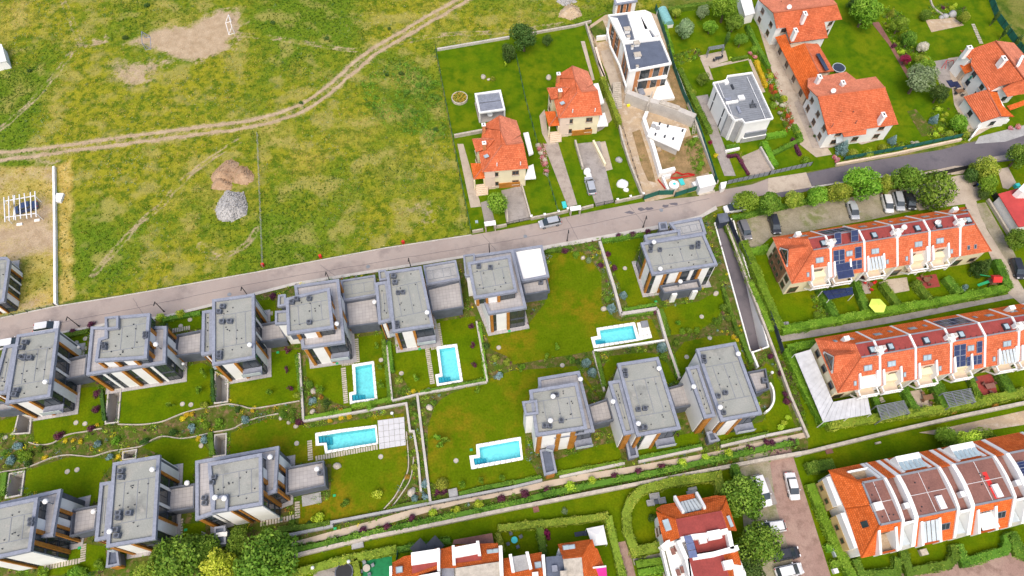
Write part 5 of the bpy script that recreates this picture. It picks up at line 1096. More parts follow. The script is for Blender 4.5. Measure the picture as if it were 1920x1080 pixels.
for s,m_ in(('965,80,8.4 745,168,5.8 720,310,5.2 897,568,5.2 1000,533,5.6 1245,452,8.4','coral'),('965,80,8.4 1245,452,8.4 1420,420,5.2 1130,110,5.2','coral_lit'),('1000,533,5.6 1098,640,4.6 1320,560,4.6 1245,452,8.3','coral'),('615,176,5.4 712,272,5.4 760,190,6.6 745,166,6.5','coral'),('612,318,3 668,408,2.8 735,368,4.2 715,284,4.2','orange'),('652,622,2.9 880,556,4.6 1012,806,4.6 822,874,2.9','coral'),('880,560,4.6 972,556,4 1030,705,4 1128,826,2.9 1012,806,4.6','orange'),('1070,715,3 1240,655,3 1240,705,2.5 1100,757,2.5','orange')):
 roof_plane(h6,PL(t+s),m_)
for s in('965,80,8.45 1245,452,8.45','880,558,4.65 1012,806,4.65'):ridge(h6,PL(t+s),'coral_lit')
stack(h6,t+'712,150',6,1.6,.9,d=.8);stack(h6,t+'1045,255',7.6,1.5,.7,d=1.2)
q=PL(t+'1180,300,8.2')[0];MB().box(q,.5,3.4,.8,R(-35)).build('dormer_window',M['white'],h6)
q=PL(t+'705,460,4')[0];MB().box((q.x,q.y,4),.5,.3,1.0,R(35)).build('shutter',M['green_mesh'],h6)
t='1700,290,4.695: ';sh=empty('garden_shed',G(1900,380),'low shed with plain red roof beside the black fence at the eastern edge','shed')
pl=GG(P(t+'805,345 1010,288 1200,320 1200,610 985,636'),3.0);MB().prism(pl,2.85,3.0,True).build('roof',plain('faded_red_roof_sheet',(.42,.05,.045),.6,.2,.5),sh);MB().prism(inset(ccw([(p.x,p.y)for p in pl]),.4),0,2.85).build('wall',M['white'],sh)
pl=PL(t+'985,300,5.0 1100,190,5.0 1150,330,5.0 1020,330,5.0');MB().prism(pl,2.9,5.0).build('wall',M['white'],sh)
t='1100,0,5.4: ';bh=empty('unfinished_house',G(1170,8),'small unfinished house with blue grey roof at the top, bare brick walls','house')
block(bh,t+'270,-40 500,-70 515,12 285,48',4.0,dict(S="W.6 K1 G.8 K1 G.6 K.8 W1.2"),coping=.5,mem='coping',wallmat='white',seams=False,drains=0,fascia=.3)
ws=empty('garden_shed',G(1400,22),'plain white shed beside the tiled house and a round tree','shed');pl=GG(P('1384,-15 1404,-20 1416,25 1397,30'),2.6);MB().prism(pl,2.5,2.65,True).build('roof',M['white_metal'],ws);MB().prism(inset(ccw([(p.x,p.y)for p in pl]),.15),0,2.5).build('wall',M['white'],ws)
gh=empty('greenhouse',G(1245,38),'small barrel greenhouse of teal sheet by the green fence','greenhouse');a,c=G(*P(t+'757,115')[0],.6),G(*P(t+'827,265')[0],.6);d=(c-a).normalized();sd=Vector((-d.y,d.x,0));m_=MB();vs=[]
for p in(a,c):vs+=[p+sd*math.cos(k*math.pi/10)*1.2+Vector((0,0,math.sin(k*math.pi/10)*1.2+.3))for k in range(11)]
m_.add(vs,[(k,k+1,12+k,11+k)for k in range(10)]+[tuple(range(10,-1,-1)),tuple(range(11,22))]).build('barrel_roof',plain('teal_sheet',(.2,.42,.42),.3,.2,2.),gh)
MB().prism([a+sd*1.15,a-sd*1.15,c-sd*1.15,c+sd*1.15],0,.9).build('wall',M['white'],gh)
lh=empty('modern_house',G(5,530),'grey roofed house corner on pale paving at the western picture edge','house');block(lh,'0,270: -120,850 50,845 75,870 30,1180 -120,1200',4.2,PAT_A,drains=2)
pl=sheet('house_paving',P('0,270: 70,880 150,872 110,1205 -60,1225 -20,1150 40,1100'),.06,M['conc'])
wb=empty('garden_shed',G(2,103),'white flat roofed hut at the western picture edge in the meadow','shed');pl=GG(P('0,0: -60,330 8,335 42,455 -60,475'),2.3);MB().prism(pl,0,2.2).build('wall',M['white'],wb);MB().prism(inset(ccw([(p.x,p.y)for p in pl]),-.15),2.2,2.35,True).build('roof',M['white_metal'],wb)
t='1200,890,5.683: '
hd=empty('detached_house',G(1310,1010),'house with dark red flat roofs, orange edges and three solar panels, between hedges','house')
wins(hd,body(hd,t+'185,400 375,260 800,235 905,260 1015,600 760,660 240,760',5.3,'white',.4),[(.9,1.3,1.2,3.5),(3.2,1.2,1.2,3.5)])
wins(hd,body(hd,t+'245,770 440,700 1040,790 1150,1040 1180,1300 380,1320',5.3,'white',.3),[(.9,1.3,1.2,3.5)])
for s in('175,395,5.4 230,325,5.4 375,300,5.4 455,415,7.6 660,370,7.4 650,245,5.6 805,222,5.4 915,255,5.4 865,385,8.2 380,475,8.2','175,395,5.4 380,475,8.2 425,670,8.2 262,742,5.4','865,385,8.2 915,255,5.4 1028,600,5.4 935,590,8.2','880,835,8 1040,815,5.6 1078,965,5.6 910,935,8','385,235,5.6 575,205,5.6 590,255,6.2 410,290,6.2','930,1010,8 985,1000,5.6 1010,1150,5.6 950,1150,8'):
 roof_plane(hd,PL(t+s),'orange')
for s in('175,395,5.5 380,475,8.3','865,385,8.3 915,255,5.5'):ridge(hd,PL(t+s),'orange')
for s,z,m_ in(('380,475 865,385 935,592 425,672',8.2,'red_mem'),('505,895 880,830 955,1110 990,1300 560,1300',8.0,'red_mem'),('565,690 930,625 965,775 610,835',6.9,'red_mem')):
 pl=GG(P(t+s),z);MB().prism(pl,4.5,z).build('flat_roof',M[m_],hd)
 eb=MB();eb.ring(ccw([(p.x,p.y)for p in pl]),inset(ccw([(p.x,p.y)for p in pl]),.25),z-.1,z+.1);eb.build('roof_edging',M['red_mem'],hd)
for s,z,w in(('440,690 570,660 760,640 940,595',8.4,.7),('560,885 780,850 1050,775',8.3,.7),('945,600 985,790',8.3,.6),('410,700 500,900 545,1075 600,1300',8.1,.6),('240,785 300,735 420,690',6.5,.9),('240,790 310,1080 380,1300',5.8,.35)):
 b=MB();b.ribbon(W2([(p[0],p[1])for p in P(t+s)])if False else[(q.x,q.y)for q in GG(P(t+s),z)],w,4.5,z);b.build('parapet_wall',M['white'],hd)
pl=GG(P(t+'310,800 400,760 490,1060 380,1100'),5.5);MB().prism(pl,5.2,5.5).build('terrace_floor',M['white'],hd)
for s in('355,815','390,780','412,1040','455,1010'):q=G(*P(t+s)[0],6);MB().box((q.x,q.y,5.5),.5,.9,.5,R(15)).build('roof_shaft',M['brown_mem'],hd)
for i,s in enumerate(('468,655,8.6 545,648,8.6 575,722,8.6 490,735,8.6','490,738,8.6 575,726,8.6 592,795,8.6 508,808,8.6','510,815,8.6 595,800,8.6 615,880,8.6 530,888,8.6')):
 q=PL(t+s);MB().prism(q,8.5,8.62,True).build('solar_panel',plain('pale_solar_glass',(.12,.15,.27),.15,.15,2.,spec=.6)if i==0 else bpy.data.materials['pale_solar_glass'],hd)
for s,u in(('285,540,7.0',40),('955,500,7.0',0)):
 q=PL(t+s)[0];MB().box(q,.9 if u else.5,1.6,.3,R(15)).build('skylight',M['sky_glass'],hd)
q=[G(*p[:2],p[2])for p in P(t+'430,290,6.4 590,250,6.4 680,365,6.9 470,410,6.9')];MB().add(q,[(0,1,2,3)]).build('glass_canopy',M['polycarb'],hd)
for i in range(6):MB().bar(q[0].lerp(q[1],i/5)+Vector((0,0,.06)),q[3].lerp(q[2],i/5)+Vector((0,0,.06)),.08,.08).build('canopy_bar',M['grey_metal'],hd)
for s in('370,245,5.8 460,410,7.4','600,205,5.8 690,365,7.4'):q=PL(t+s);MB().bar(q[0],q[1],.4,.9).build('balcony_side_wall',M['white'],hd)
q=G(*P(t+'795,640')[0],8.8);MB().box((q.x,q.y,8),1.9,1.2,.9,R(10)).build('chimney',M['white'],hd);q=G(*P(t+'670,700')[0],7.5);MB().box((q.x,q.y,6.9),1.1,.8,.7,R(10)).build('cooling_unit',M['white_metal'],hd)
q=G(*P(t+'945,960')[0],8.8);MB().box((q.x,q.y,7),1.4,1.2,1.9,R(10)).build('chimney',M['white'],hd)
pl=GG(P(t+'980,1010 1110,985 1150,1150 1010,1150'),4.2);MB().prism(pl,3.9,4.2).build('porch_roof',M['brown_mem'],hd)
t='730,970,4.465: '
def low_house(label,planes,boxes,walls,sky=()):
 r=empty('terraced_house',PL(t+walls)[0]*1,label,'house','houses along the bottom edge');body(r,t+walls,5,'white',.2)
 for s,m_ in planes:roof_plane(r,PL(t+s),m_)
 for s,z0,z1,m_,nm in boxes:MB().prism(GG(P(t+s),z1),z0,z1).build(nm,M[m_],r)
 for s in sky:q=PL(t+s)[0];o=MB().box(q,1.0,.9,.25,R(8)).build('skylight',M['grey_metal'],r);MB().box(q+Vector((0,0,.25)),.8,.7,.05,R(8)).build('pane',M['sky_glass'],o)
 return r
low_house('orange roofed house with a plain white terrace roof, west end of the bottom row',[('28,382,5.2 118,322,5.2 190,312,5.2 420,260,5.4 430,420,7.4 180,500,7.6 20,560,7.2','orange')],[('182,295 405,262 400,370 185,402',5,7.6,'white','terrace_roof'),('188,405 398,372 400,440 190,470',5,7.2,'red_mem','terrace_front'),('398,258 420,256 425,450 402,450',4,8,'white','party_wall'),('240,490 420,455 430,600 240,600',5,8,'white','flat_roof'),('0,410 20,405 30,600 0,600',3,6.5,'white','side_wall')],'30,390 420,275 440,600 10,600',['85,440,6.5'])
low_house('orange roofed house with striped white terrace roof and pergola, second in the bottom row',[('425,272,5.2 545,225,5.2 910,225,5.2 930,360,7.6 560,420,7.6 425,420,7.4','orange')],[('545,250 730,215 765,300 550,340',5,7.7,'fabric_white','terrace_roof'),('552,343 765,303 770,360 555,395',5,7.2,'red_mem','terrace_front'),('522,235 545,232 555,400 530,400',4,8,'white','party_wall'),('725,198 750,195 768,320 742,320',4,8,'white','party_wall'),('915,238 945,236 960,600 930,600',4,8.4,'white','party_wall'),('555,425 925,370 935,600 560,600',5,8,'stone','flat_roof'),('440,430 540,410 545,600 440,600',5,6,'coping','flat_roof')],'425,280 920,240 940,600 420,600',['845,296,6.3','888,290,6.3'])
pgr=empty('pergola',G(*P(t+'700,180')[0]),'brown roofed garden shelter behind the second house of the bottom row','pergola');pl=GG(P(t+'540,188 860,132 875,215 830,225 530,222'),2.7);MB().prism(pl,2.6,2.7,True).build('roof',M['brown_mem'],pgr)
for q in inset(ccw([(p.x,p.y)for p in pl]),.2)[:5]:MB().box((*q,0),.15,.15,2.6).build('post',M['brown_wood'],pgr)
low_house('orange roofed house with pale grey terrace roof, third in the bottom row',[('955,345,5.2 1275,295,5.2 1310,480,7.6 960,560,7.6','orange')],[('1025,330 1145,310 1185,430 1045,460',5,7.0,'conc_grey','terrace_roof'),('1000,310 1025,305 1050,460 1025,462',4,7.6,'white','party_wall'),('1140,288 1165,286 1198,430 1175,440',4,7.6,'white','party_wall'),('1275,312 1300,310 1320,600 1300,600',4,8,'white','party_wall'),('1195,460 1245,455 1250,510 1200,515',6,8.4,'white','chimney')],'955,350 1280,310 1310,600 960,600',['1245,400,6.6'])
low_house('grey flat roofed house with magenta awning and orange hip, east end of the bottom row',[('1410,228,5.2 1690,185,5.2 1610,335,8 1455,350,8','orange'),('1690,185,5.2 1705,260,5.2 1745,262,5.2 1835,470,5.2 1640,600,8 1610,335,8','orange')],[('1310,332 1455,318 1490,600 1320,600',4,7.4,'membrane_dark','flat_roof'),('1455,350 1610,335 1635,600 1490,600',5,8,'stone','flat_roof'),('1360,402 1405,398 1410,450 1365,455',7,7.8,'coping','roof_hatch'),('1430,448 1485,445 1490,600 1440,600',7,8.8,'stone','chimney'),('1675,420 1815,405 1830,600 1690,600',4,6.2,'magenta','awning'),('1675,418 1815,403 1816,415 1676,432',4,6.6,'white','awning_frame')],'1410,240 1690,195 1830,600 1320,600',['1480,260,6.2','1528,256,6.2'])
for nm,s,z,m_ in(('parking_yard','1440,270: -240,590 0,515 360,445 850,360 1080,320 1140,490 760,570 100,690 20,700 -80,790 -190,780',.03,'grass_paver'),('driveway','1440,270: 1060,330 1430,235 1500,230 1560,430 1640,640 1760,830 1860,1000 1960,1160 1960,1260 1800,1120 1690,900 1640,780 1480,520 1480,450 1130,500',.04,'beige_paving'),('driveway_verge','1440,270: 1560,450 1630,440 1720,600 1830,790 1870,870 1800,900 1690,720 1600,560',.05,'grass_paver'),('forecourt','1440,270: 1470,240 1530,225 1640,400 1560,430',.045,'beige_paving'),('forecourt','1440,270: 1720,190 1800,175 1860,290 1800,340 1760,330',.045,'beige_paving'),('alley','1465,641 1530,631 1700,600 1885,562 1960,548 1960,530 1885,553 1700,588 1530,618 1458,630',.04,'grey_paving'),('driveway','1440,810: -10,55 140,25 240,350 470,1080 640,1400 280,1400 190,1000 60,560',.04,'red_paving'),('parking_bay','1440,810: -220,90 -10,55 60,560 250,1080 150,1400 -150,1100 -200,500',.035,'grass_paver'),('parking_bay','1440,810: -60,350 0,340 70,540 -10,560',.05,'grey_paving'),('driveway','1440,810: 950,1080 1000,1060 1330,1010 1420,960 1460,1010 1740,920 1800,860 1960,960 1960,1400 800,1400',.04,'red_paving'),('garden_path','960,810: 780,830 865,815 930,1090 1000,1300 860,1300',.03,'red_paving'),('garden_path','960,810: 905,950 1130,905 1140,960 915,1000',.03,'grey_paving'),('garden_path','1440,540: 1130,1085 1330,1050 1920,920 1960,960 1960,1020 1700,1060 1400,1120',.03,'sand'),('terrace','1440,540: 420,1010 640,960 780,935 745,985 440,1055',.03,'pink_paving'),('terrace','1440,540: 1020,785 1150,760 1235,890 1130,905',.05,'beige_paving'),('terrace','1440,540: 1500,680 1680,640 1720,790 1620,810',.05,'red_mem'),('terrace','1440,540: 650,-60 760,-80 770,40 690,50',.05,'pink_paving'),('terrace','1440,540: 880,-60 1040,-80 1060,20 920,45',.05,'beige_paving'),('terrace','1440,270: 1110,1000 1260,975 1290,1070 1150,1090',.05,'red_mem'),('terrace','1440,270: 830,1040 950,1010 1000,1080 860,1110',.05,'beige_paving'),('turf_pitch','480,810: 800,970 1020,930 1020,1200 800,1200',.05,'turf'),('terrace','480,810: 440,1040 620,1000 700,1080 700,1200 400,1200',.04,'grey_paving'),('garden_path','480,270: 1510,0 1555,0 1690,470 1610,478',.02,'beige_paving'),('garden_path','480,270: 1685,440 1750,420 1790,580 1715,590',.025,'grey_paving'),('driveway','960,270: -80,350 80,310 145,565 -40,600',.03,'grey_paving'),('garden_path','960,270: 235,0 345,-10 490,455 420,475',.03,'pink_paving'),('driveway','960,270: 475,0 660,-20 700,180 765,440 630,470',.035,'grey_paving'),('garden_path','960,270: 640,-10 700,-20 755,190 700,205',.03,'beige_paving'),('garden_path','960,0: 205,870 245,820 270,1000 330,1080 270,1090 225,1000',.03,'beige_paving'),('garden_path','960,0: 700,720 750,900 680,970 640,990 620,900',.03,'beige_paving'),('garden_path','960,0: 515,310 545,310 620,600 600,605',.03,'beige_paving'),('building_site_ground','1100,52 1135,28 1212,20 1236,30 1262,130 1300,270 1342,350 1210,380 1190,330 1165,270 1150,165',.03,'sand'),('weedy_ground','1105,55 1130,38 1145,75 1120,80',.04,'rough'),('weedy_ground','1100,0,5.4: 860,640 950,900 1040,1080 870,1080 760,1060 890,985 815,780',.04,'earth'),('weedy_ground','1150,180,5.4: 440,130 470,60 700,20 790,250 640,200',.04,'earth'),('dug_ground','1150,180,5.4: 380,480 660,550 700,430 850,380 1000,760 840,820 620,860 500,780',.045,'earth'),('gravel_strip','1150,180,5.4: 190,370 270,340 390,720 430,880 350,860 280,700',.045,'earth'),('stone_paving','1100,0,5.4: 140,520 230,500 330,820 340,890 250,900 ',.05,'beige_paving'),('garden_path','1290,120,5.143: 65,315 190,295 300,660 460,1080 350,1080 210,700',.035,'grey_paving'),('driveway','1290,120,5.143: 515,895 690,820 815,1040 640,1075 585,1075',.04,'pink_paving'),('patio','960,0: 1400,420 1600,380 1620,455 1480,500',.05,'beige_paving'),('garden_path','960,0: 1410,440 1450,430 1510,600 1480,600',.045,'beige_paving'),('garden_path','960,0: 1480,495 1770,430 1775,450 1490,515',.045,'beige_paving'),('garden_path','960,0: 1770,450 1790,445 1900,690 1870,700',.045,'beige_paving'),('driveway','1440,0: -90,140 -20,130 120,430 260,690 430,1085 480,1160 360,1180 240,1085 60,640',.04,'beige_paving'),('patio','1440,0: 195,770 250,730 410,1080 640,1035 640,1070 420,1120 330,1110',.06,'pink_paving'),('patio','1440,0: 600,1040 860,1000 870,1040 700,1085',.06,'pink_paving'),('playground_surface','1680,60,5.143: 320,290 500,260 640,540 440,545',.03,'grey_paving'),('patio','1680,60,5.143: 500,255 600,240 740,560 820,870 960,900 720,1030 560,700',.04,'beige_paving'),('forecourt','1680,60,5.143: 800,1010 1234,900 1234,1000 1050,1060 760,1080',.06,'conc_grey'),('vegetable_patch','1680,60,5.143: 105,765 190,745 400,980 250,1010',.03,'soil'),('garden_path','1440,0: 775,170 830,165 930,330 1070,570 1050,590 900,330',.03,'brown_mem'),('sand_pit','1440,0: 1180,150 1330,140 1390,130 1470,190 1225,242',.03,'sand'),('weedy_ground','1440,0: 1660,-40 2000,-60 2000,300 1920,330 1760,170',.03,'rough'),('pale_paving','1440,270: 1140,220 1400,165 1500,165 1460,225 1150,250',.055,'beige_paving'),('pale_paving','1440,270: 1560,120 1790,80 1790,120 1580,150',.055,'beige_paving')):
 sheet(nm,P(s),z,M[m_],holes=False)
rg_=np.random.default_rng(11)
def quads(me_name,C_,N_,size,mat,tint,aspect=.62):
 """leaf-sized quads centred on C_ and facing roughly N_"""
 n=len(C_);r=rg_.normal(size=(n,3));N_=N_+rg_.normal(size=(n,3))*.55;N_/=np.linalg.norm(N_,axis=1)[:,None]+1e-9
 a=np.cross(N_,r);a/=np.linalg.norm(a,axis=1)[:,None]+1e-9;b=np.cross(N_,a)
 s=(size*rg_.uniform(.6,1.25,n))[:,None];a=a*s*.5;b=b*s*.5*aspect
 V=np.stack([C_-a-b*.5,C_+a*.1-b,C_+a,C_+a*.1+b],1).reshape(-1,3).astype(np.float32)
 me=bpy.data.meshes.new(me_name);me.vertices.add(4*n);me.vertices.foreach_set('co',V.ravel())
 me.loops.add(4*n);me.loops.foreach_set('vertex_index',np.arange(4*n,dtype=np.int32))
 me.polygons.add(n);me.polygons.foreach_set('loop_start',np.arange(0,4*n,4,dtype=np.int32))
 me.attributes.new('tint','FLOAT','FACE').data.foreach_set('value',np.clip(tint,0,1).astype(np.float32))
 me.update(calc_edges=True);me.materials.append(mat);return me
def blob_points(n,blobs,seed_fill=.12):
 """points over the skins of several blobs (x, y, z, r) with a few inside"""
 B=np.array(blobs);w=B[:,3]**2;k=rg_.choice(len(B),n,p=w/w.sum());d=rg_.normal(size=(n,3));d/=np.linalg.norm(d,axis=1)[:,None]
 rr=np.where(rg_.random(n)<seed_fill,rg_.uniform(.4,.9,n),rg_.uniform(.86,1.08,n));Cc_=B[k,:3]+d*(B[k,3]*rr)[:,None]
 return Cc_,d,k
CR={}
def crown_mesh(kind,seed,key):
 if(kind,seed,key)in CR:return CR[kind,seed,key]
 rs=random.Random(seed*31+len(kind));bl=[]
 if kind=='broad':
  for i in range(26):
   a,e,q=rs.uniform(0,6.28),rs.uniform(-.5,1.3),rs.uniform(.45,.72)
   bl.append((q*math.cos(a)*math.cos(e),q*math.sin(a)*math.cos(e),q*math.sin(e)*.85,rs.uniform(.24,.4)))
  n,sz=5200,.115
 elif kind=='upright':
  for i in range(20):a,z=rs.uniform(0,6.28),rs.uniform(-.9,1.1);q=.5*math.sqrt(max(.05,1-(z/1.25)**2));bl.append((q*math.cos(a),q*math.sin(a),z,rs.uniform(.26,.42)))
  n,sz=3800,.125
 elif kind=='ball':
  bl=[(0,0,0,.93)]+[(.2*rs.uniform(-1,1),.2*rs.uniform(-1,1),.2*rs.uniform(-1,1),.85)for _ in range(4)];n,sz=1700,.17
 elif kind=='cone':
  for i in range(34):z=(i+.5)/34;q=(1-z)*.72;a=i*2.4;bl.append((q*math.cos(a),q*math.sin(a),z*2.3-.75,.12+.26*(1-z)))
  n,sz=3400,.13
 elif kind=='cypress':
  for i in range(14):z=i/13;bl.append((.08*rs.uniform(-1,1),.08*rs.uniform(-1,1),z*4-1,.42*math.sin(math.pi*min(.95,.18+.8*(1-z)))+.06))
  n,sz=1500,.17
 elif kind=='shrub':
  for i in range(11):a,e,q=rs.uniform(0,6.28),rs.uniform(-.2,1.2),rs.uniform(.3,.66);bl.append((q*math.cos(a)*math.cos(e),q*math.sin(a)*math.cos(e),q*math.sin(e)*.8,rs.uniform(.25,.45)))
  n,sz=900,.2
 elif kind=='sapling':
  for i in range(9):a,q=rs.uniform(0,6.28),rs.uniform(.1,.6);bl.append((q*math.cos(a),q*math.sin(a),rs.uniform(-.5,.9),rs.uniform(.2,.36)))
  n,sz=330,.26
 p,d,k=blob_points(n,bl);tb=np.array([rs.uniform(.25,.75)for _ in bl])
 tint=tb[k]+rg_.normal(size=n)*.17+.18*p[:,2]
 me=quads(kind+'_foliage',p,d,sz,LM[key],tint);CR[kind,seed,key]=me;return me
M['bark']=plain('grey_brown_bark',(.14,.1,.07),.9,.3,3.,fine=9)
TR={}
def trunk_mesh(seed,h):
 k=(seed,round(h,1))
 if k in TR:return TR[k]
 rs=random.Random(seed);m=MB();m.tube((0,0,-h),(.04,.02,.1),.1,.055,8)
 for i in range(6):a=i*1.05+rs.uniform(-.3,.3);z=rs.uniform(-.45,.1)*min(h,1.2);m.tube((0,0,z),(.6*math.cos(a),.6*math.sin(a),z+rs.uniform(.35,.7)),.04,.012,5)
 o=m.build('trunk',M['bark'],org=(0,0,0));me=o.data;bpy.data.objects.remove(o);TR[k]=me;return me
def link(name,me,parent=None,loc=None):
 o=bpy.data.objects.new(name,me);C.objects.link(o);o.parent=parent
 if loc is not None:o.location=loc
 return o
WHAT=dict(mid='green',bright='bright green',lime='lime yellow',dark='dark green',grey='grey green',blue='blue grey',purple='dark purple',magenta='crimson',olive='olive green',rust='rust tipped',yellow='yellow flowering',white='white flowering',pink='pink flowering',red='red flowering')
nt=0
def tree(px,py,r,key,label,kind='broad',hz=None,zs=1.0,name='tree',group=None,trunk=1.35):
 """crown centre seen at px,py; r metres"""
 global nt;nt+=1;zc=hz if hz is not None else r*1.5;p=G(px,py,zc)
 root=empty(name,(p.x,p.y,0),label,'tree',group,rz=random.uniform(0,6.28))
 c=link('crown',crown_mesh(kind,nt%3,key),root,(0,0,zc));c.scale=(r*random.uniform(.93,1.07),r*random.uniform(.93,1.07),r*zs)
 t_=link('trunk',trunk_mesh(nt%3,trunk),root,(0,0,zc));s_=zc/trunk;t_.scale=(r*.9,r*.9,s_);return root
PEND=[]
def shrub(s,r,key,where,kind='shrub',zs=1.0,name='shrub',fl=None):
 """shrubs at the listed pixels; labelled later by their order from the west"""
 for p in P(s):
  rr=r*random.uniform(.85,1.15);q=G(p[0],p[1],rr*.55*zs);PEND.append((q,rr,key,where,kind,zs,name))
def flush_shrubs():
 by={}
 for e in PEND:by.setdefault((e[2],e[3],e[6]),[]).append(e)
 for(key,where,nm),L in by.items():
  L.sort(key=lambda e:e[0].x);what=WHAT[key]+' '+nm.replace('_',' ')
  for i,(q,rr,k_,w_,kind,zs,_)in enumerate(L):
   me=crown_mesh(kind,random.randrange(3),key)
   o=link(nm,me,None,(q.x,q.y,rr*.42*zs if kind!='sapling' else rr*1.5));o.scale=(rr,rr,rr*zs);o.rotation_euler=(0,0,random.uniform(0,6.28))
   lab=(f"{what} {where}" if len(L)==1 else f"{nth(i)} {what} from the west {where}");tag(o,lab,'plant' if nm!='young_tree' else 'tree',f"{what}s {where}" if len(L)>1 else None)
HEDGE_FOOT=[]
def hedge(s,w,h,key,label,dens=46,z=0.0,size=.24,name='hedge',smooth=False,lump=.9,amp=.75):
 path=W2(P(s));path=smooth_path(path,4)if smooth else path
 pts,nr=[],[]
 L,Rr=offset_path(path,w/2);HEDGE_FOOT.append(L+Rr[::-1])
 for i in range(len(path)-1):
  a,b,c,d=(np.array(x)for x in(L[i],L[i+1],Rr[i+1],Rr[i]));ln=np.linalg.norm(b-a)
  n=int(ln*w*dens*1.15);u=rg_.random((n,1));v=rg_.random((n,1));xy=(a*(1-u)+b*u)*(1-v)+(d*(1-u)+c*u)*v
  pts.append(np.hstack([xy,np.full((n,1),h)]));nr.append(np.tile([0,0,1.],(n,1)))
  for A_,B_,sg in((a,b,1),(d,c,-1)):
   n=int(ln*h*dens);u=rg_.random((n,1));xy=A_*(1-u)+B_*u;zz=rg_.random((n,1))*h;pts.append(np.hstack([xy,zz]));t_=(B_-A_)/(np.linalg.norm(B_-A_)+1e-9);nr.append(np.tile([-t_[1]*sg,t_[0]*sg,.25],(n,1)))
 for A_,B_,tt in((L[0],Rr[0],-1),(L[-1],Rr[-1],1)):
  A_,B_=np.array(A_),np.array(B_);n=int(w*h*dens);u=rg_.random((n,1));pts.append(np.hstack([A_*(1-u)+B_*u,rg_.random((n,1))*h]));e=(np.array(path[1])-path[0])if tt<0 else(np.array(path[-1])-path[-2]);e=e/np.linalg.norm(e)*tt;nr.append(np.tile([e[0],e[1],.2],(n,1)))
 p=np.vstack(pts);q=np.vstack(nr);bumpy=(fbm(p[:,0],p[:,1],lump,3)-.5)*amp
 p+=q*(bumpy+rg_.normal(size=len(p))*.05)[:,None];p[:,2]+=z
 o0=np.array([path[0][0],path[0][1],z]);tint=.5+(fbm(p[:,0],p[:,1],.6,8)-.5)*1.6+rg_.normal(size=len(p))*.26
 me=quads('hedge_leaves',p-o0,q,size,LM[key],tint)
 m=MB();m.ribbon([(x-o0[0],y-o0[1])for x,y in path],w*.88,0,h*.93);bm=bmesh.new();bm.from_mesh(me)
 lay=bm.faces.layers.float.get('tint');vs=[bm.verts.new(v)for v in m.v]
 for f_ in m.f:
  try:fc=bm.faces.new([vs[i]for i in f_]);fc[lay]=.42
  except ValueError:pass
 bm.to_mesh(me);bm.free();o=link(name,me,None,tuple(o0));tag(o,label,'hedge');return o
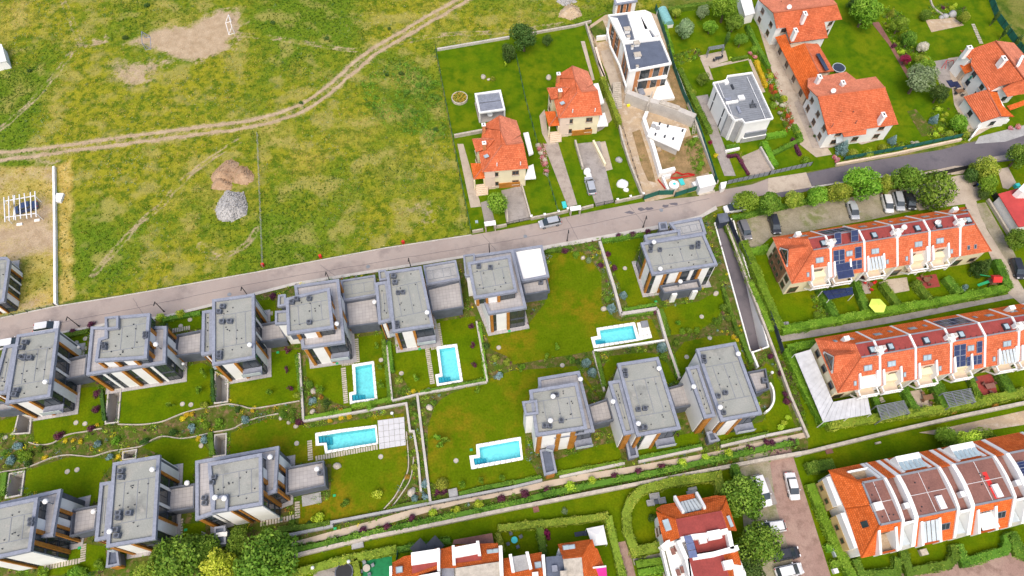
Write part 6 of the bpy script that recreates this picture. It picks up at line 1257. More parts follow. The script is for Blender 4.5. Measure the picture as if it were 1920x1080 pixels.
T_=[(502,1046,4.7,'mid','largest leafy green tree at the lower picture edge, end of the pale path','broad',4.6),(415,1066,3.0,'lime','lime yellow tree between two green trees at the lower picture edge','broad',4.0),(340,1052,4.3,'mid','broad bright tree in front of the villa stair block','broad',4.0),(450,1018,2.1,'mid','small round tree beside the entrance stairs, touching the largest tree','broad',3.0),(385,1030,2.2,'mid','green tree between the bright tree and the small round tree','broad',3.0),(305,1040,1.8,'mid','small green tree in front of the second lower villa terrace','broad',2.2),(288,1076,2.4,'olive','olive green tree cut by the lower edge, in front of the second lower villa','broad',3.0),(1395,932,3.5,'mid','round tree between the red flat roofs and white car tops','broad',4.4),(1424,1022,3.6,'mid','round tree at the lower parking bay, in front of dark cars','broad',4.4),(1398,1066,2.6,'dark','dark tree squeezed between the red roofed house and parking bay','broad',3.4),(1398,378,2.0,'bright','loose bright tree above the half hidden white car','broad',3.2),(1440,382,2.2,'mid','dense green tree at the western end of the parking yard trees','broad',3.2),(1486,374,1.7,'olive','small olive tree along the parking yard, third from the gate pillar','broad',2.6),(1531,368,1.8,'bright','small bright tree opposite the pale road apron','broad',2.8),(1574,362,2.0,'olive','bushy olive tree above the grey parked car','broad',2.6),(1619,342,3.0,'bright','largest bright tree along the parking yard','broad',3.8),(1660,347,1.5,'olive','narrow olive tree above the white parked car','upright',2.6),(1701,337,2.7,'mid','tall green tree above the silver and black parked cars','broad',3.8),(1752,358,3.0,'mid','round rust speckled tree beside the driveway gate','ball',3.4),(1846,318,2.3,'olive','round bush-like tree by the parked motorcycle gate pillar','broad',2.6),(1853,345,1.7,'bright','pale green tree behind the blue motorcycle','broad',2.4),(1822,328,1.2,'dark','small dark clipped tree inside the driveway gate','ball',1.6),(1912,292,2.5,'mid','leafy tree at the eastern edge above the red shed','broad',3.4),(1910,448,2.2,'mid','round tree below the black fence at the eastern edge','broad',3.0),(1842,364,1.1,'dark','low dark tree-like bush beneath the motorcycle','broad',1.2),(1360,15,2.9,'bright','big bright tree at the top by the plain white shed','broad',4.0),(1284,54,2.3,'grey','silvery grey tree on the lawn by the barrel greenhouse','broad',2.8),(1332,50,1.6,'bright','small round bright tree in the middle of a northern lawn','broad',2.0),(1377,42,2.0,'mid','green tree under the big bright tree near the shed','broad',2.6),(1318,22,1.6,'grey','grey green tree at the northern garden hedge','broad',2.2),(1389,76,1.5,'mid','small tree beside the grey pergola patio','broad',1.9),(1268,24,1.1,'olive','tiny olive tree beside the barrel greenhouse','broad',1.7),(1319,148,1.4,'mid','single young tree on the lawn left of the cubic house','broad',2.0),(983,68,3.0,'dark','large dark tree at the back of the cream houses','broad',4.2),(955,98,1.9,'dark','dark teardrop tree on the boundary of the pavilion garden','upright',2.4),(1026,75,1.2,'dark','small dark tree beside the large dark tree','broad',1.7),(934,381,2.0,'bright','bright egg shaped clipped tree before the cream house steps','ball',2.4),(1624,22,3.3,'bright','leafy tree behind the long coral house','broad',4.2),(1687,46,1.9,'bright','light green tree along the brown garden path','broad',2.6),(1722,148,3.5,'grey','largest grey green tree beside the vegetable patch','broad',4.2),(1762,175,1.9,'dark','dark tree between the grey green tree and the orange house','broad',2.8),(1735,128,2.3,'bright','bright tree behind the largest grey green tree','broad',3.0),(1698,111,1.2,'magenta','crimson tree beside the brown garden path','broad',1.6),(1730,88,1.2,'white','cream flowering tree in the garden border','broad',1.7),(1705,73,1.8,'mid','green tree in the middle of the garden border','broad',2.4),(1725,111,1.2,'olive','golden olive tree next to the crimson one','broad',1.7),(1798,232,1.8,'bright','bright tree in front of the low garage wing','broad',2.0),(1735,28,1.1,'mid','small round tree by the garden pond','ball',1.4),(1809,33,1.3,'olive','olive tree beyond the garden pond','broad',1.7),(1600,8,1.4,'dark','dark tree behind the northern gable of the long house','broad',2.2),(1816,832,2.4,'lime','lime tree behind the broad brown roofs, west of a pair','broad',2.6),(1774,818,1.8,'bright','small bright tree at the end of the park lawn','broad',2.2),(1845,825,1.9,'bright','bright tree by the sandy path behind the broad roofs','broad',2.4),(1840,502,1.7,'dark','dark drooping tree in the garden below the east end house','cone',1.6)]
for a in T_:tree(a[0],a[1],a[2]*(1.24 if 300<a[1]<400 and a[0]>1380 else 1.1),a[3],a[4],kind=a[5],hz=a[6])
for px,py,r,key,lab in((1580,277,1.5,'blue','big blue spruce at the corner of the tiled patio'),(1674,263,1.0,'blue','small blue spruce on the roadside lawn'),(1752,224,1.0,'blue','blue spruce inside the vegetable patch'),(1147,577,.95,'blue','blue spruce in the curved bed above the short pool'),(1169,553,.85,'blue','blue spruce beside the wide white wall corner'),(1242,650,1.0,'blue','blue spruce at the crossing of two white walls'),(1100,679,.9,'blue','upper of two blue spruces behind the villa over the pool'),(1111,697,.9,'blue','lower of two blue spruces behind the villa over the pool'),(1671,25,.9,'olive','golden cone tree beside the leafy tree by the brown path'),(1694,66,.9,'olive','golden cone tree in the middle of the garden border')):
 tree(px,py,r,key,lab,kind='cone',hz=r*1.0,name='conifer_tree')
for px,py,lab in((1862,40,'northernmost slim cypress along the green fence'),(1880,66,'middle slim cypress along the green fence'),(1902,86,'slim cypress nearest to the orange house'),(1361,80,'single slim cypress by the grey pergola')):tree(px,py,.95,'dark',lab,kind='cypress',hz=1.3,name='cypress_tree')
W_ST,W_MID,W_LOW,W_PATH='in the street front gardens','in the planted belt between villa rows','in the lower villa gardens','along the hedge by the pale path'
shrub('0,540: 545,325 685,270 | 960,270: 395,800 805,690 905,680 1020,655 | 480,540: 125,60',.8,'purple',W_ST)
shrub('0,540: 730,790 718,908 683,1050 | 0,810: 440,25 | 480,540: 325,1005',.85,'purple',W_MID)
shrub('480,540: 240,480 240,625 265,760 1615,300 1630,440 1638,585',.75,'purple','on the pool garden lawns',name='young_tree',kind='sapling',zs=1.3)
shrub('960,270: 720,825 770,935 665,910 | 960,540: 1068,180 ',.7,'purple','beside the detached villa lawn')
shrub('0,540: 1210,220 1355,195',.95,'lime',W_ST)
shrub('0,540: 1545,650 1500,775 | 480,540: 912,440 930,600 940,735 1195,690 490,770 105,790 | 0,540: 1290,880',.85,'bright','on the upper villa lawns',name='young_tree',kind='sapling',zs=1.4)
shrub('960,540: 1240,270 335,455 260,535 75,610 | 480,810: 1355,55 1385,105 1425,65 1550,400 1690,370 1845,350 | 480,540: 1665,770',.8,'bright','on the eastern villa lawns',name='young_tree',kind='sapling',zs=1.4)
shrub('480,540: 410,725 280,930 205,950 275,990 1190,950 1330,860 | 960,540: 1045,450 450,540 640,500 | 0,810: 40,150 300,125',.75,'mid',W_MID)
shrub('480,540: 535,870 1720,440 1185,870 | 0,540: 1780,910 | 0,810: 1080,75 210,240 | 960,540: 495,555 | 0,540: 1300,1080',.8,'dark',W_MID)
shrub('480,540: 425,845 | 0,810: 820,190 735,95 130,105 80,215 1525,55 | 0,540: 1440,1050 1840,990 | 480,810: 1265,390 1268,485 1190,500 | 480,540: 1820,660',.85,'blue',W_MID)
shrub('480,540: 1070,690 1790,530 1880,555 320,805 | 480,810: 1195,265 | 0,540: 1530,880',.85,'olive',W_MID)
shrub('0,810: 550,60 335,195 885,190 1490,50 490,70 600,70 | 0,540: 1400,950 1890,920 730,1025 1370,980 1440,945 | 480,540: 555,995 640,975 700,965 1180,775 1230,780',.55,'yellow',W_MID,zs=.7)
shrub('0,540: 1540,1040 | 0,810: 870,65 220,180 170,170 | 480,540: 860,890 | 0,540: 1640,1010',.9,'bright',W_MID)
shrub('480,540: 640,915 490,820 | 480,810: 1135,335',.5,'rust',W_MID)
shrub('960,540: 1235,415 1540,250 1620,225 1600,150 1140,520 715,80 560,530',1.05,'mid','in the eastern villa beds')
shrub('960,270: 595,780 480,830 | 960,540: 1325,325 1385,315 1275,325',.8,'bright','in the eastern villa beds')
shrub('960,270: 575,870 | 960,540: 1510,545',.7,'grey','in the eastern villa beds');shrub('960,540: 1690,390 1660,370',.5,'yellow','in the eastern villa beds')
shrub('480,810: 1395,390',1.1,'olive','at the pale box by the path wall',kind='ball');shrub('480,810: 1360,455 1410,450',.8,'purple','at the pale box by the path wall')
shrub('480,810: 910,475 465,645',1.0,'lime','on the long pool lawn');shrub('480,810: 670,535 270,680 90,735',.8,'mid',W_LOW);shrub('0,810: 1200,910 1310,890 745,990 560,1050 330,1065 620,1060',1.1,'bright',W_LOW);shrub('480,810: 400,685',.5,'dark',W_LOW)
shrub('480,810: 808,740 985,710 1168,650 1840,500 | 960,810: 98,465 268,430 768,325 945,290 1125,260 1790,125 1910,80 | 1440,810: 185,75 25,90',.85,'purple',W_PATH)
shrub('480,810: 1325,605 1500,585 1670,540 | 960,810: 438,410 598,370 1285,230 1455,195 1625,160',.95,'lime',W_PATH)
shrub('1440,540: 20,510 95,640 130,800 140,850',.75,'purple','along the ramp wall');shrub('1440,540: 150,970 120,1010 95,1040',.7,'lime','along the ramp wall')
shrub('1440,540: 370,200 420,230 | 1440,810: 1300,30',.9,'bright','in the terrace gardens');shrub('1440,540: 1440,830 1540,810',1.2,'bright','over the southern terrace pergola');shrub('1440,540: 1700,870 1380,915',.8,'rust','along the southern terrace hedge',zs=.8);shrub('1440,540: 1460,20 | 1440,270: 1480,1075',.8,'blue','in the terrace gardens')
shrub('1440,270: 640,70 755,75 860,30 | 1440,0: 1480,1005 1360,1005',1.0,'olive','on the roadside lawn',kind='ball');shrub('1440,270: 1015,25',.8,'yellow','on the roadside lawn');shrub('1440,270: 500,100 520,120',.7,'pink','at the tiled patio stairs');shrub('1440,270: 285,130',1.1,'bright','in front of the grey panel fence')
shrub('960,0: 1270,525 1350,695',.85,'olive','by the green mesh fence',kind='ball');shrub('960,0: 1820,370 | 1440,0: 40,790',.8,'bright','along the paved drive',kind='ball');shrub('1440,0: 120,740 225,1000 20,570',.75,'lime','along the paved drive',kind='ball')
shrub('1440,0: 945,345 1310,60',.7,'purple','in the northern gardens');shrub('1440,0: 1380,60 1400,40 900,195 1000,390',.8,'lime','in the northern gardens');shrub('1440,0: 1190,440',.7,'yellow','in the northern gardens')
shrub('1440,0: 1280,820 1310,900 1290,970 1260,1010 1330,860',.8,'lime','beside the vegetable patch');shrub('1440,0: 315,950 350,1020',.3,'dark','in pots on the tiled patio',kind='ball');shrub('480,0: 1775,590',.6,'olive','on the pavilion lawn',kind='ball')
shrub('480,0: 1090,550 980,560 1350,970 130,170 530,290 1000,215 340,770',.7,'dark','in the open meadow',zs=.7);shrub('0,0: 1100,40 220,530 940,280',.8,'dark','in the western meadow',zs=.6)
shrub('480,0: 1130,690 1250,730 1360,730 1180,830 1080,800 1220,640',.9,'mid','in the meadow beside the pavilion garden',zs=.6)
shrub('960,270: 205,35 225,100 250,150 255,200',.65,'pink','between the cream houses');shrub('960,270: 195,10 215,70 240,120 262,230',.6,'white','between the cream houses');shrub('960,0: 1790,400 1850,390 1820,430',.7,'pink','by the paved drive');shrub('1440,0: 60,780 90,850 110,790',.65,'white','by the paved drive');shrub('1440,0: 25,650 55,690 150,870 175,910 15,560',.65,'red','by the paved drive');shrub('1440,0: 70,720 40,740 110,870 130,930 90,760',.75,'mid','by the paved drive');shrub('1440,0: 1820,960 1870,950',.7,'pink','at the garage forecourt')
shrub('1440,0: 1090,1075 1120,1070',.6,'white','on the roadside lawn');shrub('960,0: 1255,440 1310,420 1370,430 1395,380',.7,'bright','beside the grey pergola');shrub('960,0: 1640,435',.45,'lime','beside the grey pergola',kind='ball');shrub('480,0: 1870,490',.6,'lime','on the pavilion lawn',kind='sapling',name='young_tree',zs=1.6)
shrub('1440,270: 1540,930 1600,900 1640,930',.9,'dark','below the east end house');shrub('960,810: 260,765',.8,'magenta','in the hedged garden with white gazebo');shrub('960,810: 1050,640',.8,'dark','by the red roofed house',kind='shrub');shrub('960,810: 395,595',.6,'grey','on the park lawn');shrub('1290,120,5.143: 215,755',.6,'magenta','by the green mesh fence');shrub('1290,120,5.143: 265,880',.6,'yellow','by the green mesh fence');shrub('1290,120,5.143: 505,870',.5,'olive','beside the paved garage drive',kind='cone')
shrub('1150,180,5.4: 870,650 890,690 860,730 800,480 830,440',.8,'bright','on the building site')
flush_shrubs()
HD=[('1440,540: 90,335 500,255 1200,130 1770,20',1.5,1.4,'bright','long clipped hedge closing the gardens of the northern terrace'),('1390,458 1418,520 1442,580 1461,622',1.5,1.4,'bright','clipped hedge along the west side of the northern terrace garden'),('1372,411 1440,397 1520,378 1600,362 1700,344',.9,.8,'mid','low green hedge under the parking yard trees'),('1440,540: 350,-20 490,235',1.3,1.4,'mid','dividing hedge beside the blue solar garden roof'),('1440,540: 640,-30 720,185',1.3,1.4,'mid','dividing hedge west of the lime parasol'),('1440,540: 840,-10 960,150',1.3,1.4,'mid','dividing hedge east of the lime parasol'),('1440,540: 1080,-30 1195,115',1.3,1.4,'mid','dividing hedge beside the red garden terrace'),('1440,540: 1310,-60 1425,70',1.5,1.4,'mid','dividing hedge beside the playground swing'),('1440,270: 1690,890 1760,1050 1775,1100',1.6,1.4,'mid','clipped hedge along the driveway below the east end house'),('960,270: 1760,830 1910,800',1.3,1.2,'bright','short clipped hedge under the parking yard grey car'),('1440,540: 135,470 260,740 420,1035',2.0,1.3,'bright','thick hedge beside the white metal canopy'),('1440,540: 135,470 345,432',1.5,1.3,'bright','hedge at the north end of the white metal canopy'),('1440,540: 430,1045 800,985 1300,920 1500,880 1920,790',1.5,1.3,'olive','long hedge along the park wall of the southern terrace'),('1440,540: 780,830 830,990',1.0,1.3,'mid','dividing hedge between canopy and first slatted pergola'),('1440,540: 1000,770 1095,945',1.2,1.3,'mid','dividing hedge right beside the first slatted pergola'),('1440,540: 1215,705 1330,910',2.2,1.4,'mid','thick dividing hedge between dining terrace and second pergola'),('1440,540: 1490,675 1560,850',1.0,1.3,'mid','dividing hedge between second pergola and red terrace'),('1440,540: 1690,620 1800,800',1.6,1.4,'mid','dividing hedge east of the red terrace'),('1440,810: 300,400 400,650 480,830 570,1010 620,1100',1.5,1.2,'bright','long hedge beside the ochre side wall'),('1440,810: 280,285 475,250',1.7,1.3,'mid','hedge at the north corner of the lower terrace'),('1440,810: 990,880 1040,1055 1330,1000 1385,940 1370,860',1.3,1.1,'mid','rounded hedge round the garden with a square planter'),('1440,810: 1405,850 1450,985 1750,900 1775,830 1760,780',1.3,1.1,'mid','rounded hedge round the garden before the white awning'),('1440,810: 640,960 690,1075 950,1060 955,950',1.2,1.0,'mid','hedge round the garden at the west end front'),('1440,810: 1790,760 1860,900 1940,930',2.0,1.1,'mid','hedge at the eastern edge before the broad roofs'),('1440,810: 425,880 500,865',1.0,.9,'bright','small box hedge by the driveway, upper one'),('1440,810: 460,1000 545,985',1.0,.9,'bright','small box hedge by the driveway, lower one'),('960,810: 1555,470 1530,340 1200,385 965,445 885,530 848,620 860,760 915,905 1120,860',1.5,1.4,'olive','rust tinged hedge looped round the red roofed house garden'),('960,810: 925,1000 1150,965',1.1,1.1,'bright','upper of two parallel hedges by the red roofed house'),('960,810: 940,1065 1160,1025',1.1,1.1,'bright','lower of two parallel hedges by the red roofed house'),('960,810: -100,730 200,700 480,670 715,640',1.1,1.3,'olive','olive hedge between park lawn and white gazebo garden'),('960,810: 715,640 760,840 820,1080 850,1200',1.2,1.3,'olive','hedge beside the pinkish garden path at the bottom'),('960,810: 205,715 235,930',1.1,1.3,'mid','dividing hedge between two bottom gardens'),('480,810: 270,1075 500,1010 740,950 1060,885',1.2,1.2,'olive','hedge along the park lawn above the green turf'),('480,810: 750,955 775,1100',1.0,1.2,'olive','short hedge between paved yard and green turf'),('480,810: 1815,770 1850,900',.8,1.1,'olive','short hedge behind the brown garden shelter'),('480,810: 1060,890 1460,820',.9,1.0,'mid','hedge behind the grey parasols'),('960,810: 1645,260 1690,355',1.2,1.5,'mid','stub of dark hedge at the top of the lower parking bay'),('480,810: 300,892 550,840 800,778 1000,738 1300,672 1600,612 1920,545 | 960,810: 300,462 700,382 1100,305 1500,215 1920,122 | 1440,810: 220,80',.95,.7,'mid','long dark hedge strip between pale path and park wall'),('960,0: 1250,540 1310,660 1400,850 1480,1010',1.2,1.1,'mid','hedge between building site and cubic house'),('960,0: 1125,160 1200,430',.7,1.4,'bright','narrow hedge behind the barrel greenhouse fence'),('1290,120,5.143: 720,775 830,1000',1.2,1.0,'bright','clipped hedge along the paved garage drive'),('1290,120,5.143: 750,715 935,685',1.2,.9,'bright','clipped hedge beneath the cubic house balcony'),('1290,120,5.143: 375,900 470,890 580,1075',.5,.6,'purple','dark purple low hedge beside the garage drive'),('1290,120,5.143: 1000,735 1075,890',.6,.7,'purple','dark purple low hedge at the end of the square lawn'),('1290,120,5.143: 365,815 485,800',.8,.7,'mid','tiny hedge box on the cubic house forecourt'),('960,0: 670,620 735,790 800,960',1.0,1.9,'olive','tall olive hedge beside the cream house and stone stairs'),('960,0: 1645,460 1765,435',.7,.7,'mid','low hedge at the back of the cubic house lawn'),('960,0: 1755,210 1850,400 1920,520',.9,1.1,'mid','hedge between pergola garden and paved drive'),('960,0: 1825,470 1900,660',.8,.8,'yellow','golden hedge beside the paved drive'),('1440,0: 190,950 240,1060 | 1440,270: 20,90',.9,.9,'mid','hedge at the lower end of the paved drive'),('960,0: 1170,100 1300,75 1500,50',1.0,1.3,'mid','hedge at the northern boundary by the greenhouse'),('480,540: 315,510 345,830',.7,.7,'mid','hedge along the west wall of the first pool garden'),('480,540: 960,395 1008,835',.7,.7,'mid','hedge along the east wall of the first pool garden'),('480,540: 1000,410 1025,640',.7,.7,'mid','hedge at the west wall of the second pool garden'),('480,540: 1675,270 1728,690',.7,.7,'bright','hedge beside the purple saplings wall'),('480,540: 720,895 1020,840',.8,.6,'bright','low hedge at the foot of the first pool'),('480,540: 1230,790 1720,695',.6,.6,'mid','low hedge at the foot of the second pool'),('480,540: 370,985 530,955 720,920',.8,.6,'bright','low hedge above the bend of the garden wall'),('960,540: 1110,170 1165,370',1.0,.8,'mid','hedge beside the wide white wall, upper part'),('960,540: 1195,510 1245,680',.8,.8,'mid','hedge beside the wide white wall, lower part'),('960,540: 635,520 690,750',.8,.8,'mid','hedge behind the villa over the pool'),('960,540: 840,215 1080,185',.7,.6,'mid','low hedge above the short pool deck'),('960,540: 1705,360 1790,570',.8,.8,'mid','hedge along the ramp behind the last lower villa'),('960,540: 1575,10 1690,360',.7,.8,'mid','hedge along the ramp beside the detached villa'),('960,540: 840,175 1080,130',.6,.7,'mid','hedge inside the white wall corner of the detached villa'),('960,540: 1780,-30 1870,170 1935,330',1.1,.9,'bright','hedge between ramp and louvred fence, lower part'),('960,270: 1585,590 1680,810 1775,1060',.8,.8,'mid','hedge between ramp and louvred fence, upper part'),('960,810: 345,315 600,270 830,232',.7,.6,'bright','flower edged hedge below the villa over the pool'),('960,810: 950,200 1200,150 1420,108',.7,.6,'mid','low hedge below the middle eastern villa'),('960,810: 1560,90 1750,50 1920,15',.7,.6,'mid','low hedge below the easternmost villa'),('960,810: 10,385 220,345',.7,.6,'mid','low hedge between pool lawn and pale path'),('480,810: 1525,470 1700,425 1920,385',.7,.6,'mid','low hedge below the lower pool lawn'),('480,810: 170,735 400,715 560,690',.9,.7,'mid','low hedge at the corner of the long pool lawn'),('480,810: 1010,580 1130,550 1300,525',.7,.6,'mid','low hedge below the curved stone bed'),('0,540: 485,368 670,335',.8,.7,'mid','street hedge between the first and second villa'),('0,540: 1230,248 1510,195',.8,.7,'mid','street hedge between the second and third villa'),('960,270: 250,818 440,782',.8,.7,'mid','street hedge beside the white walled side block'),('960,270: 672,738 980,690',.8,.7,'mid','street hedge before the detached villa'),('0,540: 770,770 795,1000',.6,.7,'dark','green hedge beside the second sunken yard'),('0,810: 1585,10 1600,180',.8,.7,'mid','green hedge beside the cooling unit yard'),('0,810: 50,310 30,480',.9,.7,'mid','green hedge beside the westernmost lower sunken yard'),('0,540: 1595,620 1610,860',.5,.7,'dark','green hedge beside the third villa sunken yard')]
for s,w,h,key,lab in HD:hedge(s,w,h,key,lab,**(dict(lump=1.1,amp=1.7,size=.3)if 'long dark hedge' in lab else{}))
LW=[W2(P(s))for s in LAWNS.values()];PATHW=W2(P('545,1018 620,997 700,976 800,947 870,929 960,915 1015,904 1080,891 1170,877 1320,851 1440,826 1512,810 1512,820 1440,838 1320,862 1170,889 1080,903 960,928 870,943 800,961 700,990 620,1010 555,1022'))
def clumps(name,n,area,avoid,keys,r=(.2,.6),per=22,size=.2,where=None):
 A=np.array(area);got=[]
 while len(got)<n:
  p=rg_.uniform(A.min(0),A.max(0),(n*2,2));ok=inside_np(p[:,0],p[:,1],area)
  for a in avoid:ok&=~inside_np(p[:,0],p[:,1],a)
  ok&=rg_.random(len(p))<np.clip((fbm(p[:,0],p[:,1],.3,17)-.33)*4,.1,1);got+=list(p[ok])
  if not ok.any():break
 got=np.array(got[:n]);kk=rg_.choice(len(keys),len(got),p=[k[1]for k in keys])
 for i,(key,_w)in enumerate(keys):
  c=got[kk==i]
  if not len(c):continue
  rr=rg_.uniform(*r,len(c));d=rg_.normal(size=(len(c)*per,3));d[:,2]=np.abs(d[:,2]);d/=np.linalg.norm(d,axis=1)[:,None]
  p=np.hstack([np.repeat(c,per,0),np.zeros((len(c)*per,1))])+d*(np.repeat(rr,per)*rg_.uniform(.6,1.1,len(c)*per))[:,None]
  me=quads('bed_foliage',p,d,size,LM[key],np.repeat(rg_.uniform(.2,.8,len(c)),per)+rg_.normal(size=len(c)*per)*.15);tag(link(name,me),kind='stuff')
ESTW=W2(EST);AV=LW+[PATHW]+FOOT+GLOBAL_HOLES+[W2(c)for c,_ in POOLS.values()]+[W2(P('480,810: 912,-85 1112,-112 1125,100 925,130'))]
clumps('bed_planting',5200,ESTW,AV,(('mid',.33),('bright',.25),('dark',.12),('lime',.1),('blue',.06),('yellow',.05),('purple',.05),('rust',.04)))
MX=(('mid',.35),('bright',.3),('dark',.15),('lime',.12),('purple',.08))
for n_,s_,ks in((420,'1440,0: 850,60 930,40 1010,110 1120,330 1190,420 1290,560 1310,720 1240,700 1100,560 1000,440 900,260 840,140',MX),(200,'1440,0: -20,520 50,540 200,930 235,1010 150,1000 60,820 -10,640',(('red',.3),('mid',.35),('white',.15),('bright',.2))),(120,'960,0: 1210,420 1390,365 1420,420 1250,490',MX),(130,'1440,270: 480,140 640,60 1090,-25 1100,5 520,158',MX),(200,'1440,0: 1230,800 1420,820 1540,1000 1480,1050 1200,1040',MX),(110,'1440,540: 330,60 450,60 490,220 350,230',MX),(260,'1440,540: -10,390 130,480 300,1070 260,1080',(('mid',.5),('purple',.25),('bright',.25))),(60,'960,270: 190,0 240,-10 275,230 250,240',(('pink',.5),('white',.3),('mid',.2))),(130,'1440,0: 1180,60 1330,30 1480,60 1500,170 1350,110 1220,140',MX),(150,'1150,180,5.4: 700,470 880,400 920,700 830,820',(('mid',.6),('bright',.4))),(120,'1440,810: 1900,900 1700,1000 1500,1010 1400,1080',MX[:2]if False else MX)):
 if n_!=120 or '1440,810' not in s_:clumps('bed_planting',n_,W2(P(s_)),[],ks)
clumps('meadow_weeds',620,W2(P('480,0: 1000,480 1160,450 1380,640 1430,1000 1330,1080 1000,960 850,850 780,620')),[],(('mid',.5),('bright',.35),('dark',.15)),r=(.3,.75))
clumps('meadow_weeds',420,MEADOW,[W2(P('0,0: 900,345 1080,250 1240,160 1400,175 1500,110 1650,80 1790,110 1805,220 1740,370 1600,400 1300,480 1150,390')),LEFTPLOT]+[offset_path(TRACK,1.9)[0]+offset_path(TRACK,1.9)[1][::-1]],(('mid',.4),('dark',.25),('grey',.2),('olive',.15)),r=(.2,.6))
gr=bpy.data.objects['meadow']
def tufts(name,n,wfun,key,h,size,zoff=.02):
 X=rg_.uniform(gx[0],gx[-1],n*4);Y=rg_.uniform(gy[0],gy[-1],n*4);ix=((X-gx[0])/st).astype(int).clip(0,len(gx)-2);iy=((Y-gy[0])/st).astype(int).clip(0,len(gy)-2)
 w=wfun(ix,iy)*(cell[ix,iy]);ok=rg_.random(len(X))<w;X,Y,ix,iy=X[ok][:n],Y[ok][:n],ix[ok][:n],iy[ok][:n]
 per=5;k=len(X);d=rg_.normal(size=(k*per,3));d[:,2]=np.abs(d[:,2])*.6+.15;d/=np.linalg.norm(d,axis=1)[:,None]
 p=np.stack([np.repeat(X,per),np.repeat(Y,per),np.repeat(bump[ix,iy],per)+zoff],1)+d*(rg_.uniform(.3,1,k*per)*h)[:,None]
 tint=np.repeat(.45+(zone(X,Y)-.5)*1.5+(fbm(X,Y,.3,5)-.5)*1.3,per)+rg_.normal(size=k*per)*.16
 tag(link(name,quads(name,p,d,size,LM[key],tint,.4)),kind='stuff')
LM['lush']=leafmat('lush_grass_blades',(.05,.12,.006),(.115,.205,.01),(.21,.29,.02));LM['straw']=leafmat('straw_grass',(.22,.21,.025),(.34,.3,.045),(.5,.42,.1));LM['meadow']=leafmat('meadow_grass_blades',(.068,.125,.004),(.172,.228,.007),(.36,.34,.02));LM['weed']=leafmat('grey_weeds',(.1,.17,.06),(.18,.26,.11),(.3,.37,.2))
zone=lambda x,y:np.clip(.5+3.0*(fbm(x,y,.045,120)-.5),0,1)
ZN=zone(GX,GY)
nd=lambda ix,iy:np.clip(1-dirt[ix,iy]*1.6,0,1)
tufts('meadow_grass',26000,lambda i,j:nd(i,j)*(.35+.6*lush[i,j])*(1-.7*dry[i,j]),'meadow',.24,.3)
tufts('lush_grass',20000,lambda i,j:nd(i,j)*np.clip((n1[i,j]-.4)*4,0,1)*(1.25-ZN[i,j])*(1-.8*dry[i,j]),'lush',.26,.28)
tufts('dry_grass',10000,lambda i,j:nd(i,j)*np.clip(((n2[i,j]-.42)*3.4)*(.1+1.3*ZN[i,j])+dry[i,j]*.7,0.0,1),'straw',.26,.28)
tufts('weeds',5500,lambda i,j:nd(i,j)*np.clip((fbm(gx[i],gy[j],.1,60)-.52)*8,0,1),'weed',.3,.26)
tufts('white_flowers',900,lambda i,j:np.clip((fbm(gx[i],gy[j],.16,90)-.56)*9,0,1),'white',.3,.14)
def gwall(s,w,h,mat,label,smooth=False,name='garden_wall'):
 path=W2(P(s));path=smooth_path(path,5)if smooth else path
 tot=sum((Vector(b)-Vector(a)).length for a,b in zip(path[:-1],path[1:]))
 m=MB();m.ribbon(path,w,-.05,h);return m.build(name,M[mat],label=label,cat='wall')
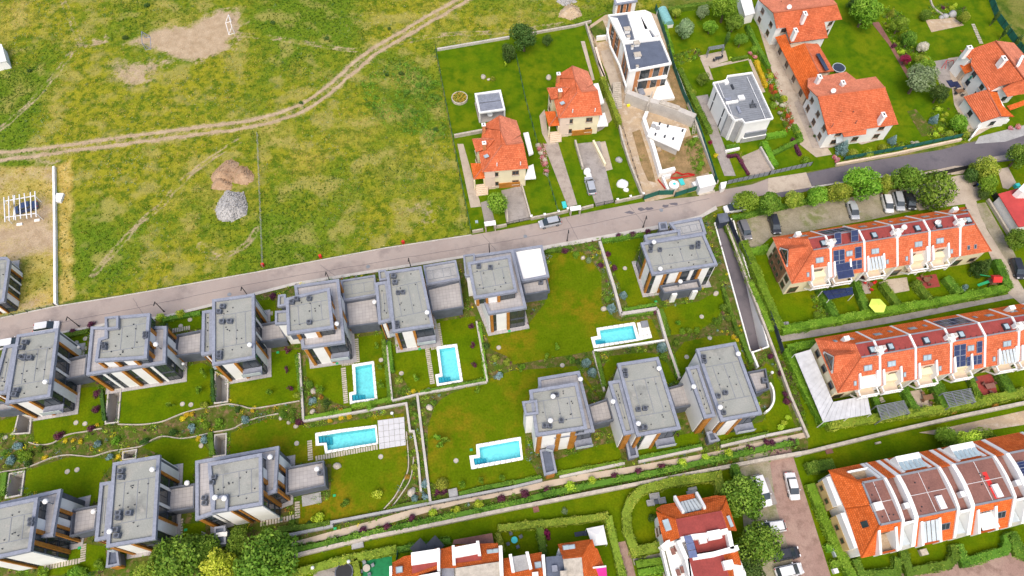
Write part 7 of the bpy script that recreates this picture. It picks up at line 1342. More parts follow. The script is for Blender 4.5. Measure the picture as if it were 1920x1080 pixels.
for s,w,h,m_,lab,sm in(('0,540: 890,1025 1000,1028 1100,1025 1220,1005 1320,965 1400,935 1520,905 1620,890 1720,874 1820,890 1920,905 | 480,540: 330,850',.15,.35,'stone','thin curved stone edging below the lawns of the second and third villa',1),('0,810: 220,80 300,100 400,85 480,35 560,12 640,0 | 0,540: 770,1055',.15,.3,'stone','thin curved stone edging below the westernmost lawn',1),('0,810: 0,305 200,270 380,200 500,175 600,180 700,185 840,145 1040,115 1100,85 1220,35 1380,50 1600,5 | 0,540: 1740,1060 1820,1020 1920,980 | 480,540: 170,945',.15,.3,'stone','long winding stone edging above the lower lawns',1),('480,540: 330,500 362,1002',.35,.7,'conc','straight pale wall on the west side of the first pool garden',0),('480,540: 362,1005 720,945 1130,872 1158,1080 | 480,810: 1185,0 1215,180 1240,450',.35,.6,'conc','pale wall bending round the deck of the long pool',0),('480,540: 985,440 1025,850',.3,.7,'conc','pale wall between the two upper pool gardens',0),('480,540: 1025,852 1210,805 1732,712',.32,.6,'conc','pale wall at the foot of the second pool garden',0),('480,540: 1655,260 1735,708',.32,.7,'conc','pale wall behind the purple saplings',0),('480,540: 1212,808 1245,1080 | 480,810: 1310,530',.4,.7,'conc','long pale wall dividing the two big pool lawns',0),('480,810: 1130,0 1145,260 1100,380 1040,490 960,580',.15,.3,'stone','inner curved stone edging of the long pool lawn',1),('480,810: 1185,190 1160,350 1090,470 1000,590',.15,.3,'stone','outer curved stone edging beside the boulders',1),('480,810: 240,780 575,712 575,682 940,612 1310,540 1920,422 | 960,810: 225,368',.4,.8,'conc_grey','stepped grey wall between villa lawns and pale path, west part',0),('960,810: 355,345 840,240',.4,.7,'conc','pale wall below the villa over the pool',0),('960,810: 945,230 1420,128',.4,.7,'conc','pale wall below the middle eastern villa',0),('960,810: 1560,115 1920,30 | 1440,810: 240,-20',.4,.7,'conc','pale wall below the easternmost villa',0),('960,270: 655,745 760,1080 | 960,540: 815,208',.5,.9,'conc','wide pale wall between curved bed and detached villa lawn',0),('960,540: 815,208 1085,168',.6,.9,'conc','short wide pale wall above the short pool',0),('960,540: 1085,172 1150,400 1250,690',.45,.9,'conc','straight pale wall running down from the short pool deck',0),('960,540: 612,478 1140,400',.35,.6,'white','white wall below the short pool',0),('960,540: 607,482 690,780',.35,.7,'conc','pale wall between the two eastern back lawns',0),('960,540: 1788,490 1835,605',.35,.9,'white','short white wall continuing from the ramp',0),('555,1043 700,1008 830,982 960,955 1200,908 1440,862 1510,850 1675,810 1800,782 1920,757 2000,740',.55,.9,'stone','very long pale park wall below the hedge strip',0),('1355,410 1400,530 1447,655 1480,745 1513,822',.4,.8,'stone','long pale wall between ramp and terrace gardens',0),('820,95 955,72',.4,.6,'conc','stone block wall at the back of the pavilion garden',0),('990,66 1080,50 1108,42',.4,.6,'stone','pale wall behind the dark trees and second cream house',0),('1098,48 1120,120 1150,192 1166,265 1180,310 1203,368',.35,1.0,'stone','long pale wall between second cream house and building site',0),('1100,0,5.4: 85,510 130,680 205,920',.7,1.0,'pale_pink','pink retaining wall beside the outdoor stairs',0),('1100,0,5.4: 95,410 220,395',.4,1.2,'white','short white wall behind the unfinished house',0),('1262,125 1300,225 1344,345',.35,.9,'conc','pale wall under the green mesh by the building site',0),('104,316 106,440 107,573',.4,.8,'white','straight white wall at the edge of the dry plot',0),('886,437 906,433',.3,.8,'stone','short beige street wall at the corner of the meadow',0),('926,429 950,424',.3,.8,'stone','short beige street wall beside the clipped tree gate',0),('996,412 1046,402 1064,398',.3,.8,'stone','beige street wall behind the silver street car',0),('1088,394 1112,388',.3,.8,'stone','short beige street wall beside the driveway gate',0),('1153,381 1204,370',.3,.8,'stone','beige street wall with two posts below the wrapped bulk',0),('1566,311 1680,290 1800,264',.4,.7,'beige','long beige wall along the dark side road',0),('1440,270: 1640,425 1800,685',.4,.7,'stone','low pale wall beside the black slatted fence',0),('852,258 905,248',.4,.9,'stone','short pale wall behind the front cream house',0),('978,348 995,410',.3,.7,'stone','pale wall along the garage drive of the front cream house',0),('949,370 952,420',.3,.6,'stone','pale edge wall between clipped tree and garage drive',0),('1078,268 1092,318',.35,1.0,'stone','pale retaining wall beside the silver parked car',0),('1112,268 1134,312',.4,.9,'cream','cream planter wall in the middle of the drive',0),('1290,120,5.143: 690,820 815,1035',.35,.8,'conc','pale wall along the paved garage drive',0),('1290,120,5.143: 355,855 490,825',.4,.6,'white','white planter wall on the cubic house forecourt',0),('1440,0: 1210,-20 1240,60 1330,130',.3,.3,'stone','stone rim behind the garden pond',1),('1680,60,5.143: 700,1050 800,910 1060,880',.3,1.2,'white','white wall at the garage forecourt',0)):
 gwall(s,w,h,m_,lab,bool(sm))
def fence(s,h,mat,label,step=2.2,panel='sheet',post='iron',z=0.0,name='fence',slat=.22):
 path=W2(P(s));root=empty(name,(*path[0],0),label,'fence')
 for a,b in zip(path[:-1],path[1:]):
  a,b=Vector(a),Vector(b);L=(b-a).length;n=max(1,round(L/step));d=(b-a)/n;rz=math.atan2(d.y,d.x)
  for i in range(n+1):
   if i<n or b==Vector(path[-1]):MB().box((*(a+d*i),z),.09,.09,h+.1,rz).build('post',M[post],root)
   if i==n:continue
   c=a+d*(i+.5);w=d.length-.1
   if panel=='sheet':MB().box((*c,z+.08),w,.03,h-.1,rz).build('panel',M[mat],root)
   elif panel=='slat':
    for k in range(int(h/slat)):MB().box((*c,z+.06+k*slat),w,.05,slat*.72,rz).build('slat',M[mat],root)
   elif panel=='bars':
    m=MB();[m.box((*c,zz),w,.05,.05,rz)for zz in(z+.12,z+h-.1)]
    for k in range(int(w/.25)):q=a+d*i+d.normalized()*(.15+.25*k);m.box((*q,z+.12),.035,.035,h-.2,rz)
    m.build('railing',M[mat],root,kind='stuff')
   elif panel=='wire':m=MB();[m.box((*c,z+zz*h),w,.02,.03,rz)for zz in(.3,.65,.97)];m.build('wire',M[mat],root,kind='stuff')
 return root
for s,h,m_,lab,k in(('817,93 850,265 884,437',1.5,'green_mesh','green mesh fence between meadow and front cream house',dict(panel='wire')),('968,110 985,190 1007,270',1.4,'green_mesh','green mesh fence between the two cream houses',dict(panel='wire')),('1025,330 1047,402',1.3,'green_mesh','short mesh fence by the square lawn of the front cream house',dict(panel='wire')),('1228,18 1250,85 1262,130 1280,180 1308,240 1342,345',1.7,'green_mesh','tall green screen fence east of the building site',{}),('1150,180,5.4: 300,1055 450,1005 600,1000',1.6,'green_mesh','green screen gate leaning at the building site entrance',{}),('1150,180,5.4: 615,1025 740,985 880,945',1.6,'green_mesh','green screen fence beside the white site hut',{}),('484,255 489,380 494,502',1.1,'conc_grey','straight grey post fence across the meadow',dict(panel='wire',post='conc_grey')),('0,598 105,574',1.0,'conc_grey','thin post fence along the street at the dry plot',dict(panel='wire')),('1362,346 1440,329',1.3,'coping','blue grey panel fence, west of the garage gate',dict(step=1.1)),('1442,328 1520,311',1.3,'coping','blue grey panel fence in front of the square lawn',dict(step=1.1)),('950,423 996,412',1.1,'iron','iron bar gate of the front cream house',dict(panel='bars',name='gate')),('1113,388 1152,380',1.1,'iron','iron bar gate below the silver parked car',dict(panel='bars',name='gate')),('960,270: 1612,570 1690,740 1775,930',1.7,'blue_metal','dark blue louvred fence above the ramp',dict(panel='slat',step=1.6,slat=.3)),('1440,540: 0,200 55,340 100,490',1.6,'blue_metal','dark blue louvred fence at the northern alley end',dict(panel='slat',step=1.6,slat=.3)),('1440,270: 1130,262 1300,232 1510,185',1.5,'iron','black sliding gate of the parking yard',dict(panel='slat',name='gate',slat=.25)),('1440,270: 1665,375 1760,510 1855,655',1.7,'iron','black slatted fence beside the red shed',dict(panel='slat',slat=.25,step=1.8)),('1580,302 1690,282 1800,259',1.2,'green_mesh','low green fence on the beige roadside wall',dict(z=.3)),('1440,0: 1640,-40 1700,130 1800,270 1920,440',1.8,'green_mesh','green panel fence in the upper eastern corner',dict(step=2.5)),('480,810: 1070,900 1060,960',1.4,'green_mesh','small green fence behind the bottom row',{}),('480,540: 322,500 355,1000',1.0,'dark_metal','thin dark wire fence along the first pool garden',dict(panel='wire')),('0,810: 1540,760 1545,885',1.3,'white_metal','white rail beside the villa entrance box',dict(panel='wire',post='white_metal')),('1105,50 1125,118 1150,185 1205,366',.8,'iron','thin iron fence beside the pale site wall',dict(panel='wire')),('480,810: 580,700 940,628 1310,555 1920,437',.7,'dark_metal','low dark railing on the path wall',dict(panel='wire'))):
 fence(s,h,m_,lab,**k)
gp=empty('gate_pillar',G(1352,408),'dark metal gate pillar with flat cap at the ramp entrance','pillar');pl=GG(P('960,270: 1545,530 1610,520 1625,575 1560,590'),2.3);MB().prism(pl,0,2.2).build('pillar',M['blue_metal'],gp);MB().prism(inset(ccw([(p.x,p.y)for p in pl]),-.12),2.2,2.35,True).build('cap',M['slate'],gp)
for px,lab in(('1330,300,6.62: 140,280 220,265 200,340 150,360','white wall block at the end of the green screen fence'),):MB().prism(GG(P(px),1.4),0,1.4).build('wall_block',M['white'],label=lab,cat='wall')
for s,lab in(('480,270: 1710,585 1795,573 1800,605 1718,615','white canopy over the front cream house gate'),('960,270: 432,472 515,460 520,490 440,502','white canopy over the second cream house gate')):
 pl=GG(P(s),2.3);r=empty('gate_canopy',(pl[0].x,pl[0].y,0),lab,'canopy');MB().prism(pl,2.15,2.35,True).build('roof_slab',M['white'],r)
 for q in inset(ccw([(p.x,p.y)for p in pl]),.15):MB().box((*q,0),.2,.2,2.15).build('post',M['stone'],r)
for i,p in enumerate(P('1021,408 1047,402 1064,397 1157,380 1181,374 1205,369 996,411')):r=empty('wall_post',G(*p),f'{nth(i) if i else "first"} beige wall post listed along the cream house street walls','post','posts of the street walls');q=G(*p);MB().box(q,.35,.35,1.1,R(10)).build('shaft',M['stone'],r);MB().box((q.x,q.y,1.1),.45,.45,.12,R(10)).build('cap',M['white'],r)
proto=None
for i,(px,py)in enumerate(P('126,594 290,566 453,538 611,510 766,484 917,457 1066,431 1212,405')):
 q=G(px,py,4.0);lab=f'{nth(i)} dark street lamp from the west along the villa pavement'
 if proto is None:
  proto=empty('street_lamp',(q.x,q.y,.13),lab,'lamp','street lamps on the villa pavement')
  MB().tube((q.x,q.y,.13),(q.x,q.y,4.0),.09,.06,8).build('pole',M['iron'],proto);MB().box((q.x,q.y-.35,3.95),.16,.8,.08).build('lamp_head',M['iron'],proto);MB().tube((q.x,q.y,.13),(q.x,q.y,.5),.13,.13,8).build('base',M['iron'],proto)
 else:dup(proto,(q.x,q.y,.13),label=lab)
SP=[('480,540: 750,380 762,560',12,'beside the western pool villa'),('480,540: 642,572 735,558',7,'above the western narrow pool'),('480,540: 655,598 676,866',17,'along the western narrow pool'),('480,540: 1362,265 1386,430',12,'beside the second pool villa'),('480,540: 1312,452 1362,440',4,'above the second narrow pool'),('480,540: 1284,452 1325,722',19,'along the second narrow pool'),('480,810: 402,62 410,215',9,'at the bay of the long pool'),('480,810: 445,200 915,113',25,'along the long pool'),('480,810: 310,520 312,650',7,'below the long pool terrace'),('480,810: 30,690 290,640',12,'in front of the long white cladding'),('0,810: 630,838 622,975',8,'at the western lower corner'),('0,810: 330,1018 605,965',13,'in the western lower front garden'),('0,810: 1357,650 1350,830',9,'beside the lower villa entrance'),('0,810: 1168,858 1325,820',8,'in front of the second lower villa'),('0,540: 575,470 655,450',4,'between first and second street villa'),('0,540: 1292,322 1428,298',8,'between second and third street villa'),('480,540: 62,198 128,190',5,'behind the third street villa'),('1440,540: 840,820 865,860',3,'beside the first slatted pergola'),('1440,0: 1535,180 1600,330',12,'curving towards the orange roofed house')]
me0=MB().box((0,0,0),.34,.78,.07).build('slab',M['stone'],org=(0,0,0));sm_=me0.data;bpy.data.objects.remove(me0)
for s,n,w in SP:
 a,b=W2(P(s));a,b=Vector(a),Vector(b);root=empty('stepping_stone_path',(*a,.03),'pale stepping stones in a line '+w,'path');rz=math.atan2((b-a).y,(b-a).x)
 for i in range(n):
  o=link('slab',sm_,root,(*((b-a)*(i+.5)/n),0));o.rotation_euler=(0,0,rz+random.uniform(-.05,.05));o.scale=(min(1,(b-a).length/n/.48),random.uniform(.95,1.05),1)
for i,p in enumerate(sorted(P('0,540: 570,1010 637,1018 573,410 640,380 1368,870 1432,875 1355,285 1425,238 | 480,540: 938,540 1090,640 1293,765 1820,447 | 480,810: 935,185 305,85 1500,215 | 960,540: 1423,215 1483,375 377,580 1310,517 | 0,810: 505,297 578,283 38,40 | 960,270: 847,932'))):
 q=G(*p,.05);r=empty('manhole_cover',q,f'{nth(i)} pale round cover from the west among the villa lawns','cover','round covers in the lawns');MB().tube(q-Vector((0,0,.03)),q+Vector((0,0,.05)),.42,.4,14).build('rim',M['conc_grey'],r);MB().tube(q,q+Vector((0,0,.07)),.34,.34,14).build('lid',M['stone'],r)
for i,p in enumerate(sorted(P('480,540: 610,568 165,485 1228,460 1900,325 | 480,810: 590,478 1615,135 595,725 | 960,540: 1078,105 | 0,810: 1395,735 600,870'))):
 MB().box(G(*p),.45,.35,.22,R(10)).build('valve_box',M['green_plastic'],label=f'{nth(i)} small green valve box from the west in the villa lawns',cat='box',group='green valve boxes')
def carpaint(name,c):
 t=NT(name);t.b.inputs['Coat Weight'].default_value=.8;t.b.inputs['Coat Roughness'].default_value=.08;return t.fin(c,.4,.5,.25)
PAINT=dict(white=carpaint('white_car_paint',(.72,.72,.72)),silver=carpaint('silver_car_paint',(.42,.44,.47)),grey=carpaint('grey_car_paint',(.16,.155,.16)),black=carpaint('black_car_paint',(.02,.021,.027)),blue=carpaint('dark_blue_car_paint',(.03,.06,.16)))
M['lamp_white']=plain('car_lamp_glass',(.7,.7,.72),.15,.05,spec=.7);M['lamp_red']=plain('car_tail_glass',(.4,.01,.01),.2,.05,spec=.6)
def car(px,py,dx,dy,paint,label,L=4.3,W=1.78,Hh=1.5,kind='hatch',z=.06):
 q=G(px,py,.8);q2=G(px+dx,py+dy,.8);d=(q2-q).to_2d().normalized();rz=math.atan2(d.y,d.x)
 root=empty('parked_car',(q.x,q.y,z),label,'car','parked cars',rz=rz);pm=PAINT[paint]
 T={'hatch':(-.47,-.36,.1,.26,.43),'sedan':(-.30,-.2,.1,.26,.44),'suv':(-.48,-.42,.12,.25,.44),'pickup':(-.1,-.05,.15,.27,.44)}[kind]
 def loft(st,mat,name,par=root):
  m=MB();n=0;vs=[];fs=[]
  for x,zs,ws in st:vs+=[(x*L,s*w_*W/2,zz)for s,seq in((-1,list(zip(zs,ws))),(1,list(zip(zs,ws))[::-1]))for zz,w_ in seq]
  k=2*len(st[0][1])
  for i in range(len(st)-1):fs+=[(i*k+j,i*k+(j+1)%k,(i+1)*k+(j+1)%k,(i+1)*k+j)for j in range(k)]
  fs+=[tuple(range(k)),tuple(range((len(st)-1)*k,len(st)*k))[::-1]]
  m.add(vs,fs);ORG[par.name+'_z']=Vector();o0=ORG[par.name];ORG[par.name]=Vector((0,0,0));o=m.build(name,mat,par,smooth=False);ORG[par.name]=o0;ORG[o.name]=Vector();return o
 hb=Hh*.6
 body=loft([(-.5,(.38,.55,hb*.85),(.8,.88,.8)),(-.47,(.24,.55,hb*.98),(.9,.98,.88)),(-.3,(.2,.55,hb),(.95,1.0,.92)),(.1,(.2,.55,hb),(.96,1.0,.92)),(.27,(.2,.55,hb*.97),(.95,1.0,.9)),(.42,(.22,.52,hb*.86),(.92,.97,.84)),(.49,(.28,.5,hb*.7),(.78,.84,.72)),(.505,(.36,.46,hb*.6),(.7,.74,.66))],pm,'body')
 loft([(T[0],(hb-.05,hb+.02),(.8,.8)),(T[1],(hb-.05,Hh-.05),(.86,.7)),(T[2],(hb-.05,Hh-.04),(.86,.72)),(T[3]+.06,(hb-.05,hb),(.82,.8))],M['glass'],'window_band')
 loft([(T[1]-.012,(Hh-.1,Hh-.02),(.72,.66)),(T[1]+.06,(Hh-.09,Hh),(.745,.68)),(T[2]-.05,(Hh-.09,Hh),(.755,.69)),(T[2]+.015,(Hh-.1,Hh-.03),(.73,.66))],pm,'roof')
 if kind=='pickup':loft([(-.46,(hb+.005,hb+.03),(.8,.78)),(-.13,(hb+.005,hb+.03),(.82,.8))],M['rubber'],'load_bed')
 def part(name,mat,f,par=root):
  m=MB();f(m);o0=ORG[par.name];ORG[par.name]=Vector((0,0,0));o=m.build(name,mat,par);ORG[par.name]=o0;ORG[o.name]=Vector((0,0,0));return o
 for x in(-.31,.31):
  for s in(-1,1):
   w=part('wheel',M['rubber'],lambda m:m.tube((x*L,s*W*.43,.31),(x*L,s*W*.505,.31),.32,.32,14));part('rim',M['grey_metal'],lambda m:m.tube((x*L,s*W*.5,.31),(x*L,s*W*.515,.31),.2,.19,10),w)
 for s in(-1,1):
  part('headlight',M['lamp_white'],lambda m:m.box((.478*L,s*W*.32,hb*.66),.16,.34,.13));part('tail_light',M['lamp_red'],lambda m:m.box((-.492*L,s*W*.34,hb*.72),.1,.26,.18));part('mirror',pm,lambda m:m.box((.17*L,s*W*.53,hb),.14,.2,.13))
 return root
car(1031,416,-37,8,'silver','silver hatchback parked on the street before the cream house wall');car(1107,347,-9,-34,'silver','silver hatchback parked nose up on a paved driveway, wrapped trailer ahead');car(86,612,38,-6,'white','white car on the street behind the westernmost villa, eastern of two');car(20,643,38,-7,'white','white car on the street almost hidden by the westernmost villa roof')
car(48,388,-22,6,'blue','dark blue car beneath the white bar frame on the dry plot',kind='sedan');car(1378,389,-30,5,'white','white car half hidden beneath the loose bright tree by the gate');car(1397,431,11,28,'grey','brownish grey car nearest to the ramp gate in the parking yard',kind='suv',Hh=1.6);car(1453,420,9,30,'black','black car in the parking yard below a dense green tree',kind='suv');car(1600,393,9,28,'silver','grey silver sedan alone in the middle of the parking yard',kind='sedan')
car(1665,381,8,30,'white','white hatchback in the parking yard, first of three side by side');car(1686,377,8,30,'silver','silver car between the white hatchback and the black pickup',kind='suv');car(1707,375,8,30,'black','black pickup with open bed beside the yard kerb',kind='pickup');car(1909,503,11,31,'black','dark car on the driveway cut by the eastern edge',kind='suv');car(1486,911,10,42,'white','white sedan on the pinkish driveway beside the box hedge',kind='sedan')
car(1448,988,-30,4,'white','white car nosing under the round parking bay tree');car(1474,1038,34,-6,'black','dark grey car between tree and white car in the lower parking bay',kind='sedan');car(1480,1070,36,-8,'white','white car at the lower edge of the parking bay');car(1428,920,10,26,'white','white van roof beside the round tree and red roofs',L=5,W=1.95,Hh=1.95,kind='suv')
def thing_boxes(name,label,cat,items,group=None,at=None):
 """a small thing built from named boxes (part, material, dx, dy, z, sx, sy, sz) round one spot"""
 r=empty(name,at,label,cat,group)
 for nm,m_,dx,dy,z,sx,sy,sz in items:MB().box((at.x+dx,at.y+dy,at.z+z),sx,sy,sz,R(9)).build(nm,M[m_],r)
 return r
mo=empty('motorcycle',G(1832,350),'blue motorcycle parked on the paving under the pale green tree','motorcycle');q=G(1832,350)
for dx in(-.65,.65):MB().tube((q.x+dx,q.y-.06,.32),(q.x+dx,q.y+.06,.32),.32,.32,14).build('wheel',M['rubber'],mo)
MB().bar((q.x-.5,q.y,.7),(q.x+.45,q.y,.75),.3,.35).build('tank',plain('blue_paint',(.03,.1,.45),.4,.1),mo);MB().bar((q.x-.75,q.y,.8),(q.x-.1,q.y,.82),.28,.12).build('seat',M['rubber'],mo);MB().bar((q.x+.4,q.y-.35,1.05),(q.x+.4,q.y+.35,1.05),.05,.05).build('handlebar',M['iron'],mo);MB().bar((q.x+.62,q.y,.35),(q.x+.4,q.y,1.05),.07,.07).build('fork',M['iron'],mo)
def heap(s,h,mat,name,label,n,stuff_mat,size):
 poly=ccw(W2(P(s)));A=np.array(poly);x0,y0=A.min(0)-.2;x1,y1=A.max(0)+.2;g=.28;X,Y=np.meshgrid(np.arange(x0,x1,g),np.arange(y0,y1,g),indexing='ij')
 d=dist_poly(X,Y,poly+poly[:1])*np.where(inside_np(X,Y,poly),1,-1);Z=np.clip(np.minimum(d*.75,h)+(fbm(X,Y,1.2,4)-.5)*.35*np.clip(d,0,1),-.05,None)
 i=np.arange(X.size).reshape(X.shape);ok=(d[:-1,:-1]>-.3)&(d[1:,1:]>-.3);root=empty(name,(*A.mean(0),0),label,name.split('_')[-1])
 m=MB();m.add(np.stack([X.ravel(),Y.ravel(),Z.ravel()],1).tolist(),[tuple(int(v)for v in f)for f in np.stack([i[:-1,:-1],i[1:,:-1],i[1:,1:],i[:-1,1:]],-1)[ok]]);m.build('mound',M[mat],root,smooth=True)
 P_=rg_.uniform((x0,y0),(x1,y1),(n,2));k=inside_np(P_[:,0],P_[:,1],poly);ix=((P_[:,0]-x0)/g).astype(int).clip(0,X.shape[0]-1);iy=((P_[:,1]-y0)/g).astype(int).clip(0,X.shape[1]-1)
 st_=MB()
 for(x,y),z,o in zip(P_,Z[ix,iy],k):
  if o:st_.box((x,y,z-.03),*(random.uniform(.4,1)*size for _ in range(3)),random.uniform(0,3))
 st_.build('clod',M[stuff_mat],root,kind='stuff');return root
M['gravel']=blotchy('pale_gravel',[(.42,.41,.4),(.52,.51,.5),(.3,.29,.28)],[(.8,.4,.6),(2.,.5,.66)],fine=7,fstr=.45,bump=.8);M['brown_soil']=blotchy('brown_soil',[(.4,.26,.16),(.46,.32,.21)],[(.6,.4,.6)],fine=5,fstr=.4,bump=.8)
heap('0,270: 1575,250 1620,190 1690,125 1740,115 1795,140 1790,190 1750,250 1740,290 1660,300 1590,290',1.6,'brown_soil','soil_heap','largest brown soil heap in the meadow, behind two smaller lobes',260,'brown_soil',.22);heap('0,270: 1750,290 1765,210 1800,165 1860,175 1910,235 1905,280 1850,310',1.5,'brown_soil','soil_heap','brown soil heap on the eastern side of the heap cluster',200,'brown_soil',.2);heap('0,270: 1580,335 1600,270 1650,240 1710,260 1745,310 1730,345 1640,348',1.2,'brown_soil','soil_heap','low brown soil heap above the grey gravel heap',160,'brown_soil',.2)
heap('0,270: 1612,490 1650,410 1700,350 1760,365 1830,365 1860,470 1850,530 1790,560 1740,585 1640,570 1620,530',1.5,'gravel','gravel_heap','pale grey gravel heap in the meadow',900,'gravel',.26);heap('960,0: 345,130 360,80 430,30 500,60 530,120 440,150',1.6,'sand','sand_heap','sandy heap behind the dark trees at the top',160,'sand',.25);heap('960,0: 330,15 350,-10 470,-10 490,15 400,45',1.0,'gravel','rubble_heap','grey rubble heap at the top beside the sandy heap',200,'gravel',.3)
for s,lab,m_,w in(('0,0: 1090,285 1095,375','small blue and white football goal on the bare patch','coping',1.1),('0,0: 1735,160 1760,250','small white football goal at the eastern end of the bare patch','white_metal',1.3)):
 a,b=[G(*p)for p in P(s)];r=empty('football_goal',a,lab,'goal');d=(b-a).normalized();o=Vector((-d.y,d.x,0))*(-1 if m_=='coping' else 1)*w;up=Vector((0,0,1.9))
 for p,q_,nm in((a,a+up,'goal_post'),(b,b+up,'goal_post'),(a+up,b+up,'crossbar'),(a,a-o,'ground_bar'),(b,b-o,'ground_bar'),(a-o,b-o,'ground_bar'),(a+up,a-o,'brace'),(b+up,b-o,'brace')):MB().tube(p,q_,.08,.08,6).build(nm,M[m_],r)
fr=empty('bar_frame',G(40,390),'white steel bar frame standing over a dark blue car','frame');z=2.4
for i,s in enumerate(('30,400 38,585','65,393 70,575','98,385 118,570','145,378 155,560','182,370 202,560','228,362 235,550','262,355 272,545','110,384 103,568')):a,b=[G(*p,z)for p in P('0,270: '+s)];MB().bar(a,b,.16,.16).build('bar',M['white_metal'],fr)
for s in('32,430 262,388','40,550 272,520'):a,b=[G(*p,z-.1)for p in P('0,270: '+s)];MB().bar(a,b,.14,.16).build('cross_bar',M['white_metal'],fr)
for s in('32,430','40,550','262,388','272,520'):q=G(*P('0,270: '+s)[0],z-.2);MB().tube((q.x,q.y,0),(q.x,q.y,z-.2),.07,.07,6).build('post',M['white_metal'],fr)
for s in('150,605','282,575'):q=G(*P('0,270: '+s)[0]);MB().box(q,1.0,.5,.25,R(10)).build('foot_block',M['white'],fr)
pa=empty('block_stack',G(113,373),'stack of white building blocks beside the straight white wall','blocks');q=G(113,373)
for i in range(3):
 for j in range(4):
  for k in range(2):MB().box((q.x-.5+.48*i,q.y-.8+.52*j,k*.3),.44,.48,.28,random.uniform(-.06,.06)).build('block',M['white'],pa)
for i,p in enumerate(P('480,270: 55,915 485,850 1105,745')):q=G(*p);MB().box(q,.5,.45,.8,R(i*20)).build('marker_post',M['red_paint'],label=('red marker at the end of the grey meadow fence','red marker in weeds by the middle of the street','red marker where the pale patch meets the street')[i],cat='marker')
def boulder(s,r,label,mat='stone',name='boulder',zs=.7):
 p=P(s)[0];q=G(*p,r*.3);m=MB();m.ball((0,0,0),r,r*.8,r*zs,9,6);m.v=[tuple(np.array(v)*(1+.28*(float(vnoise(v[0]*2/r+v[2]/r,v[1]*2/r+q.x))-.5)))for v in m.v];o=m.build(name,M[mat],org=(0,0,0),smooth=True);o.location=(q.x,q.y,r*.25);o.rotation_euler=(0,0,random.uniform(0,6));return tag(o,label,'rock' if name=='boulder' else name.split('_')[-1])
for s,r,lab in(('480,0: 1705,575',.7,'pale boulder beside the clipped ball on the pavilion lawn'),('480,0: 1745,595',.4,'small pale stone touching the clipped ball'),('960,0: 275,580',.8,'pale boulder on the lawn behind the second cream house'),('480,540: 430,775',.6,'pale boulder in the western pool garden bed'),('480,540: 425,925',.55,'round boulder near the wall bend by the first pool'),('480,540: 1300,895',.7,'pale boulder in the bed beside the big lawn'),('480,540: 245,1010',.4,'small white stone in the belt below the third lawn'),('480,540: 300,1035',.5,'pale stone beside the purple shrub in the belt'),('480,540: 185,975',.4,'small beige stone at the edge of the belt'),('480,810: 1165,455',.8,'sandy boulder in the curved stone bed'),('480,810: 1180,435',.5,'pinkish boulder behind the sandy boulder'),('480,810: 608,255',.7,'pale boulder at the corner of the long pool terrace'),('960,540: 690,155',.6,'white boulder in the curved bed above the short pool'),('960,270: 533,853',.5,'white stone in the street bed beside bright shrubs'),('0,810: 1510,100',.5,'beige boulder beside yellow blooms at the lower back lawn'),('480,540: 1820,660',.7,'grey boulder at the edge of the browned lawn'),('960,540: 1530,40',.6,'pale stone at the lawn corner by the ramp hedge'),('1440,0: 640,890',.01,'tiny pebble on the tiled patio'),('1440,0: 1385,105',1.1,'largest grey rock at the garden pond'),('1440,0: 1330,120',.8,'grey rock west of the largest pond rock'),('1440,0: 1300,130',.6,'small grey rock by the sand pit'),('1440,540: 850,830',.4,'flat stone on the lawn beside the slatted pergola'),('960,810: 250,850',.3,'small stone under the crimson shrub')):
 if r>.05:boulder(s,r,lab,'stone' if 'grey' not in lab else 'conc_grey')
for s,r,lab in(('1150,180,5.4: 90,890',1.25,'bulky object wrapped in white foil on the narrow lawn'),('1150,180,5.4: 130,950',.6,'small white wrapped bundle beside the bulky one'),('1150,180,5.4: 55,645',.8,'grey wrapped bundle alone on the narrow lawn'),('960,270: 565,205',.9,'pale covered trailer load in front of the silver parked car'),('960,270: 575,238',.7,'smaller pale bundle between trailer load and car')):boulder(s,r,lab,'fabric_white' if 'grey' not in lab else 'conc_grey','wrapped_bundle',.8)
q=G(862,186);rp=empty('ring_planter',q,'round stone ring planter with mixed low plants on the pavilion lawn','planter');pts=[(q.x+1.75*math.cos(a*math.pi/14),q.y+1.75*math.sin(a*math.pi/14))for a in range(28)];rg=MB();rg.ring(pts,[(q.x+(x-q.x)*.88,q.y+(y-q.y)*.88)for x,y in pts],0,.6);rg.build('stone_ring',M['stone'],rp);MB().prism([(q.x+(x-q.x)*.88,q.y+(y-q.y)*.88)for x,y in pts],0,.4).build('soil',M['soil'],rp)
for key in('olive','rust'):a=rg_.uniform(0,6.28,260);rr=np.sqrt(rg_.random(260))*1.45;pp=np.stack([rr*np.cos(a),rr*np.sin(a),.45+rg_.random(260)*.4],1);link('planting',quads('planting',pp,np.tile([0,0,1.],(260,1)),.3,LM[key],rg_.random(260)),rp)
def parasol(s,r,mat,label,h=2.4,n=8):
 q=G(*P(s)[0],h);root=empty('parasol',(q.x,q.y,0),label,'parasol')
 for i in range(n):
  a0,a1=2*math.pi*i/n,2*math.pi*(i+1)/n;MB().add([(q.x,q.y,h+.45),(q.x+r*math.cos(a0),q.y+r*math.sin(a0),h),(q.x+r*math.cos(a1),q.y+r*math.sin(a1),h)],[(0,1,2)]).build('canopy_segment',M[mat],root)
 MB().tube((q.x,q.y,0),(q.x,q.y,h+.5),.04,.04,6).build('pole',M['iron'],root);return root
parasol('1440,540: 822,132',1.55,'lime','lime green parasol open in a terrace garden',n=6);parasol('480,810: 1228,872',1.5,'fabric_grey','dark grey parasol behind the bottom row, western one',n=4);parasol('480,810: 1340,852',1.5,'fabric_grey','dark grey parasol behind the bottom row, eastern one',n=4)
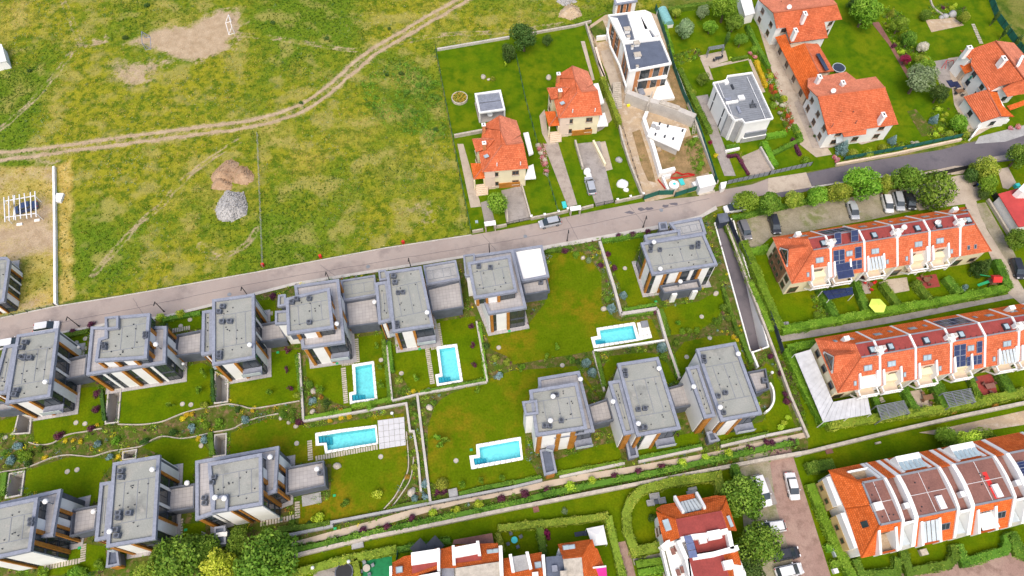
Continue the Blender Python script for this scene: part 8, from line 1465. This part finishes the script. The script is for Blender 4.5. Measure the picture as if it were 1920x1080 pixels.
gz=empty('gazebo',G(1120,1003),'white square gazebo tent in the olive hedged garden','gazebo');o4=GG(P('960,810: 560,725 685,700 715,840 605,855'),2.3);ap=sum(o4,Vector())/4+Vector((0,0,.7))
for i in range(4):MB().add([o4[i],o4[(i+1)%4],ap],[(0,1,2)]).build('canopy_segment',M['fabric_white'],gz);MB().tube((o4[i].x,o4[i].y,0),o4[i],.05,.05,6).build('post',M['white_metal'],gz);MB().bar(o4[i]-Vector((0,0,.1)),o4[(i+1)%4]-Vector((0,0,.1)),.03,.25).build('valance',M['fabric_white'],gz)
def slat_pergola(s,n,label,cross=6,mat='brown_wood',h=2.5):
 a,b,c,d=GG(P(s),h);r=empty('pergola',(a.x,a.y,0),label,'pergola');dn=Vector((0,0,.14))
 for i in range(n):MB().bar(a.lerp(d,i/(n-1)),b.lerp(c,i/(n-1)),.1,.12).build('slat',M[mat],r)
 for t in(.04,.33,.66,.96):MB().bar(a.lerp(b,t)-dn,d.lerp(c,t)-dn,.14,.16).build('beam',M[mat],r)
 for p in(a,b,c,d):MB().box((p.x,p.y,0),.14,.14,h-.1).build('post',M[mat],r)
 return r
slat_pergola('1440,540: 812,885 1020,845 1065,935 850,990',11,'slatted pergola over a tiled seat in the second terrace garden',mat='grey_metal');slat_pergola('1440,540: 1310,790 1520,755 1560,850 1360,895',10,'slatted pergola half covered by bright shrubs',mat='grey_metal')
r=slat_pergola('960,0: 1475,355 1590,335 1592,355 1478,375',4,'grey pergola frame over the small patio',mat='grey_metal',h=2.3)
gc=empty('solar_canopy',G(1570,550),'garden roof covered with blue solar panels behind a terrace house','canopy');a,b,c,d=GG(P('1440,540: 408,22 632,-8 642,48 458,88'),2.5)
for i in range(4):
 for j in range(2):f=lambda u,v:a.lerp(b,u).lerp(d.lerp(c,u),v);MB().prism([f((i+.02)/4,(j+.03)/2),f((i+.98)/4,(j+.03)/2),f((i+.98)/4,(j+.97)/2),f((i+.02)/4,(j+.97)/2)],2.42,2.5,True).build('solar_panel',M['solar'],gc)
for p in(a,b,c,d):MB().box((p.x,p.y,0),.1,.1,2.42).build('post',M['white_metal'],gc)
def table_set(s,label,mat='brown_wood',round_=False,chairs=4,cm='iron',r=.55,spread=.95):
 q=G(*P(s)[0],.05);t_=empty('garden_table',q,label,'table');(MB().tube(q+Vector((0,0,.68)),q+Vector((0,0,.74)),r,r,16)if round_ else MB().box(q+Vector((0,0,.68)),1.7*r/.55,.9*r/.55,.06,R(10))).build('table_top',M[mat],t_)
 for sx in(-1,1):
  for sy in(-1,1):MB().box((q.x+sx*r*.6,q.y+sy*r*.5,q.z),.07,.07,.68).build('leg',M[cm],t_)
 for i in range(chairs):
  a=2*math.pi*i/chairs+.5;c=Vector((q.x+spread*math.cos(a),q.y+spread*math.sin(a),q.z));ch=empty('garden_chair',c,f'{cm.replace("_", " ")} coloured chair, {nth(i)} round the '+' '.join(label.split()[:9]),'chair','chairs round the '+label,rz=0)
  MB().box(c+Vector((0,0,.4)),.48,.48,.06,a).build('seat',M[cm],ch);MB().box(c+Vector((.24*math.cos(a),.24*math.sin(a),.42)),.06,.46,.5,a).build('backrest',M[cm],ch)
  for sx in(-.19,.19):
   for sy in(-.19,.19):MB().box((c.x+sx,c.y+sy,c.z),.045,.045,.4).build('leg',M[cm],ch)
table_set('1440,540: 1185,830','dark dining table on the beige terrace between hedges','brown_wood',False,4,'brown_wood');table_set('1440,270: 1175,1030','round dark table on the red garden terrace','brown_wood',True,4,'brown_wood');table_set('1440,540: 1650,745','brown sofa table on the red terrace','brown_mem',False,3,'brown_mem');table_set('480,810: 835,1025','round table on the green turf pitch','stone',True,4,'grey_metal');table_set('960,810: 18,815','round blue table in the bottom hedged garden','teal',True,4,'slate',.5,1.1);table_set('960,810: 440,65','round table on the terrace of the villa over the pool','stone',True,4,'slate');table_set('1440,540: 760,-15','small red chairs table beside the paved garden','brown_mem',True,3,'red_paint',.4);table_set('1680,60,5.143: 600,590','dark patio table beside the white orange roofed house','brown_wood',False,4,'dark_metal');table_set('960,0: 1540,450','small dark table on the grey pergola patio','dark_metal',False,2,'dark_metal',.4)
for o in[x for x in C.objects if x.name.startswith('garden_table')and 'terrace of the villa' in x.get('label','')or x.name.startswith('garden_chair')and 'terrace of the villa' in x.get('label','')]:o.location.z+=7.2
for i,(s,lab)in enumerate((('960,810: 1065,487','grey garden sofa in the looped hedge garden, back one'),('960,810: 1035,537','grey armchair west of the small dark table'),('960,810: 1122,520','grey armchair east of the small dark table'))):thing_boxes('garden_armchair',lab,'armchair',[('seat','conc_grey',0,0,.15,1.0 if i else 1.5,.8,.28),('backrest','conc_grey',0,.38,.15,1.0 if i else 1.5,.18,.6),('armrest','conc_grey',-.5 if i else-.72,0,.15,.16,.8,.45),('armrest','conc_grey',.5 if i else.72,0,.15,.16,.8,.45)],at=G(*P(s)[0]))
thing_boxes('garden_table','small dark low table between grey armchairs','table',[('table_top','slate',0,0,.35,.8,.7,.06),('leg','iron',-.3,-.2,0,.06,.06,.35),('leg','iron',.3,-.2,0,.06,.06,.35),('leg','iron',-.3,.2,0,.06,.06,.35),('leg','iron',.3,.2,0,.06,.06,.35)],at=G(*P('960,810: 1077,527')[0]))
for s,lab,m_ in(('960,810: 512,765','dark blue sun lounger near the white gazebo','blue_metal'),('1440,540: 105,275','grey sun lounger in the corner lawn of the northern terrace','conc_grey'),('0,810: 1660,770','white lounger on the blue entrance box','white_metal'),('1440,540: 1510,690','dark lounger on the red terrace edge','fabric_grey')):thing_boxes('sun_lounger',lab,'lounger',[('frame',m_,0,0,.2,1.8,.65,.08),('backrest',m_,.8,0,.28,.5,.62,.3),('leg','iron',-.7,.2,0,.06,.06,.2),('leg','iron',.7,.2,0,.06,.06,.2),('leg','iron',-.7,-.2,0,.06,.06,.2),('leg','iron',.7,-.2,0,.06,.06,.2)],at=G(*P(s)[0],2.5 if 'entrance' in lab else 0))
tp=empty('trampoline',G(645,1073),'dark round trampoline with net on the paved yard at the lower edge','trampoline');q=G(645,1073,.8);MB().tube(q,q+Vector((0,0,.05)),1.25,1.25,24).build('jump_mat',M['iron'],tp);pts=[(q.x+1.4*math.cos(a*math.pi/12),q.y+1.4*math.sin(a*math.pi/12))for a in range(24)];rg=MB();rg.ring(pts,[(q.x+(x-q.x)*.88,q.y+(y-q.y)*.88)for x,y in pts],.75,.88);rg.build('rim',M['slate'],tp)
for k in range(6):a=k*math.pi/3;MB().tube((q.x+1.38*math.cos(a),q.y+1.38*math.sin(a),0),(q.x+1.38*math.cos(a),q.y+1.38*math.sin(a),2.2),.04,.04,5).build('pole',M['iron'],tp)
pg=empty('playground_tower',G(1855,533),'red roofed climbing tower with green swing bar in the end garden','playground');q=G(1855,533)
for sx in(-.6,.6):
 for sy in(-.6,.6):MB().box((q.x+sx,q.y+sy,0),.12,.12,2.1).build('post',M['brown_wood'],pg)
MB().box((q.x,q.y,1.0),1.3,1.3,.1).build('platform',M['brown_wood'],pg);MB().add([(q.x-.8,q.y-.8,2.1),(q.x+.8,q.y-.8,2.1),(q.x+.8,q.y+.8,2.1),(q.x-.8,q.y+.8,2.1),(q.x-.8,q.y,2.8),(q.x+.8,q.y,2.8)],[(0,1,5,4),(2,3,4,5),(1,2,5),(3,0,4)]).build('tower_roof',M['red_paint'],pg);MB().bar((q.x-.7,q.y,1.1),(q.x-2.3,q.y-.3,.1),.5,.06).build('slide',M['green_plastic'],pg);MB().bar((q.x-.6,q.y+.5,2.0),(q.x-2.6,q.y+.9,2.0),.1,.1).build('swing_bar',M['green_plastic'],pg)
ag=empty('swing_frame',G(1768,123),'small orange A shaped frame on the grey play surface','swing');q=G(1768,123)
for a,b in(((0,0,1.5),(-.6,-.9,0)),((0,0,1.5),(.3,-1.0,0)),((0,0,1.5),(1.6,.1,1.5)),((1.6,.1,1.5),(2.0,-.7,0)),((1.6,.1,1.5),(1.3,.9,0))):MB().tube(q+Vector(a),q+Vector(b),.05,.05,6).build('bar',M['red_paint'],ag)
for s,w,d,h,m_,nm,lab,cat in(('480,270: 1655,585',.55,.6,.15,'sky_glass','meter_lid','pale blue meter lid on the small front lawn','lid'),('960,270: 392,460',.8,1.5,.3,'teal','plastic_sheet_stack','turquoise sheet stack at the gate of the second cream house','sheets'),('480,810: 1480,460',1.4,1.3,.5,'conc_grey','equipment_box','pale equipment box at the path wall beside purple shrubs','box'),('480,810: 765,852',1.8,.9,.5,'conc_grey','stone_bench','grey stone bench against the park wall','bench'),('480,810: 418,505',3.0,1.7,.12,'conc_grey','light_well_grate','long grey grated light well below the long pool terrace','grate'),('1440,810: 1155,905',1.1,.9,.7,'stone','square_planter','square stone planter inside the rounded hedge','planter'),('1440,810: 500,905',1.0,1.3,.9,'polycarb','glass_frame','small glass cold frame between box hedges','frame'),('1440,810: 495,1045',.7,.7,.8,'white_metal','water_barrel','white barrel beside the lower box hedge','barrel'),('1440,540: 715,995',.8,.8,.5,'stone','stone_pot','round stone pot on the terrace behind the canopy','pot'),('1680,60,5.143: 607,375',1.2,1.2,1.0,'green_mesh','garden_chest','dark green chest beside the low tiled annex','chest'),('1680,60,5.143: 658,508',.7,.7,.7,'blue_metal','water_barrel','blue barrel at the white house wall','barrel'),('1680,60,5.143: 530,500',1.3,2.0,.12,'solar','solar_collector','dark collector panel lying on the play surface edge','panel'),('1680,60,5.143: 585,510',1.2,1.8,.12,'solar','solar_collector','second dark collector beside the blue barrel','panel'),('1700,290,4.695: 958,285',.9,.7,.8,'teal','water_barrel','pale teal barrel behind the red shed','barrel'),('1440,810: 820,85',.9,.3,.4,'stone','garden_bench','small pale bench on the park lawn','bench'),('960,810: 1350,430',1.4,.5,.45,'conc_grey','stone_bench','grey bench under the looped olive hedge, back one','bench'),('960,810: 1345,455',1.6,.6,.4,'conc_grey','stone_bench','wider grey bench in front of the back one','bench'),('1440,810: 455,140',1.2,1.0,.1,'brown_mem','drain_grate','square brown grate in the park lawn','grate'),('1440,810: 215,170',1.0,.8,.5,'conc_grey','stone_block','grey block against the park wall near the driveway','block'),('960,810: 180,580',.9,.9,.08,'brown_mem','drain_grate','dark square grate on the park lawn behind the bottom gardens','grate'),('1100,0,5.4: 545,945',1.3,2.2,.3,'coping','pallet_load','grey and red pallet load on the unfinished terrace','pallet'),('960,810: 215,690',.8,.8,.6,'stone','flower_tub','flower tub on the corner of the olive hedge','tub')):
 p=P(s)[0];q=G(*p);r_=empty(nm,q,lab,cat);zb=.5 if nm=='pallet_load' else 0;MB().box((q.x,q.y,zb),w,d,h,R(12)).build('body',M[m_],r_);MB().box((q.x,q.y,zb+h),w*.86,d*.86,.05,R(12)).build('top',M[m_],r_)
for s,lab in(('1440,540: 30,635','white globe lamp on the low terrace of the easternmost villa'),('480,810: 695,972','white globe lamp over the olive hedge by the paved yard'),('480,810: 425,1018','white globe lamp at the paved yard corner'),('480,540: 1020,940','white globe lamp on the deck of the long pool'),('0,540: 1375,570','white globe lamp at the corner of the second villa lawn'),('0,540: 592,445','white globe lamp above the stepping stones by the first villa')):
 q=G(*P(s)[0],2.0);r=empty('globe_lamp',(q.x,q.y,0),lab,'lamp');MB().tube((q.x,q.y,0),(q.x,q.y,1.9),.05,.05,6).build('pole',M['grey_metal'],r);MB().ball((q.x,q.y,2.1),.28).build('globe',M['white_metal'],r)
tp_=MB()
for a,b in zip(P('1150,180,5.4: 600,800 640,770 700,795 760,785 825,800 640,830 580,830 450,845 480,880'),P('1150,180,5.4: 640,770 700,795 760,785 825,800 640,830 580,830 600,800 480,880 545,960')):tp_.bar(G(*a,.5),G(*b,.5),.03,.5)
tp_.build('barrier_tape',M['red_paint'],label='red barrier mesh strung round the dug ground',cat='barrier')
for p in P('960,270: 1025,485 1215,450 880,515 1150,465 970,490'):q=G(*p);pts=[(q.x+random.uniform(.5,1.2)*math.cos(a),q.y+random.uniform(.2,.5)*math.sin(a))for a in np.linspace(0,6.0,9)];MB().add([(x,y,.056)for x,y in pts],[tuple(range(9))]).build('oil_stain',M['asphalt_dark'],kind='structure')
